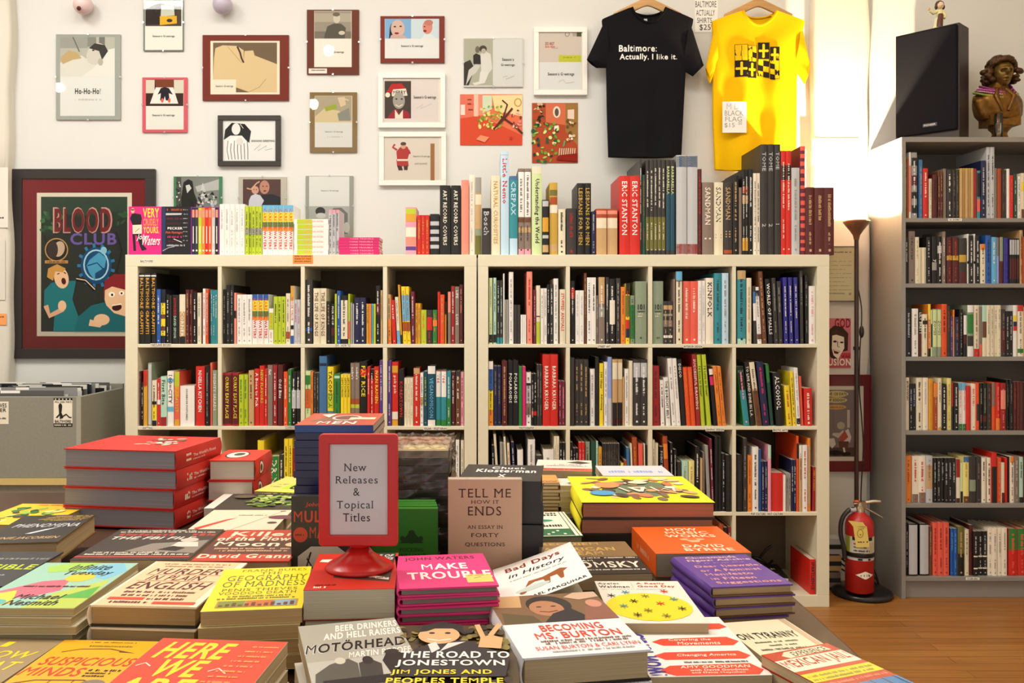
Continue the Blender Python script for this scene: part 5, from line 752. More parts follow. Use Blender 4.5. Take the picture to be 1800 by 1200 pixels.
HAIRM = bpy.data.materials.new('dark_bronze'); HAIRM.use_nodes = True; hb = HAIRM.node_tree.nodes['Principled BSDF']; hb.inputs['Base Color'].default_value = lin('#4c3219'); hb.inputs['Metallic'].default_value = .6; hb.inputs['Roughness'].default_value = .45
o.data.materials.clear(); o.data.materials.append(HAIRM)
m = MB()
cz = [(203, 1757, 26, 18), (201, 1756, 34, 22), (193, 1755, 39, 25), (180, 1753, 41, 27), (168, 1751, 41, 27), (160, 1750, 37, 24), (154, 1750, 30, 20), (147, 1752, 19, 16), (138, 1754, 14, 14), (125, 1755, 13, 13)]
def torso(a, b):
    k = b*(len(cz)-1); i = min(len(cz)-2, int(k)); f = k-i; p = [cz[i][j]*(1-f)+cz[i+1][j]*f for j in range(4)]; th = 2*PI*a
    fold = 1+.05*math.sin(th*7+b*9)*(b < .6)
    return (bxx(p[1])+p[2]*s*math.cos(th)*fold, Yb+p[3]*s*math.sin(th)*fold, bz(p[0]))
m.grid(torso, 40, 32, '#8a5f24')
for sg in (-1, 1): m.tube([(bxx(1752+sg*8), Yb-.038, bz(150)), (bxx(1752+sg*16), Yb-.066, bz(165)), (bxx(1752+sg*5), Yb-.066, bz(190))], [.010, .012, .007], '#7a5220', 10)
m.build('shoulders', BRONZE, t, wloc(t))
m = MB(); m.box(bxx(1730), bxx(1783), Yb-.05, Yb+.045, bz(213), bz(196), '#8a6026')
m.lathe([(.028, GZ+.001), (.045, GZ+.001), (.045, GZ+.01), (.036, GZ+.018), (.030, GZ+.035), (.034, bz(222)), (.046, bz(217)), (.046, bz(213))], bxx(1757), Yb, '#8a6026', 28); m.build('pedestal', BRONZE, t, wloc(t))
# bead necklaces round its neck
for k, (pv, rx, c, dz) in enumerate(((149, 31, '#b04a8a', 0), (153, 34, '#c49ac0', .3), (145, 27, '#7a2c6a', .7), (157, 37, '#8a9a3c', 1.1))):
    m = MB(); n = 64
    for i in range(n):
        a = 2*PI*i/n; m.ball((bxx(1748)+rx*s*math.cos(a), Yb-.01+.05*math.sin(a)*rx/36, bz(pv)+.02*math.sin(a)+.006*math.sin(2*a+dz)), .0052, c, 8)
    tag(m.build('bead_necklace', METAL if k == 1 else GLOSS, None, (bxx(1748), Yb, bz(pv))), ('magenta', 'silvery pink', 'plum', 'olive green')[k]+' bead necklace draped round the neck of the bronze bust', 'necklace', 'party beads on the bust')
gxx = bxx(1738); m = MB(); m.lathe([(.012, GZ+.001), (.017, GZ+.003), (.017, GZ+.11), (.014, GZ+.112), (.012, GZ+.112), (.0105, GZ+.02)], gxx, Yb-.075, 'white', 20, cap=False)
tag(m.build('drinking_glass', WRAP, None, (gxx, Yb-.075, GZ)), 'narrow clear glass standing in front of the bronze bust', 'glass')

# ============================================================ floor lamp
LX, LY = PX(1503, 3.985), 3.97; LT = PZ(388, LY)
t = thing('floor_lamp', 'brown torchiere floor lamp with a cone bowl and round black base', 'lamp', (LX, LY-.015, 0))
m = MB(); m.lathe([(.122, .0), (.128, .006), (.126, .018), (.11, .028), (.03, .034), (.012, .04)], LX+.012, LY-.03, '#1a191b', 40); m.build('base', PLAS, t, (LX, LY, 0))
m = MB(); m.lathe([(.0095, .036), (.0095, LT-.075)], LX, LY, '#3a241a', 16); m.lathe([(.014, PZ(612, LY)-.008), (.014, PZ(612, LY)+.008)], LX, LY, '#2a1a14', 16); m.build('pole', PLAS, t, (LX, LY, 0))
m = MB(); q = [(.011, LT-.085), (.015, LT-.065), (.028, LT-.045), (.046, LT-.022), (.056, LT-.008), (.058, LT)]; m.lathe(q+[(.055, LT), (.044, LT-.02), (.026, LT-.042), (.012, LT-.058), (.001, LT-.06)], LX, LY, '#6a4a38', 32, cap=False); m.build('lamp_bowl', PLAS, t, (LX, LY, LT))
bm_ = bpy.data.materials.new('lit_bulb'); bm_.use_nodes = True; e = bm_.node_tree.nodes['Principled BSDF']; e.inputs['Emission Color'].default_value = (1, .85, .6, 1); e.inputs['Emission Strength'].default_value = 30
m = MB(); m.ball((LX, LY, LT-.028), (.02, .02, .024), 'white', 16); m.build('bulb', bm_, t, (LX, LY, LT))
lo = lamp('torchiere_light', 'SPOT', (LX, LY, LT-.006), 280, (1, .78, .48), .02, rot=(PI, 0, 0)); lo.data.spot_size = 2.9; lo.data.spot_blend = .25
m = MB(); cp = [(LX+.010, LY+.002, PZ(510, LY)), (LX+.022, LY, PZ(540, LY)), (LX+.022, LY, PZ(575, LY)), (LX+.016, LY, PZ(612, LY)), (LX+.012, LY-.002, PZ(680, LY)), (LX+.024, LY, PZ(740, LY)), (LX+.03, LY, PZ(790, LY)), (LX+.024, LY+.01, PZ(880, LY)), (LX+.05, LY+.03, .25), (LX+.06, LY+.05, .1), (LX+.09, LY+.03, .02)]
def smooth(P, k=6):
    P = [Vector(p) for p in P]; out = []
    for i in range(len(P)-1):
        a, b, c, d = P[max(0, i-1)], P[i], P[i+1], P[min(len(P)-1, i+2)]
        for j in range(k):
            u = j/k; out.append(.5*((2*b)+(c-a)*u+(2*a-5*b+4*c-d)*u*u+(3*b-a-3*c+d)*u**3))
    return out+[P[-1]]
m.tube(smooth(cp), .0028, '#141212', 8); m.build('cord', PLAS, t, cp[0])
m = MB(); m.ball((LX+.022, LY-.002, PZ(583, LY)), (.011, .009, .028), '#17130f', 16); m.build('switch', PLAS, t, cp[2])

# ============================================================ fire extinguisher
EX, EY = PX(1505, 3.905), 3.872; ER = .0585; ez = lambda py: PZ(py, EY-.04)
t = thing('fire_extinguisher', 'red fire extinguisher with a yellow inspection tag, standing on the lamp base', 'fire extinguisher', (EX, EY, .036))
m = MB(); zb = .036; m.lathe([(.045, zb), (ER, zb+.006), (ER, ez(925)), (.054, ez(918)), (.044, ez(911)), (.026, ez(905)), (.02, ez(902))], EX, EY, '#b51d1c', 36); m.build('cylinder', GLOSS, t, (EX, EY, zb))
m = MB(); m.lathe([(ER+.0006, ez(975)), (ER+.0006, ez(943))], EX, EY, '#d8d2be', 36, cap=False)
wrap_ = lambda u, v, k: (EX+(ER+.001+k*1e-4)*math.sin(u), EY-(ER+.001+k*1e-4)*math.cos(u), ez(v))
def curved(items):
    for it in items:
        if it[0] == 'r':
            _, a, b, c, d, col = it; n = 8
            m.grid(lambda u, v: wrap_(a+(c-a)*u, b+(d-b)*v, it_k[0]), n, 1, col)
        else: art(m, [it], wrap_, 0, it_k[0])
        it_k[0] += 1
it_k = [1]
curved([('r', -1.5, 972, -1.1, 943, '#9aa02c'), ('r', -.9, 949, .6, 943, 'black'), ('~', -.8, 956, .3, 953, 'charcoal'), ('~', -.8, 962, .1, 959, '#3c7a3c'), ('~', -.8, 968, .5, 965, 'charcoal'), ('r', .35, 970, .75, 952, '#c9b89a'), ('~', -.7, 972, -.1, 970, 'black')])
m.build('instruction_label', PRINT, t, (EX, EY, zb))
m = MB(); m.lathe([(ER+.002, ez(979)), (ER+.003, ez(976)), (ER+.003, ez(973)), (ER+.002, ez(971))], EX, EY, 'black', 36, cap=False); m.build('strap', PLAS, t, (EX, EY, zb))
m = MB(); m.lathe([(ER+.0005, ez(984)), (ER+.0005, ez(979))], EX, EY, 'silver', 36, cap=False); it_k = [3]
curved([*[('r', -.65*(1-abs(i-6)/7), 1003+i+.5, .65*(1-abs(i-6)/7), 1003+i-.5, 'ivory') for i in range(13)], ('~', -.32, 1011, .36, 1007, 'maroon', 8), ('r', -.5, 983, -.2, 980, 'black'), ('r', .2, 983, .4, 980, 'black')])
m.build('badge', PRINT, t, (EX, EY, zb))
m = MB(); m.lathe([(.021, ez(905)), (.021, ez(896)), (.015, ez(893)), (.013, ez(886))], EX, EY, '#b8a488', 20); m.box(EX-.012, EX+.024, EY-.012, EY+.012, ez(897), ez(884), '#b8a890')
m.build('valve', METAL, t, (EX, EY, ez(895)))
m = MB(); m.tube([(EX-.026, EY, ez(888)), (EX+.005, EY, ez(888)), (EX+.055, EY-.004, ez(884)), (EX+.088, EY-.006, ez(884))], [.006, .008, .0085, .007], '#d8d4cc', 10); m.build('carry_handle', METAL, t, (EX, EY, ez(888)))
m = MB(); m.tube([(EX+.02, EY, ez(895)), (EX+.06, EY-.004, ez(904)), (EX+.098, EY-.006, ez(913))], [.005, .005, .004], '#b8b0a0', 10); m.build('lever', METAL, t, (EX, EY, ez(895)))
m = MB(); m.ball((EX-.014, EY-.004, ez(884)), (.012, .01, .006), 'vermilion', 14); m.build('pin_seal', PLAS, t, (EX, EY, ez(884)))
m = MB(); m.tube(smooth([(EX-.012, EY, ez(899)), (EX-.045, EY-.004, ez(899)), (EX-.078, EY-.006, ez(915)), (EX-.085, EY-.008, ez(940)), (EX-.073, EY-.012, ez(965)), (EX-.068, EY-.01, ez(985))]), .0095, '#2c2b28', 12); m.tube([(EX-.044, EY-.004, ez(899)), (EX-.015, EY, ez(899))], .0115, 'silver', 12); m.build('hose', PLAS, t, (EX, EY, ez(900)))
m = MB(); TY = EY-ER-.012; tg = lambda u, v, k: (PX(1440+u/5.7125, TY-.008*(v-310)/270), TY-.008*(v-310)/270-k*1e-4, PZ(860+v/5.7125, TY))
m.grid(lambda a, b: tg(*( (290+150*a*(1-b)+(342-290)*b+(478-342-0)*a*b, 312+18*a+60*b-6*a*b)), 0), 4, 4, '#dcc46a')
m.grid(lambda a, b: tg(342+136*a+28*b, 372+205*b-4*a, 0), 4, 6, '#dcc46a'); art(m, [('e', 412, 440, 34, 44, '#a8923c'), ('e', 412, 440, 24, 34, '#dcc46a'), ('e', 414, 452, 8, 8, '#8a6a2c'), ('~', 370, 530, 490, 516, 'charcoal', 7), ('~', 380, 395, 450, 388, '#8a7a3c', 8)], tg); m.build('inspection_tag', MATTE, t, (EX, TY, ez(930)))
m = MB()
for k in range(3): m.tube(smooth([(LX-.13+.02*k, LY+.05, .004), (LX-.12+.03*k, LY+.06, .05+.04*k), (LX-.06, LY+.075, .09+.03*k), (LX+.02, LY+.08, .05+.02*k), (LX+.1, LY+.07, .03+.03*k), (LX+.13, LY+.06, .005)]), .004, '#17150f', 6)
tag(m.build('cable', PLAS, None, (LX, LY+.05, .01)), 'black cable loops on the floor behind the fire extinguisher', 'cable')
for k in range(3):
    m = MB(); x0 = PX(1460, 4.0)-.03; m.box(x0-.002*k, x0+.075+.004*k, 4.0, 4.085, .012+.075*k, .08+.075*k, ('taupe', 'tan', 'silver')[k]); m.box(x0-.002*k, x0+.075+.004*k, 3.999, 4.0, .035+.075*k, .055+.075*k, 'charcoal')
    if k == 0: m.box(x0, x0+.07, 4.0, 4.085, .0005, .012, 'charcoal')
    bevel(tag(m.build('small_box', MATTE, None, (x0, 4.0, .001+.075*k)), '%s box in the small stack on the floor behind the extinguisher hose' % ('lowest taupe', 'middle tan', 'top silver')[k], 'box'), .003)

# ============================================================ record crate at the left
CYF = 3.65; CX1 = PX(142, CYF); CZ1 = PZ(697, CYF); CZ0 = PZ(840, CYF); CYB = 4.10; CX0 = CX1-.82
t = thing('record_crate', 'grey record crate with a black and white sticker, on a grey cabinet', 'crate', ((CX0+CX1)/2, CYF, CZ0))
GR = '#8d8c80'; T = .018
for nm, bx in (('front_panel', (CX0, CX1, CYF, CYF+T, CZ0, CZ1)), ('back_panel', (CX0, CX1, CYB-T, CYB, CZ0, CZ1+.02)), ('side_panel', (CX0, CX0+T, CYF+T, CYB-T, CZ0, CZ1)), ('side_panel', (CX1-T, CX1, CYF+T, CYB-T, CZ0, CZ1)), ('bottom_panel', (CX0+T, CX1-T, CYF+T, CYB-T, CZ0, CZ0+T))):
    m = MB(); m.box(*bx, GR); bevel(m.build(nm, FELT, t, (bx[0], bx[2], bx[4])), .002)
m = MB(); m.box(CX1-.018, CX1+.0012, CYF-.0012, CYF, CZ0, CZ1, '#a3a396'); m.build('corner_trim', LAMI, t, (CX1, CYF, CZ0))
L4 = (0, 620, 4.2875); lf = lambda u, v, k: (PX(u/L4[2], CYF), CYF-.0008-k*1e-4, PZ(620+v/L4[2], CYF))
m = MB(); art(m, [('r', 405, 556, 546, 340, '#ece8d6'), ('r', 405, 357, 546, 340, 'black'), ('r', 405, 556, 546, 530, 'black')]+[('e', 420+27*i, 349, 5, 5, '#ece8d6') for i in range(5)]+[('tb', "WELL, HON, THIS IS", 412, 377, 540, 363, 'black'), ('e', 456, 405, 14, 26, 'black'), ('p', [(442, 395), (470, 395), (466, 445), (446, 445)], 'black'), ('p', [(446, 445), (462, 445), (474, 470), (478, 490), (452, 498), (452, 470), (432, 490), (420, 488), (446, 460)], 'black'), ('l', [(460, 488), (500, 462), (525, 486), (540, 486)], 10, 'black'), ('tb', 'BALTIMORE!', 415, 526, 540, 504, 'black'), ('~', 412, 548, 540, 538, '#ece8d6', 16)], lf); m.build('sticker', GLOSS, t, lf(405, 556, 0))
m = MB(); art(m, [('r', -90, 536, 66, 366, '#e4dfcc'), ('tb', 'VES', -2, 412, 50, 380, 'black'), ('tb', 'ER', 2, 445, 48, 418, 'black'), ('~', -60, 500, 46, 486, 'black')], lf); m.build('paper_label', MATTE, t, lf(-90, 536, 0))
m = MB(); m.box(CX0, CX1+.128, CYF-.005, CYB, CZ0-.0275, CZ0-.0005, '#cdb878'); t2 = thing('cabinet', 'grey cabinet with a pale yellow top edge under the record crate', 'cabinet', ((CX0+CX1)/2, CYF, 0)); m.build('top_board', LAMI, t2, (CX0, CYF, CZ0-.03))
m = MB(); m.box(CX0, CX1+.125, CYF+.01, CYB, .02, CZ0-.028, '#8b8a7e'); m.box(CX0+.02, CX1+.105, CYF+.03, CYB, 0, .02, '#4a4a44'); m.build('carcass', FELT, t2, (CX0, CYF, 0))
rr = random.Random(11); slots = []
for i in range(34):
    y = CYF+.03+i*.0117
    for j in range(2):
        x = CX0+.03+j*.385; sh = rr.uniform(0, .05); hgt = rr.uniform(.0, .03)+.008; w = rr.uniform(.29, .32)
        zt = CZ1+hgt-.004; m = MB(); c = rr.choice(['#1a1a1a', '#22201e', '#d8d6cc', '#c9c9c4', '#8a8a88', '#2c3440', '#e6e4da', '#5a5a58'])
        x0 = x+sh; x1 = min(x0+w, CX1-T-.004); m.box(x0, x1, y, y+.004, CZ0+T+.001, zt, c)
        if rr.random() < .75:
            a = x0+rr.uniform(.02, .2); m.box(a, min(a+rr.uniform(.04, .09), x1), y-.0008, y, zt-.011, zt, rr.choice(['#f0eee6', '#141414', '#f0eee6']))
        o = m.build('record_sleeve', MATTE, None, (x0, y, CZ0+T)); dark = c in ('#1a1a1a', '#22201e', '#2c3440', '#5a5a58')
        tag(o, '%s record sleeve in the %s column of the grey crate, %s from its front' % ('dark' if dark else 'pale', ('left', 'right')[j], ORD[i]), 'record', 'record sleeves in the grey crate')
# ============================================================ display table
TZ = .74
t = thing('display_table', 'dark wooden display table covered with stacks of new books', 'table', (-.35, 1.6, 0))
m = MB(); m.box(-1.35, .56, .70, 2.50, TZ-.035, TZ, '#4a2f1e'); bevel(m.build('tabletop', WOOD, t, (-1.35, .7, TZ-.035)), .004)
m = MB()
for a in ((-1.27, .48, .78, .80), (-1.27, .48, 2.40, 2.42), (-1.29, -1.27, .8, 2.4), (.48, .50, .8, 2.4)): m.box(*a, TZ-.12, TZ-.0355, '#40281a')
m.build('apron', WOOD, t, (-1.3, .78, TZ-.12))
for lx in (-1.28, .45):
    for ly in (.78, 2.36): m = MB(); m.box(lx, lx+.06, ly, ly+.06, 0, TZ-.1205, '#40281a'); bevel(m.build('leg', WOOD, t, (lx, ly, 0)), .004)

PG = '#c6b08a'
def unp(p, h): Y = F*h/(p[1]-CY); return Vector(((p[0]-CX)/F*Y, Y, 0))
def flat(label, a, b, z, L, th, items=(), col='white', n=1, kind='soft', spine=None, sp=(), pg=PG, down=None, cat='book', group=None, lift=0, names=None, back=False, jit=.004, wl=None, edge=None, bottom=None):
    """book lying flat: a,b = pixels of the front-left / front-right corner of its top cover at height z (back=True: of the back corners)"""
    h = EYE-z; A, Bv = unp(a, h), unp(b, h)
    if wl: Bv = A+(Bv-A).normalized()*wl
    ex = (Bv-A).normalized(); ey = Vector((-ex[1], ex[0], 0)); W = (Bv-A).length
    if back: A = A-ey*L
    objs = []; zt = z; tb = .0026 if kind == 'hard' else .0007; ov = .003 if kind == 'hard' else .0004
    for k in range(n):
        jx, jy, ja = (0, 0, 0) if k == 0 else (RND.uniform(-jit, jit), RND.uniform(-jit, jit), RND.uniform(-jit, jit)*6)
        M = Matrix.Translation((A[0], A[1], zt-th)) @ Matrix(((ex[0], ey[0], 0, 0), (ex[1], ey[1], 0, 0), (0, 0, 1, 0), (0, 0, 0, 1))) @ Matrix.Translation((W/2+jx, L/2+jy, 0)) @ Matrix.Rotation(ja, 4, 'Z') @ Matrix.Translation((-W/2, -L/2, 0))
        m = MB(); lf = lift if k == 0 else 0; g = .0004
        # covers: top (may spring up away from its spine), bottom and spine
        zl = lambda u: th+lf*max(0, u if spine != 'r' else 1-u)**1.1
        nu = 8 if lf else 1
        for i in range(nu):
            u0, u1 = i/nu, (i+1)/nu
            vs = [(u0*W, 0, zl(u0)-tb), (u1*W, 0, zl(u1)-tb), (u1*W, L, zl(u1)-tb), (u0*W, L, zl(u0)-tb), (u0*W, 0, zl(u0)), (u1*W, 0, zl(u1)), (u1*W, L, zl(u1)), (u0*W, L, zl(u0))]
            m.add(vs, [(0, 3, 2, 1), (4, 5, 6, 7), (0, 1, 5, 4), (2, 3, 7, 6)]+([(0, 4, 7, 3)] if i == 0 else [])+([(1, 2, 6, 5)] if i == nu-1 else []), edge or col, 0, False, M)
        m.box(0, W, 0, L, g, g+tb, bottom or edge or col, 0, M)
        sw = .0026 if kind == 'hard' else .0008
        if spine:
            if kind == 'hard':   # rounded spine
                q = [(-.004*math.sin(PI*i/6), g+(th-g)*i/6) for i in range(7)]; X = (lambda e: e) if spine == 'l' else (lambda e: W-e)
                if spine in 'lr':
                    vs = [(X(e), y, zz) for y in (0, L) for e, zz in q]+[(X(e+sw), y, zz) for y in (0, L) for e, zz in q]
                    m.add(vs, [f for i in range(6) for f in ((i, i+1, 8+i, 7+i), (14+i, 21+i, 22+i, 15+i), (i, 14+i, 15+i, i+1), (7+i, 8+i, 22+i, 21+i))], col, 0, True, M)
                else: m.box(0, W, 0, sw, g+tb, th-tb, col, 0, M)
            elif spine in 'lr': m.box(0 if spine == 'l' else W-sw, sw if spine == 'l' else W, 0, L, g+tb, th-tb, col, 0, M)
            else: m.box(0, W, 0, sw, g+tb, th-tb, col, 0, M)
        if edge and k == 0 and not lf: m.add([(.0002, .0002, th+.00005), (W-.0002, .0002, th+.00005), (W-.0002, L-.0002, th+.00005), (.0002, L-.0002, th+.00005)], [(0, 1, 2, 3)], col, 0, False, M)
        if k == 0: art(m, list(items), lambda u, v, q: M @ Vector((u*W, v*L, zl(u)+1.2e-4+q*4e-5)))
        if sp and spine:
            if spine in 'lr': sf = lambda u, v, q: M @ Vector(((-.0004-(.004*math.sin(PI*v) if kind == 'hard' else 0)-q*1e-4) if spine == 'l' else (W+.0004+(.004*math.sin(PI*v) if kind == 'hard' else 0)+q*1e-4), (1-u)*L if spine == 'l' else u*L, g+v*(th-g)))
            else: sf = lambda u, v, q: M @ Vector((u*W, -.0003-q*1e-4, g+v*(th-g)))
            art(m, list(sp), sf)
        base = M @ Vector((W/2, 0, 0)); nm = 'hardcover_book' if kind == 'hard' else 'paperback_book'
        o = m.build(nm, GLOSS if kind == 'soft' else PRINT, None, base)
        place = ', the top copy of its stack' if n > 1 and k == 0 else '' if k == 0 else ''
        lb = label if k == 0 else '%s copy down in the stack under the %s' % (ORD[k], names or label)
        tag(o, lb, cat, group or ('stacked copies: '+(names or label) if n > 1 else None))
        p = MB(); xs0 = sw+.0006 if spine == 'l' else ov; xs1 = W-sw-.0006 if spine == 'r' else W-ov
        ys0 = sw+.0005 if spine == 'f' else ov
        p.box(xs0, xs1, ys0, L-ov, g+tb+.0001, th-tb-.0001, pg, 0, M); p.build('page_block', PAGES, o, base)
        objs.append(o); zt -= th+.0006
    return zt, A, Bv, ex, ey
def under(zt, A, W, ex, ey, L, lab, cols, ths):
    """other volumes that fill the stack down to the table"""
def T_(s, u0, v0, u1, v1, c, k='tb', *r): return (k, s, u0, v0, u1, v1, c)+r
def copies(z, th): return max(1, int((z-TZ)/(th+.0006)))
# --- front row
flat('tan book lettered I KNOW WHAT in yellow, at the table corner', (-60, 1120), (112, 1125), .79, .21, .018, [T_('I', .48, .86, .56, .95, 'yellow', 'ti'), T_('KNOW', .25, .68, .92, .8, 'yellow', 'ti'), T_('WHAT', .3, .5, .92, .63, 'yellow', 'ti'), T_("I'M", .45, .33, .78, .45, 'yellow', 'ti'), T_('DOING', .3, .16, .92, .28, 'yellow', 'ti')], '#a08a68', back=True, n=2, names='tan KNOW WHAT book')
flat('amber book lettered SUSPICIOUS MINDS in red, beside the tan book', (114, 1124), (279, 1127), .79, .21, .022, [('~', .3, .955, .8, .97, 'charcoal', 22), ('~', .3, .885, .8, .91, 'olive', 14), ('l', [(.14, .79), (.3, .845), (.6, .855), (.82, .8)], .012, 'brown'), ('p', [(.72, .83), (.9, .79), (.72, .80)], 'brown'), ('ti', 'SUSPICIOUS', .08, .58, .98, .71, '#c8401c'), ('ti', 'MINDS', .02, .42, .6, .55, '#c8401c'), ('~', .64, .5, .95, .53, 'black', 10), ('~', .64, .46, .88, .485, 'black', 8), ('~', .64, .42, .85, .445, 'black', 6), ('l', [(.05, .3), (.25, .36), (.7, .37), (.92, .3)], .01, 'brown'), ('e', .82, .28, .14, .1, 'taupe'), ('e', .84, .2, .12, .1, 'cream'), ('l', [(.4, .36), (.36, .1)], .008, 'brown'), ('l', [(.62, .37), (.6, .12)], .008, 'brown')], '#eeae1c', back=True, edge='#e8dcc0', n=2, names='amber SUSPICIOUS MINDS book')
flat('red book lettered HERE WE ARE in yellow capitals', (287, 1121), (506, 1128), .835, .23, .016, [T_('HERE', .1, .73, .62, .95, 'yellow', 'tb', .2), T_('WE', .2, .5, .54, .71, 'yellow', 'tb', .2), T_('ARE', .05, .27, .58, .48, 'yellow', 'tb', .2), ('l', [(.04, .62), (.09, .66), (.15, .62)], .01, 'ivory'), ('l', [(.6, .58), (.66, .62), (.74, .56)], .01, 'ivory'), ('l', [(.02, .22), (.62, .23)], .008, 'salmon'), ('t', '40 VOICES WRITE,', .0, .1, .5, .17, 'maroon'), ('t', 'DRAW, and Speak', .0, .02, .46, .08, 'maroon')]+[('~', .76-.02*i, .9-.065*i, .97-.02*i, .92-.065*i, '#f0b060', 12) for i in range(13)], '#e2452a', back=True, n=5, names='red book lettered HERE WE ARE', edge='#d8cbb4', jit=.003)
flat('grey book lettered BEER DRINKERS over a black and white band photo', (524, 1101), (693, 1085), .822, .21, .024, [('r', 0, 0, 1, 1, '#a8a598'), ('r', 0, 0, 1, .38, '#b9b7ae'), T_('BEER DRINKERS', .36, .84, .99, .95, 'white', 'tb', .2), T_('AND HELL RAISERS', .22, .71, .99, .82, 'white', 'tb', .2), T_('MOTÖRHEAD', .02, .5, .985, .69, 'white', 'tb', .25), T_('MOTÖRHEAD', .026, .506, .982, .685, 'black', 'tb', .25), T_('MARTIN POPOFF', .4, .39, .99, .48, 'white', 'ti'), ('p', [(.02, 0), (.05, .2), (.2, .32), (.38, .38), (.45, .3), (.42, 0)], '#56554c'), ('e', .3, .36, .05, .05, '#c9c4b4'), ('p', [(.42, .02), (.46, .3), (.58, .34), (.66, .26), (.62, .02)], '#3c3b36'), ('e', .55, .33, .05, .06, '#26241f'), ('p', [(.72, .02), (.68, .3), (.74, .4), (.92, .4), (.99, .28), (.95, .02)], '#1c1b1a'), ('e', .8, .42, .07, .04, '#26241f'), ('r', .1, 0, 1, .1, '#1c1b1a')], '#a8a598', back=True, n=3, names='grey BEER DRINKERS book', edge='#c9c4b8')
flat('dark book lettered THE ROAD TO JONESTOWN with a waving man', (697, 1099), (902, 1099), .818, .235, .032, [('r', 0, 0, 1, 1, '#4a3a1e')]+leaf(130, .06, .58, .94, .94, ['#6f5f2a', '#8a7836', '#2c2412', '#3c3216', '#7a6a34', '#4a3c1c'], .05)+leaf(50, .5, .06, .93, .58, ['#2c2412', '#4a3a18', '#5a4a22', '#33280f'], .05)+[('p', [(.12, .4), (.2, .56), (.4, .68), (.62, .68), (.78, .56), (.95, .5), (.9, .2), (.12, .2)], '#241c22'), ('e', .38, .76, .17, .13, '#d9a878'), ('p', [(.2, .8), (.24, .92), (.4, .97), (.56, .92), (.6, .76), (.5, .86), (.34, .86), (.28, .82)], '#1a1412'), ('e', .32, .79, .025, .014, '#241812'), ('e', .45, .79, .025, .014, '#241812'), ('l', [(.29, .7), (.38, .675), (.48, .7)], .014, '#f0e0d0'), ('p', [(.3, .62), (.36, .66), (.4, .56), (.34, .5)], '#d8d4d0'), ('p', [(.46, .64), (.6, .66), (.4, .52)], '#d8d4d0'), ('p', [(.7, .58), (.72, .72), (.8, .76), (.9, .72), (.88, .56)], '#d9a878'), ('l', [(.74, .72), (.69, .92)], .045, '#d9a878'), ('l', [(.8, .75), (.88, .93)], .045, '#d9a878'), T_('THE ROAD TO', .1, .43, .94, .52, 'white'), T_('JONESTOWN', .08, .31, .9, .405, 'white'), T_('JIM JONES AND', .06, .21, .8, .28, 'yellow'), T_('PEOPLES TEMPLE', .04, .11, .88, .18, 'yellow'), T_('JEFF GUINN', .07, .02, .6, .085, 'white')], '#3c3018', back=True, kind='hard', n=2, names='THE ROAD TO JONESTOWN book', spine='l')
flat('white book lettered BECOMING in red under a portrait photo', (919, 1157), (1144, 1141), .826, .232, .0385, [('r', 0, .5, 1, 1, '#7a5a3c'), ('p', [(0, 1), (.3, 1), (.25, .78), (0, .8)], '#c9a070'), ('p', [(.02, .5), (.05, .7), (.3, .62), (.34, .5)], '#5a4a2c'), ('e', .5, .8, .2, .17, '#241c1c'), ('e', .46, .74, .15, .14, '#b07a58'), ('e', .4, .77, .025, .01, '#3c1e16'), ('e', .53, .77, .025, .01, '#3c1e16'), ('l', [(.38, .69), (.46, .67), (.54, .69)], .014, '#7a2c24'), ('p', [(.36, .5), (.48, .64), (.66, .72), (.72, .62), (.78, .5)], '#1c1820'), ('p', [(.7, .5), (.8, .72), (1, .82), (1, .5)], '#8a5848'), ('e', .9, .78, .07, .07, '#c98a74'), ('p', [(.68, .92), (.8, 1), (1, 1), (1, .9), (.8, .86)], '#c9a890'), T_('BECOMING', .28, .355, .8, .455, '#d8442a', 'ti', 0), T_('MS. BURTON', .2, .24, .9, .335, '#d8442a', 'ti', 0), ('~', .2, .195, .95, .22, 'brown', 40), ('~', .24, .16, .92, .185, 'brown', 38), ('t', 'SUSAN BURTON & CARI LYNN', .14, .085, .97, .135, '#d8442a'), ('~', .25, .045, .9, .065, 'grey', 40)], '#e9e8ea', kind='hard', spine='l', edge=None, n=2, names='white BECOMING book', bottom='black', sp=[('~', .1, .3, .7, .6, 'maroon', 20)])
z = .785
flat('white and red book lettered DEMOCRACY in blue up its side', (1142, 1190), (1358, 1186), z, .216, .0218, [('tb', 'DEMOCRACY NOW!', 0, 0, .01, .01, 'white')][:0]+[('p', [(.2, .83), (.3, .87), (.95, .87), (.99, .8), (.9, .76), (.28, .74), (.2, .77)], '#e2432c'), ('p', [(.2, .55), (.3, .6), (.9, .62), (.98, .54), (.9, .47), (.28, .48)], '#e2432c'), ('p', [(.14, .32), (.25, .37), (.9, .38), (.97, .3), (.9, .25), (.22, .25)], '#e2432c'), ('p', [(.1, .08), (.22, .16), (.9, .18), (.97, .08), (.9, .01), (.22, .01)], '#e2432c'), ('ti', 'Twenty Years', .4, .78, .78, .84, 'ivory'), ('ti', 'Covering the', .36, .55, .74, .6, 'ivory'), ('ti', 'Movements', .42, .49, .8, .54, 'ivory'), ('ti', 'Changing America', .34, .29, .85, .34, 'ivory'), ('~', .36, .195, .9, .22, 'black', 40), ('ti', 'AMY GOODMAN', .3, .115, .88, .155, 'ivory'), ('ti', 'and Denis Moynihan', .36, .03, .8, .06, 'ivory'), ('ti', 'with David Goodman', .36, .07, .84, .1, 'ivory')], '#ece8e4', edge='#c9bda4', n=2, names='DEMOCRACY book', jit=.001)
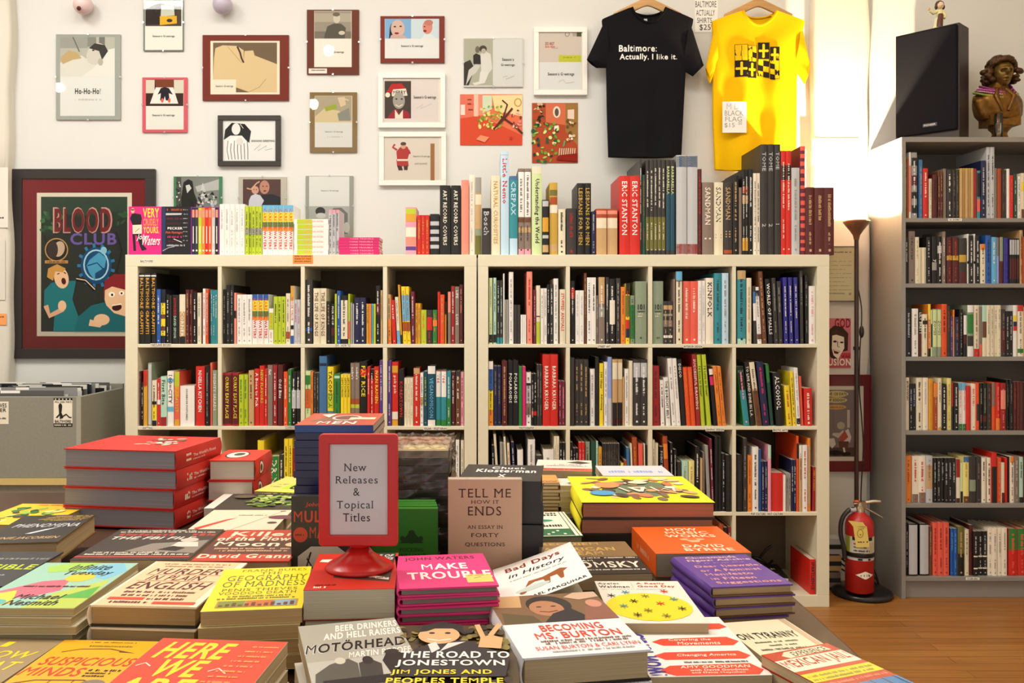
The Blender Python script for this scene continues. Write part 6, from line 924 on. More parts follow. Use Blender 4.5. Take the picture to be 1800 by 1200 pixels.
def vtext(label_pt, s, a, b, zc, L, W0, c):   # lettering that runs along a cover's left side
    h = EYE-zc; A, Bv = unp(a, h), unp(b, h); ex = (Bv-A).normalized(); ey = Vector((-ex[1], ex[0], 0)); W = (Bv-A).length
    m = MB(); art(m, [('tb', s, 0, 0, 1, 1, c)], lambda u, v, k: tuple(A+ex*(W*(W0[0]+(W0[1]-W0[0])*(v)))+ey*(L*(.98-.96*u))+Vector((0, 0, zc+.0008+k*2e-5))))
    o = [x for x in COL.objects if x.get('label') == label_pt][0]; m.build('title_lettering', PRINT, o, wloc(o))
vtext('white and red book lettered DEMOCRACY in blue up its side', 'DEMOCRACY NOW!', (1142, 1190), (1358, 1186), z, .216, (.16, .015), '#3a2ca0')
flat('cream book lettered ON TYRANNY, at the right edge of the table', (1262, 1095), (1379, 1087), .7602, .165, .0192, [T_('ON TYRANNY', .02, .55, .86, .7, 'black'), ('~', .14, .45, .74, .485, 'charcoal', 20), ('~', .28, .37, .66, .405, 'charcoal', 14), ('~', .1, .28, .74, .32, 'charcoal', 24), T_('TIMOTHY SNYDER', .1, .13, .84, .21, 'black')]+[('l', [(.9+.022*i, 0), (.9+.022*i, 1)], .005, 'rust') for i in range(4)], '#e8dfc0', back=True)
flat('bright book lettered MEXICAN JAIL over a barred window', (1338, 1151), (1454, 1130), .8005, .19, .0143, [('r', 0, 0, 1, 1, '#b8301e'), ('p', [(.25, .88), (.9, .9), (.86, .98), (.3, .98), (.2, .93)], 'cream'), ('ti', 'EXPERIENCE', .35, .89, .85, .965, 'black'), ('r', 0, .68, .99, .87, 'ivory'), ('tb', 'MEXICAN JAIL!', .03, .7, .97, .855, '#a82a1c'), ('r', 0, .5, 1, .63, 'yellow'), ('~', .04, .57, .96, .6, 'olive', 40), ('~', .04, .52, .9, .55, 'olive', 38), ('~', .05, .44, .95, .47, 'salmon', 38), ('r', 0, 0, 1, .4, '#2f7ab8'), ('r', .1, .05, 1, .22, '#2fa08c'), ('p', [(0, 0), (0, .4), (.25, .4), (.1, 0)], '#1c2430')]+[('l', [(.3+.17*i, 0), (.26+.17*i, .4)], .014, 'black') for i in range(5)]+[('l', [(.1, .22), (1, .24)], .01, 'black')], '#b8301e', back=True, n=4, names='MEXICAN JAIL book', jit=.002)
# --- second row
flat('pastel book lettered Infinite Tuesday', (-61, 1068), (130, 1069), .831, .225, .0115, [('r', 0, 0, 1, 1, '#9ccab8'), ('p', [(0, .3), (.3, .55), (.55, .6), (.62, .35), (.4, .2), (.1, .2)], '#d86a80'), ('p', [(.5, 0), (.6, .3), (.95, .6), (1, .3), (1, 0)], '#b9cc5a'), ('p', [(.55, .9), (.85, 1), (1, .8), (.9, .6), (.6, .7)], '#7fc0d8'), ('p', [(.1, .9), (.3, 1), (.6, 1), (.5, .8), (.2, .75)], '#a4d060'), ('e', .62, .64, .14, .1, '#e0c838'), ('p', [(0, 0), (0, .25), (.2, .35), (.35, .1), (.2, 0)], '#f0d44a'), ('p', [(.7, .2), (.95, .45), (1, .2)], '#5ab04a'), ('e', .15, .1, .14, .07, '#5ab8b0'), T_('Infinite', .38, .82, .8, .95, 'black', 'ti'), T_('Tuesday', .38, .67, .88, .8, 'black', 'ti'), ('~', .2, .42, .85, .455, 'maroon', 30), T_('Michael', .3, .17, .74, .27, 'black', 'ti'), T_('Nesmith', .3, .05, .78, .15, 'black', 'ti')], '#a8d0b8', n=7, names='Infinite Tuesday book', pg='#b8a880', edge='#e0d8bc')
flat('peach book lettered MURDER IN PLAIN ENGLISH', (157, 1063), (345, 1067), .831, .222, .030, [('r', .03, .0, .93, 1, '#eec49a'), ('~', .14, .92, .85, .95, '#8a4a2c', 28), ('~', .16, .86, .8, .89, '#8a4a2c', 26), T_('MURDER', .12, .68, .86, .82, 'maroon', 'ti'), T_('IN PLAIN', .18, .54, .74, .65, 'maroon', 'ti'), T_('ENGLISH', .12, .34, .88, .5, 'maroon', 'ti'), ('l', [(.1, .665), (.9, .665)], .006, '#8a4a2c'), ('l', [(.1, .52), (.9, .52)], .006, '#8a4a2c'), ('~', .14, .26, .84, .3, 'maroon', 26), ('~', .16, .19, .82, .23, 'maroon', 24), ('r', .08, .115, .42, .165, '#d8442a'), ('~', .45, .12, .8, .16, 'maroon', 12), ('~', .14, .05, .5, .09, 'maroon', 10), ('r', .55, .04, .95, .085, '#d8442a')], '#efe0c4', kind='hard', spine='l', bottom='black', n=3, names='MURDER IN PLAIN ENGLISH book', pg='#b89868')
flat('yellow book lettered THE GEOGRAPHY OF MADNESS', (352, 1075), (531, 1068), .833, .205, .0205, [T_('FRANK BURES', .22, .9, .95, .96, 'olive', 'ts'), T_('THE', .44, .82, .68, .88, 'olive', 'ts'), T_('GEOGRAPHY', .1, .67, .98, .8, 'olive', 'ts'), T_('OF MADNESS', .08, .52, .97, .65, 'olive', 'ts'), T_('PENIS THIEVES', .1, .42, .9, .48, 'olive', 'ts'), T_('VOODOO DEATH', .08, .34, .9, .4, 'olive', 'ts'), ('~', .2, .28, .85, .315, 'olive', 34), ('~', .1, .23, .9, .265, 'olive', 40), ('r', .12, .06, .94, .2, '#b98a4a'), ('r', .14, .07, .4, .19, '#7a8a3c'), ('r', .42, .07, .68, .19, '#c96a3c'), ('r', .7, .07, .92, .19, '#8aa8b8')]+[('r', .15+.065*i, .08, .19+.065*i, .11+.02*(i % 3), 'brown') for i in range(12)], '#efd92c', n=4, names='yellow GEOGRAPHY OF MADNESS book', pg='#c9a878', edge='#e6d8a0')
zt, A, Bv, ex, ey = flat('thick red book under the red-framed sign', (533, 1037), (694, 1034), .856, .187, .0425, [('p', [(.28, .3), (.3, 1), (.97, 1), (.93, .18)], '#3c3430'), T_('IN DEFENSE OF', .34, .88, .94, .95, 'white', 'ti'), T_('LOST CAUSES', .44, .79, .94, .86, 'white', 'ti'), ('p', [(.05, .75), (.25, .72), (.24, .82), (.07, .82)], 'ivory'), ('p', [(.68, .3), (.92, .22), (.92, .28), (.68, .36)], 'ivory'), ('~', .72, .27, .9, .3, 'black', 10), ('~', .1, .04, .24, .08, 'ivory', 5), ('~', .1, .1, .34, .13, 'maroon', 14)], '#c8301f', pg='#c4bca6', n=1)
flat('grey-edged thick book under the thick red book', (533+4, 1093), (690, 1091), zt, .186, zt-TZ-.001, [], '#8a8274', pg='#b8b09c')
flat('pink book lettered MAKE TROUBLE with a yellow price slip', (702, 1035), (877, 1028), .856, .17, .0125, [T_('JOHN WATERS', .1, .8, .88, .93, 'wine'), T_('MAKE', .27, .52, .76, .7, 'white'), T_('TROUBLE', .1, .24, .98, .45, 'white'), ('r', .7, .1, .97, .33, '#ecd070'), ('l', [(.78, .22), (.86, .25)], .008, 'black'), ('~', .73, .29, .94, .31, 'brown', 12)], '#e2347c', kind='hard', spine='l', n=8, names='pink MAKE TROUBLE book', pg='#8a8078', edge=None)
flat('white book lettered Bad Days in History, its cover sprung up', (884, 1070), (1041, 1067), .80, .205, .042, [('tb', 'Bad Days', .14, .76, .82, .9, '#8a2a1c'), ('ti', 'in History', .16, .6, .84, .72, 'black'), ('~', .16, .54, .84, .565, 'grey', 40), ('p', [(.3, .3), (.36, .42), (.52, .4), (.74, .46), (.82, .4), (.76, .36), (.74, .22), (.7, .22), (.68, .34), (.6, .34), (.58, .22), (.54, .22), (.52, .34), (.42, .36)], '#9c5a30'), ('e', .38, .25, .2, .05, '#c4d4cc'), ('e', .26, .2, .04, .03, '#9c5a30'), ('tb', 'MICHAEL FARQUHAR', .14, .03, .96, .09, 'charcoal')], '#f0eeea', lift=.046, spine='l', pg='#b0a894', edge=None)
flat('cream and yellow book lettered A Really Good Day with stars', (1045, 1021), (1191, 1021), .80, .2, .022, [('tb', 'Ayelet', .02, .9, .28, .955, 'charcoal'), ('tb', 'Waldman', .02, .82, .38, .88, 'charcoal'), ('r', .42, .82, .425, .96, 'salmon'), ('tb', 'A Really', .48, .9, .82, .955, '#b03a2c'), ('tb', 'Good Day', .48, .82, .92, .88, '#b03a2c'), ('~', .02, .77, .8, .79, 'silver', 40), ('e', .48, .36, .47, .32, '#ecd824')]+[('l', [(x+.05*math.cos(a+p), y+.05*math.sin(a+p)), (x-.05*math.cos(a+p), y-.05*math.sin(a+p))], .011, c) for x, y, c, p in ((.12, .62, 'black', .3), (.3, .7, 'teal', .1), (.5, .6, 'olive', .5), (.75, .72, 'red', .2), (.34, .48, 'black', 0), (.62, .42, 'red', .4), (.8, .52, 'teal', .1), (.2, .36, 'teal', .5), (.44, .26, 'olive', .2), (.82, .3, 'black', .3), (.6, .14, 'olive', 0), (.3, .16, 'black', .3)) for a in (0, PI/3, 2*PI/3)], '#e9e2d4', back=True, n=2, names='A Really Good Day book')
# --- third row
flat('dark grey hardcover lettered INVISIBLE at the far corner of the table', (-165, 1030), (8, 1030), .82, .2, .035, [('~', .3, .75, .98, .8, 'grey', 30), T_('INVISIBLE', .1, .45, .98, .6, 'lime'), ('~', .5, .28, .8, .31, 'silver', 8)], '#34353a', kind='hard', wl=.15, n=2, names='dark grey INVISIBLE book')
flat('black hardcover lettered PHENOMENA', (-44, 956), (101, 952), .81, .235, .04, [('~', .45, .93, .98, .96, 'gold', 40), ('~', .36, .88, .98, .91, 'gold', 40), ('~', .3, .82, .96, .85, 'gold', 40), ('~', .4, .77, .9, .8, 'gold', 30), T_('PHENOMENA', .12, .53, .98, .66, 'silver', 'ti'), ('p', [(.42, .3), (.6, .45), (.75, .52), (.5, .3)], '#c9d4e0'), T_('ANNIE JACOBSEN', .05, .1, .92, .2, 'tan', 'ti')], '#2c2926', kind='hard', edge='#7a5a2c', n=1)
flat('black book lettered THE FBI FILE with a man at a desk', (212, 930), (394, 930), .829, .212, .022, [('r', 0, 0, 1, 1, '#3a322c'), ('~', .1, .93, .75, .96, 'ivory', 40), ('~', .05, .88, .95, .91, 'ivory', 44), ('~', .08, .76, .98, .85, '#b03a30', 12), ('ti', 'THE FBI FILE', .05, .64, .82, .73, 'ivory'), ('p', [(.35, .25), (.5, .5), (.72, .55), (.98, .62), (.98, .2)], '#8a8076'), ('e', .8, .62, .08, .07, '#c9beb0'), ('p', [(.7, .4), (.72, .55), (.9, .55), (.95, .4)], '#d8d0c4'), ('p', [(.62, .3), (.72, .42), (.85, .36), (.8, .26)], '#241e1a'), ('~', .1, .2, .75, .23, 'ivory', 30), ('~', .05, .14, .95, .18, 'ivory', 44), ('r', 0, .06, .98, .11, '#b03a30')], '#3a322c', back=True, n=3, names='THE FBI FILE book')
flat('red and brown hardcover lettered Killers of the Flower Moon', (335, 986), (508, 986), .828, .215, .032, [('r', 0, 0, 1, 1, '#bf3a22'), ('r', 0, .2, 1, .62, '#5a3022'), ('p', [(0, .62), (1, .62), (1, .7), (.5, .74), (0, .68)], '#8a3a20'), ('tb', 'Killers', .12, .78, .98, .93, '#f0e0c0'), ('tb', 'of the Flower', .02, .62, .98, .76, '#f0e0c0'), ('tb', 'Moon', .06, .44, .76, .59, '#f0e0c0'), ('e', .92, .5, .1, .07, '#f0d0a0'), ('~', .1, .35, .98, .39, '#e0b088', 34), ('~', .18, .28, .9, .32, '#e0b088', 30), ('tb', 'David Grann', .02, .08, .98, .2, '#f0e0c0')], '#bf3a22', kind='hard', n=2, names='red Killers of the Flower Moon book', pg='#c9b088')
flat('cream book with a purple balloon and a red blade on its cover', (376, 896), (514, 896), .824, .178, .024, [('p', [(.1, .02), (.42, .6), (.3, .5), (.05, .1)], '#d8402c'), ('l', [(.5, .02), (.9, .92)], .01, 'taupe'), ('e', .9, .93, .04, .03, 'taupe'), ('e', .95, .62, .16, .1, '#6a3048'), ('e', .9, .35, .06, .05, '#4a2c30'), ('~', .4, .7, .75, .74, 'taupe', 16)], '#e3d2b8', back=True, n=2, names='cream balloon book')
flat('black cookbook with green leaves on its cover', (372, 896), (516, 896), .822, .17, .022, [('r', 0, 0, 1, 1, '#2c251e')]+leaf(70, .35, .2, .88, .85, ['#7a9a3c', '#a8c05a', '#4a6a24', '#c9d48a'], .07)+[('e', .22, .75, .14, .1, '#5a4a3c'), ('l', [(.85, .9), (.98, .7), (.97, .4)], .03, '#c9805a'), ('~', .4, .93, .9, .96, '#c9c09a', 22)], '#2c251e', n=3, names='black cookbook with green leaves')
flat('small white box book beside the red stack', (358, 893), (396, 893), .80, .17, .045, [], '#e6e0d4', pg='#d8d2c6', spine='r', kind='soft', sp=[('~', .2, .35, .7, .6, 'charcoal', 10)])
flat('yellow and green book behind the black PHENOMENA book', (40, 885), (120, 886), .783, .21, .02, [('r', 0, 0, 1, 1, '#eec62c')]+leaf(40, .12, .12, .88, .8, ['#3c7a3c', '#9cc04a', '#5a3c2c', '#f0e08a', '#2c5a34'], .08)+[('~', .3, .9, .95, .95, 'orange', 22)], '#eec62c', back=True, wl=.17, n=2, names='yellow and green book')
# four red hardcovers in a tall stack
flat('top red hardcover of four in the tall stack, silver scene on its cover', (112, 788), (308, 793), .925, .235, .0445, leaf(36, .48, .35, .82, .82, ['#c9b8a0', '#8a5a44', '#e0d4c0', '#a8402c', '#6a3a2c'], .05), '#c6281f', kind='hard', spine='r', n=4, names='silver-scened red hardcover', pg='#9c98a0', sp=[('~', .2, .3, .3, .7, 'ivory', 3), ('ti', "The World's Finest", .34, .45, .85, .62, '#f0d8d0', 0), ('~', .34, .28, .6, .36, '#f0d8d0', 20)], jit=.003)
flat('red book with a black and white oval on top, topmost of two', (367, 809), (448, 809), .882, .17, .05, [('e', .42, .52, .26, .3, 'black'), ('e', .42, .52, .23, .26, 'ivory'), ('e', .45, .56, .12, .14, '#3c4a3c')], '#d42f1e', spine='r', kind='hard', pg='#e2dacb', n=2, names='red oval book', jit=.003, sp=[('e', .3, .5, .12, .36, 'black'), ('e', .3, .5, .1, .3, 'ivory'), ('e', .3, .5, .05, .18, '#3c4a3c')])
flat('yellow booklet lettered UP with a lime panel, under the blue cases', (447, 863), (520, 866), .825, .19, .008, [('r', .0, 0, 1, 1, '#d8cf6a'), ('p', [(.35, .2), (.55, .85), (1.0, .85), (1, .2)], '#b4d820'), ('tb', 'LADY', .55, .55, .95, .75, 'black'), ('tb', 'UP', .5, .2, .95, .5, 'black'), ('~', .1, .3, .3, .36, 'taupe', 6), ('~', .15, .45, .35, .52, 'taupe', 6), ('r', 0, 0, 1, .06, '#e0e040')], '#d8cf6a', wl=.13)
flat('pale thick book under the yellow UP booklet', (447, 868), (520, 871), .8165, .18, .072, [], '#cfc4a8', wl=.125)
# --- right side
flat('black hardcover with white lettering ending in X, topping the black stack', (804, 843), (950, 846), .946, .165, .038, [T_('Chuck', .34, .72, .78, .86, 'white'), T_('Klosterman', .16, .5, .92, .7, 'white'), T_('X', .46, .2, .56, .38, 'white')], '#211f1e', kind='hard', n=5, names='white-lettered black hardcover', pg='#1c1a1a', spine='f', jit=.007)
flat('yellow comic book MAT with a crowd of cartoon faces', (1023, 883), (1257, 883), .846, .30, .034, [('r', 0, 0, 1, 1, '#f0e420'), ('p', [(.2, .3), (.3, .75), (.55, .85), (.75, .72), (.85, .4), (.6, .2), (.35, .2)], '#6a7a5c')]+leaf(60, .1, .1, .9, .9, ['#c99a6a', '#d8a878', '#e0c49a', '#8a5a44', '#d87a5a', '#7a6a50', '#e6d8b8', '#4a3a30'], .075)+[('e', .2, .3, .1, .09, '#4a9ac8'), ('e', .28, .6, .1, .12, '#d8925a'), ('e', .55, .7, .08, .06, '#e0d8b8'), ('l', [(.36, .5), (.42, .34)], .02, 'ivory'), ('p', [(.43, .5), (.58, .52), (.53, .34), (.49, .34)], 'ivory'), ('p', [(.47, .485), (.54, .49), (.515, .4)], '#8a6a5c'), ('l', [(.62, .52), (.66, .36), (.72, .46), (.78, .35), (.8, .52)], .022, 'ivory')], '#f0e420', kind='hard', pg='#c48068', n=2, names='yellow MAT comic book', edge='#2c2414', spine='l', jit=.006)
flat('orange book lettered HOW MUSIC WORKS', (1153, 973), (1321, 971), .80, .205, .0435, [T_('HOW', .36, .83, .72, .93, 'cream'), T_('MUSIC', .32, .7, .8, .8, 'cream'), T_('WORKS', .28, .57, .84, .67, 'cream'), ('e', .54, .49, .14, .04, '#f2b48a'), ('e', .54, .49, .06, .03, '#e2601f'), ('p', [(.46, .45), (.62, .45), (.58, .38), (.5, .38)], '#f2b48a'), T_('DAVID', .36, .2, .8, .3, 'cream'), T_('BYRNE', .34, .07, .86, .17, 'cream')], '#e8601c', spine='l', pg='#a49c8c', sp=[('~', .25, .35, .75, .6, '#f2b48a', 20)])
flat('purple hardcover with pink lettering, at the right edge of the table', (1251, 1032), (1394, 1026), .808, .178, .0163, [('tb', 'Chimamanda', .14, .9, .82, .97, '#dcb8b0'), ('tb', 'Ngozi Adichie', .12, .79, .96, .87, '#dcb8b0'), ('~', .2, .73, .9, .745, '#b890b0', 14), ('tb', 'Dear Ijeawele,', .12, .58, .98, .67, '#dc9a98'), ('tb', 'or A Feminist', .12, .46, .9, .54, '#dc9a98'), ('tb', 'Manifesto', .12, .33, .72, .41, '#dc9a98'), ('tb', 'in Fifteen', .12, .2, .68, .28, '#dc9a98'), ('tb', 'Suggestions', .12, .06, .92, .15, '#dc9a98')], '#5d3a92', kind='hard', spine='l', n=4, names='purple pink-lettered hardcover', pg='#b89c78', bottom='#6a4424', edge=None, jit=.006)
flat('black and tan book lettered REQUIEM FOR THE AMERICAN DREAM', (967, 1010), (1147, 1007), .783, .22, .03, [('r', 0, .5, 1, 1, '#8a6e4a'), ('tb', 'REQUIEM', .05, .88, .68, .97, '#c9a05a'), ('tb', 'FOR THE', .25, .83, .5, .87, '#4a2c18'), ('tb', 'AMERICAN', .05, .7, .82, .81, '#c9a05a'), ('tb', 'DREAM', .2, .56, .66, .68, '#c9a05a'), ('~', .3, .45, .98, .48, 'ivory', 40), ('tb', 'NOAM', .25, .36, .5, .41, 'ivory'), ('tb', 'CHOMSKY', .05, .17, .96, .35, 'ivory'), ('~', .2, .1, .98, .13, 'ivory', 50)], '#231f1c')
flat('white and green patterned hardcover beside the black stack', (928, 943), (1025, 941), .79, .22, .024, [('r', 0, .02, .86, .28, '#1f6a44')]+[('r', .08+.1*i, .06+.06*(i % 3), .13+.1*i, .1+.06*(i % 3), 'ivory') for i in range(7)]+[('e', .4, .62, .25, .05, '#2f8a70'), ('p', [(.1, .5), (.5, .55), (.7, .6), (.4, .52)], '#241f1a'), ('~', .15, .9, .8, .95, 'black', 8), ('~', .15, .82, .8, .87, 'black', 8), ('~', .2, .36, .75, .44, 'black', 8), ('l', [(.86, 0), (.88, 1)], .012, 'charcoal'), ('l', [(.94, 0), (.95, 1)], .012, 'charcoal')], '#e6e2d0', kind='hard', edge='#1f6a44', n=2, names='white and green hardcover', pg='#a89a7c')
flat('white book with a coral band lying behind the orange booklets', (940, 826), (1040, 828), .857, .16, .016, [('r', 0, 0, 1, .22, '#e0604a'), ('~', .05, .08, .95, .16, 'maroon', 26), ('~', .1, .4, .9, .46, 'charcoal', 22), ('~', .3, .52, .8, .58, 'charcoal', 16), ('p', [(.55, .75), (.75, .9), (.98, .75), (.8, .62)], '#3c3430')], '#e8ddd0', n=7, names='white coral-banded book', wl=.14)
flat('orange booklet with a row of drawn figures, topmost of its pile', (938, 848), (981, 848), .85, .1, .0075, [('l', [(.1+.12*i, .12+.1*(i % 2)), (.2+.12*i, .22-.1*(i % 2))], .05, 'brown') for i in range(7)], '#dc9a50', n=12, names='orange booklet', edge='#a8703a', pg='#d8c8a8', jit=.003, wl=.06)
flat('cream booklet with a small bird drawing beside the orange booklets', (985, 853), (1020, 853), .844, .09, .012, [('p', [(.3, .3), (.6, .45), (.9, .3), (.6, .2)], 'charcoal'), ('~', .4, .1, .9, .18, 'charcoal', 6)], '#e2d8c8', n=6, names='cream bird booklet', wl=.05)
flat('pale book lying behind the yellow comic book', (1060, 836), (1160, 836), .83, .15, .02, [('~', .1, .3, .9, .5, 'periwinkle', 16)], '#d8d8e0', wl=.18)

flat('grey paperback lying under the orange HOW MUSIC WORKS book', (1153, 1010), (1318, 1008), .7555, .2, .0148, [], '#b0a890', pg='#b0a890')
flat('dark paperback lying under the REQUIEM FOR THE AMERICAN DREAM book', (967, 1022), (1146, 1019), .7525, .21, .0118, [], '#3a342c', pg='#b0a890')
# --- red framed sign on its pedestal
SGY = 1.335; sg = lambda px, py, k=0: (PX(px, SGY), SGY-k*1e-4, PZ(py, SGY))
zb = .8566; cxs = PX(630, SGY)
t = thing('sign_holder', 'red plastic sign holder reading New Releases and Topical Titles', 'sign', (cxs, SGY+.01, zb))
m = MB(); x0, _, z1 = sg(560, 763); x1, _, z0 = sg(699, 960); xi0, _, zi1 = sg(579, 781); xi1, _, zi0 = sg(681, 941)
for a in ((x0, x1, zi1, z1), (x0, x1, z0, zi0), (x0, xi0, zi0, zi1), (xi1, x1, zi0, zi1)): m.box(a[0], a[1], SGY, SGY+.014, a[2], a[3], '#c41a17')
def rrect(x0, x1, z0, z1, r):
    P = []
    for cx, cz, a0 in ((x1-r, z1-r, 0), (x0+r, z1-r, PI/2), (x0+r, z0+r, PI), (x1-r, z0+r, 1.5*PI)):
        for i in range(6): a = a0+PI/2*i/5; P.append((cx+r*math.cos(a), cz+r*math.sin(a)))
    return P
m = MB(); o_ = rrect(x0, x1, z0, z1, .006); i_ = rrect(xi0, xi1, zi0, zi1, .0006); n = len(o_)
vs = [(x, y, z) for y in (SGY, SGY+.014) for P in (o_, i_) for x, z in P]
m.add(vs, [f for i in range(n) for j in [(i+1) % n] for f in ((i, n+i, n+j, j), (2*n+i, 2*n+j, 3*n+j, 3*n+i), (i, j, 2*n+j, 2*n+i), (n+i, 3*n+i, 3*n+j, n+j))], '#c41a17'); bevel(m.build('frame', PLAS, t, wloc(t)), .0018, 3)
m = MB(); m.box(xi0-.001, xi1+.001, SGY+.006, SGY+.0065, zi0-.001, zi1+.001, '#e6dada')
SO2 = (360, 740, 5.294)
art(m, [('ts', s, PX(a/1.0, SGY+.006), PZ(d, SGY+.006), PX(b, SGY+.006), PZ(c, SGY+.006), '#241d1c') for s, a, b, c, d in (('New', 604.5, 644.5, 814.5, 828), ('Releases', 589.5, 664, 836.5, 849.5), ('&', 621, 633, 857.5, 871), ('Topical', 592, 656.5, 880, 897.5), ('Titles', 603, 650.5, 902, 916))], lambda u, v, k: (u, SGY+.0058-k*2e-5, v)); m.build('paper_insert', MATTE, t, wloc(t))
m = MB(); m.box(xi0-.0005, xi1+.0005, SGY+.0025, SGY+.0034, zi0-.0005, zi1+.0005, 'white'); m.build('clear_cover', GLASS, t, wloc(t))
m = MB(); k_ = z0-zb; m.lathe([(.050, zb), (.052, zb+.003), (.048, zb+.007), (.036, zb+.013), (.022, zb+.022), (.0145, zb+.032), (.0115, zb+k_*.75), (.0125, zb+k_*.9), (.017, zb+k_+.001)], cxs, SGY+.012, '#c41a17', 44); m.build('pedestal', PLAS, t, wloc(t))

# --- standing and stacked cases
def stand(name, label, x0p, x1p, y0p, zbase, Y, th, col, items, lean=0, cat='book', mt=GLOSS, pg=None):
    x0, x1, z1 = PX(x0p, Y), PX(x1p, Y), PZ(y0p, Y); H = z1-zbase
    M = Matrix.Translation((x0, Y, zbase)) @ Matrix.Rotation(-lean, 4, 'X'); W = x1-x0; m = MB()
    if pg: m.box(0, W, 0, .0012, 0, H, col, 0, M); m.box(0, W, th-.0012, th, 0, H, col, 0, M); m.box(0, .0012, .0012, th-.0012, 0, H, col, 0, M)
    else: m.box(0, W, 0, th, 0, H, col, 0, M)
    art(m, items, lambda u, v, k: M @ Vector((u*W, -k*1e-4, v*H))); o = m.build(name, mt, None, M @ Vector((0, 0, 0))); tag(o, label, cat)
    if pg: p = MB(); p.box(.0014, W-.001, .0014, th-.0014, .001, H-.001, pg, 0, M); p.build('page_block', PAGEU, o, M @ Vector((0, 0, 0)))
    return o
stand('paperback_book', 'cream upright book lettered TELL ME HOW IT ENDS', 788, 917, 838, TZ+.001, 1.562, .011, '#c9a68a', [('r', 0, .99, 1, 1, '#f0e6d4')]+[('ts', t_, a, 1-(1-b)*.65, c, 1-(1-d)*.65, '#3c2018') for t_, a, b, c, d in (('TELL ME', .14, .76, .85, .87), ('HOW IT', .31, .68, .69, .725), ('ENDS', .27, .53, .72, .645), ('AN ESSAY IN', .26, .36, .74, .405), ('FORTY', .31, .255, .69, .305), ('QUESTIONS', .23, .13, .77, .185))], -.06, pg='#e2dac8', mt=PRINT)
for k in range(4):
    stand('notebook', ('green notebook with a black emblem, front of the four notebooks', 'green notebook leaning second from the front emblem notebook', 'green notebook leaning third behind the emblem notebook', 'green notebook furthest behind, touching the wrapped cases')[k], 655-2*k, 770-1.5*k, (891, 886, 882, 878)[k], TZ+.001, 1.585+.0105*k, .009, '#2c7a1c', [('r', 0, .993, 1, 1, '#7ad04a')]+([('e', .6, .64+.028*i, .05+.012*(3-i), .02, '#123c10') for i in range(4)]+[('e', .46+.07*i, .62+.015*abs(i-2), .035, .03, '#123c10') for i in range(5)]+[('p', [(.43, .6), (.6, .75), (.78, .6)], '#123c10'), ('ts', 'FUCKING', .42, .5, .78, .545, '#0c2c0c'), ('ts', 'BRILLIANT', .38, .43, .82, .475, '#0c2c0c')] if k == 0 else []), -.05, 'notebook', PRINT)
stand('dvd_case', 'upright disc case lettered MULTIPLE MANIACS in red, behind the sign', 512, 628, 872, TZ+.001, 1.515, .014, '#2c2a2a', [('r', 0, 0, 1, .06, '#b8b0a4'), ('ti', 'John Waters', .22, .9, .8, .945, '#c8402c'), ('tb', 'MULTIPLE', .04, .765, .97, .87, '#c8402c'), ('tb', 'MANIACS', .28, .62, .97, .73, '#c8402c'), ('e', .14, .655, .11, .068, '#c8402c'), ('~', .06, .645, .22, .665, 'maroon', 6), ('p', [(.1, 0), (.1, .46), (.3, .55), (.7, .55), (.95, .44), (.95, 0)], '#c9c0b0'), ('l', [(.22, .34), (.3, .5), (.24, .44), (.36, .32), (.46, .47), (.42, .34), (.58, .4)], .02, 'black')], 0, 'disc case')
def casepile(name, px0, px1, py, Y, n, pitch, W, D, cols, lab, mt, z0=None, group='stacked disc cases', topart=(), ink=None):
    x0, x1 = PX(px0, Y), PX(px1, Y); z = PZ(py, Y) if z0 is None else z0
    for k in range(n):
        j, jy = (0, 0) if k == 0 else (RND.uniform(-.002, .002), RND.uniform(-.003, .003)); m = MB(); c = cols(k)
        zt = z-k*pitch
        if zt-pitch < TZ+.0005: break
        m.box(x0+j, x1+j, Y+jy, Y+jy+D, zt-pitch+.0005, zt, c)
        if k == 0: art(m, list(topart), lambda u, v, q: (x0+u*(x1-x0), Y+v*D, zt+q*1e-4))
        m.box(x1+j-.0005, x1+j+.0003, Y+jy+.004, Y+jy+D-.004, zt-pitch+.002, zt-.0015, ink(k) if ink else c)
        o = bevel(m.build(name, mt, None, ((x0+x1)/2, Y, zt-pitch)), .0018, 2); tag(o, lab(k), 'disc case', group)
TOPA = [('r', 0, 0, 1, 1, '#c44a30'), ('p', [(.1, .3), (.3, .75), (.6, .8), (.75, .3)], '#8a5a44'), ('e', .55, .6, .2, .22, '#d8d0c4'), ('e', .55, .6, .16, .17, '#7a3c34'), ('r', .6, .45, .95, .62, '#e8dcb8'), ('p', [(.15, .85), (.35, .95), (.3, .6)], '#e0dcd4'), ('tb', 'MEN', .25, .06, .75, .28, 'white')]
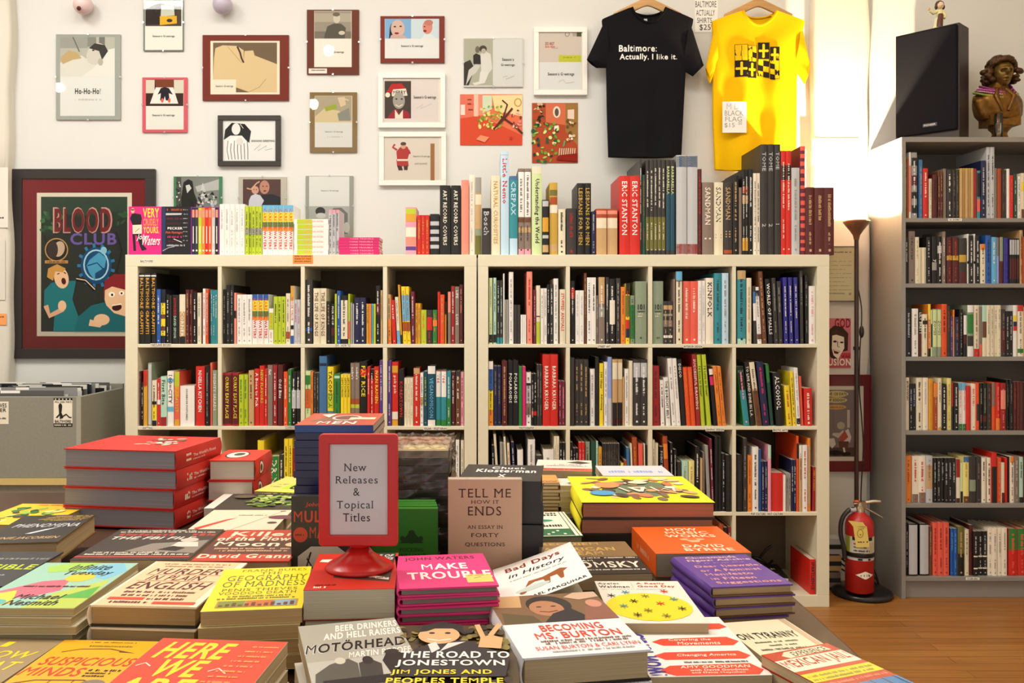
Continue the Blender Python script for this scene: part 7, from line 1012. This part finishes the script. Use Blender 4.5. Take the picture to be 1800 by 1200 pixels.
casepile('disc_case', 518, 656, 747, 1.60, 10, .0136, .14, .19, lambda k: '#1c4490' if k == 0 else '#1c2250', lambda k: ('red-topped blue disc case at the top of the blue pile' if k == 0 else 'blue disc case, %s from the top of the pile behind the sign' % ORD[k]), PLAS, topart=TOPA, ink=lambda k: '#b09a7c')
casepile('disc_case', 514, 662, 865, 1.595, 13, .0095, .14, .19, lambda k: '#b9bab8' if k < 3 else '#56565a', lambda k: '%s disc case under the blue pile, %s from its top' % ('clear grey' if k < 3 else 'dark grey', ORD[k]), PLAS, z0=PZ(747, 1.6)-.137, group='grey disc cases')
casepile('disc_case', 640, 788, 792, 1.655, 17, .0143, .14, .19, lambda k: '#4c463c' if k else '#8a7a66', lambda k: ('photo-covered disc case on top of the wrapped pile behind the notebooks' if k == 0 else 'wrapped grey disc case, %s from the top, behind the notebooks' % ORD[k]), PLAS, group='wrapped disc cases', topart=[('r', 0, 0, 1, 1, '#b8a48c'), ('p', [(.0, .3), (.4, .5), (.7, .9), (0, .95)], '#b06a50'), ('r', .45, .1, .98, .35, '#e8d8a0'), ('p', [(.5, .6), (.9, .5), (.98, .9), (.6, .95)], '#c99a80')], ink=lambda k: '#8a8478')
x0, x1 = PX(640, 1.655), PX(788, 1.655); zt = PZ(792, 1.655)
m = MB()
def wv(u, v, q): return q*(.0025*math.sin(37*v+9*u)+.0018*math.sin(71*v-13*u)+.0015*math.sin(23*u+3))
m.grid(lambda u, v: (x0+(x1-x0)*u, 1.655-.007-wv(u, v, 1), TZ+.002+(zt+.004-TZ)*v), 30, 60, 'white'); m.grid(lambda u, v: (x1+.007+wv(u, v, 1), 1.648+.2*u, TZ+.002+(zt+.004-TZ)*v), 16, 60, 'white'); m.grid(lambda u, v: (x0+(x1+.007-x0)*u, 1.648+.2*v, zt+.006+wv(v, u, .6)), 30, 20, 'white')
tag(m.build('plastic_wrap', WRAP, None, (x0, 1.655, TZ)), 'crinkled clear plastic wrap around the pile of disc cases', 'wrapping')
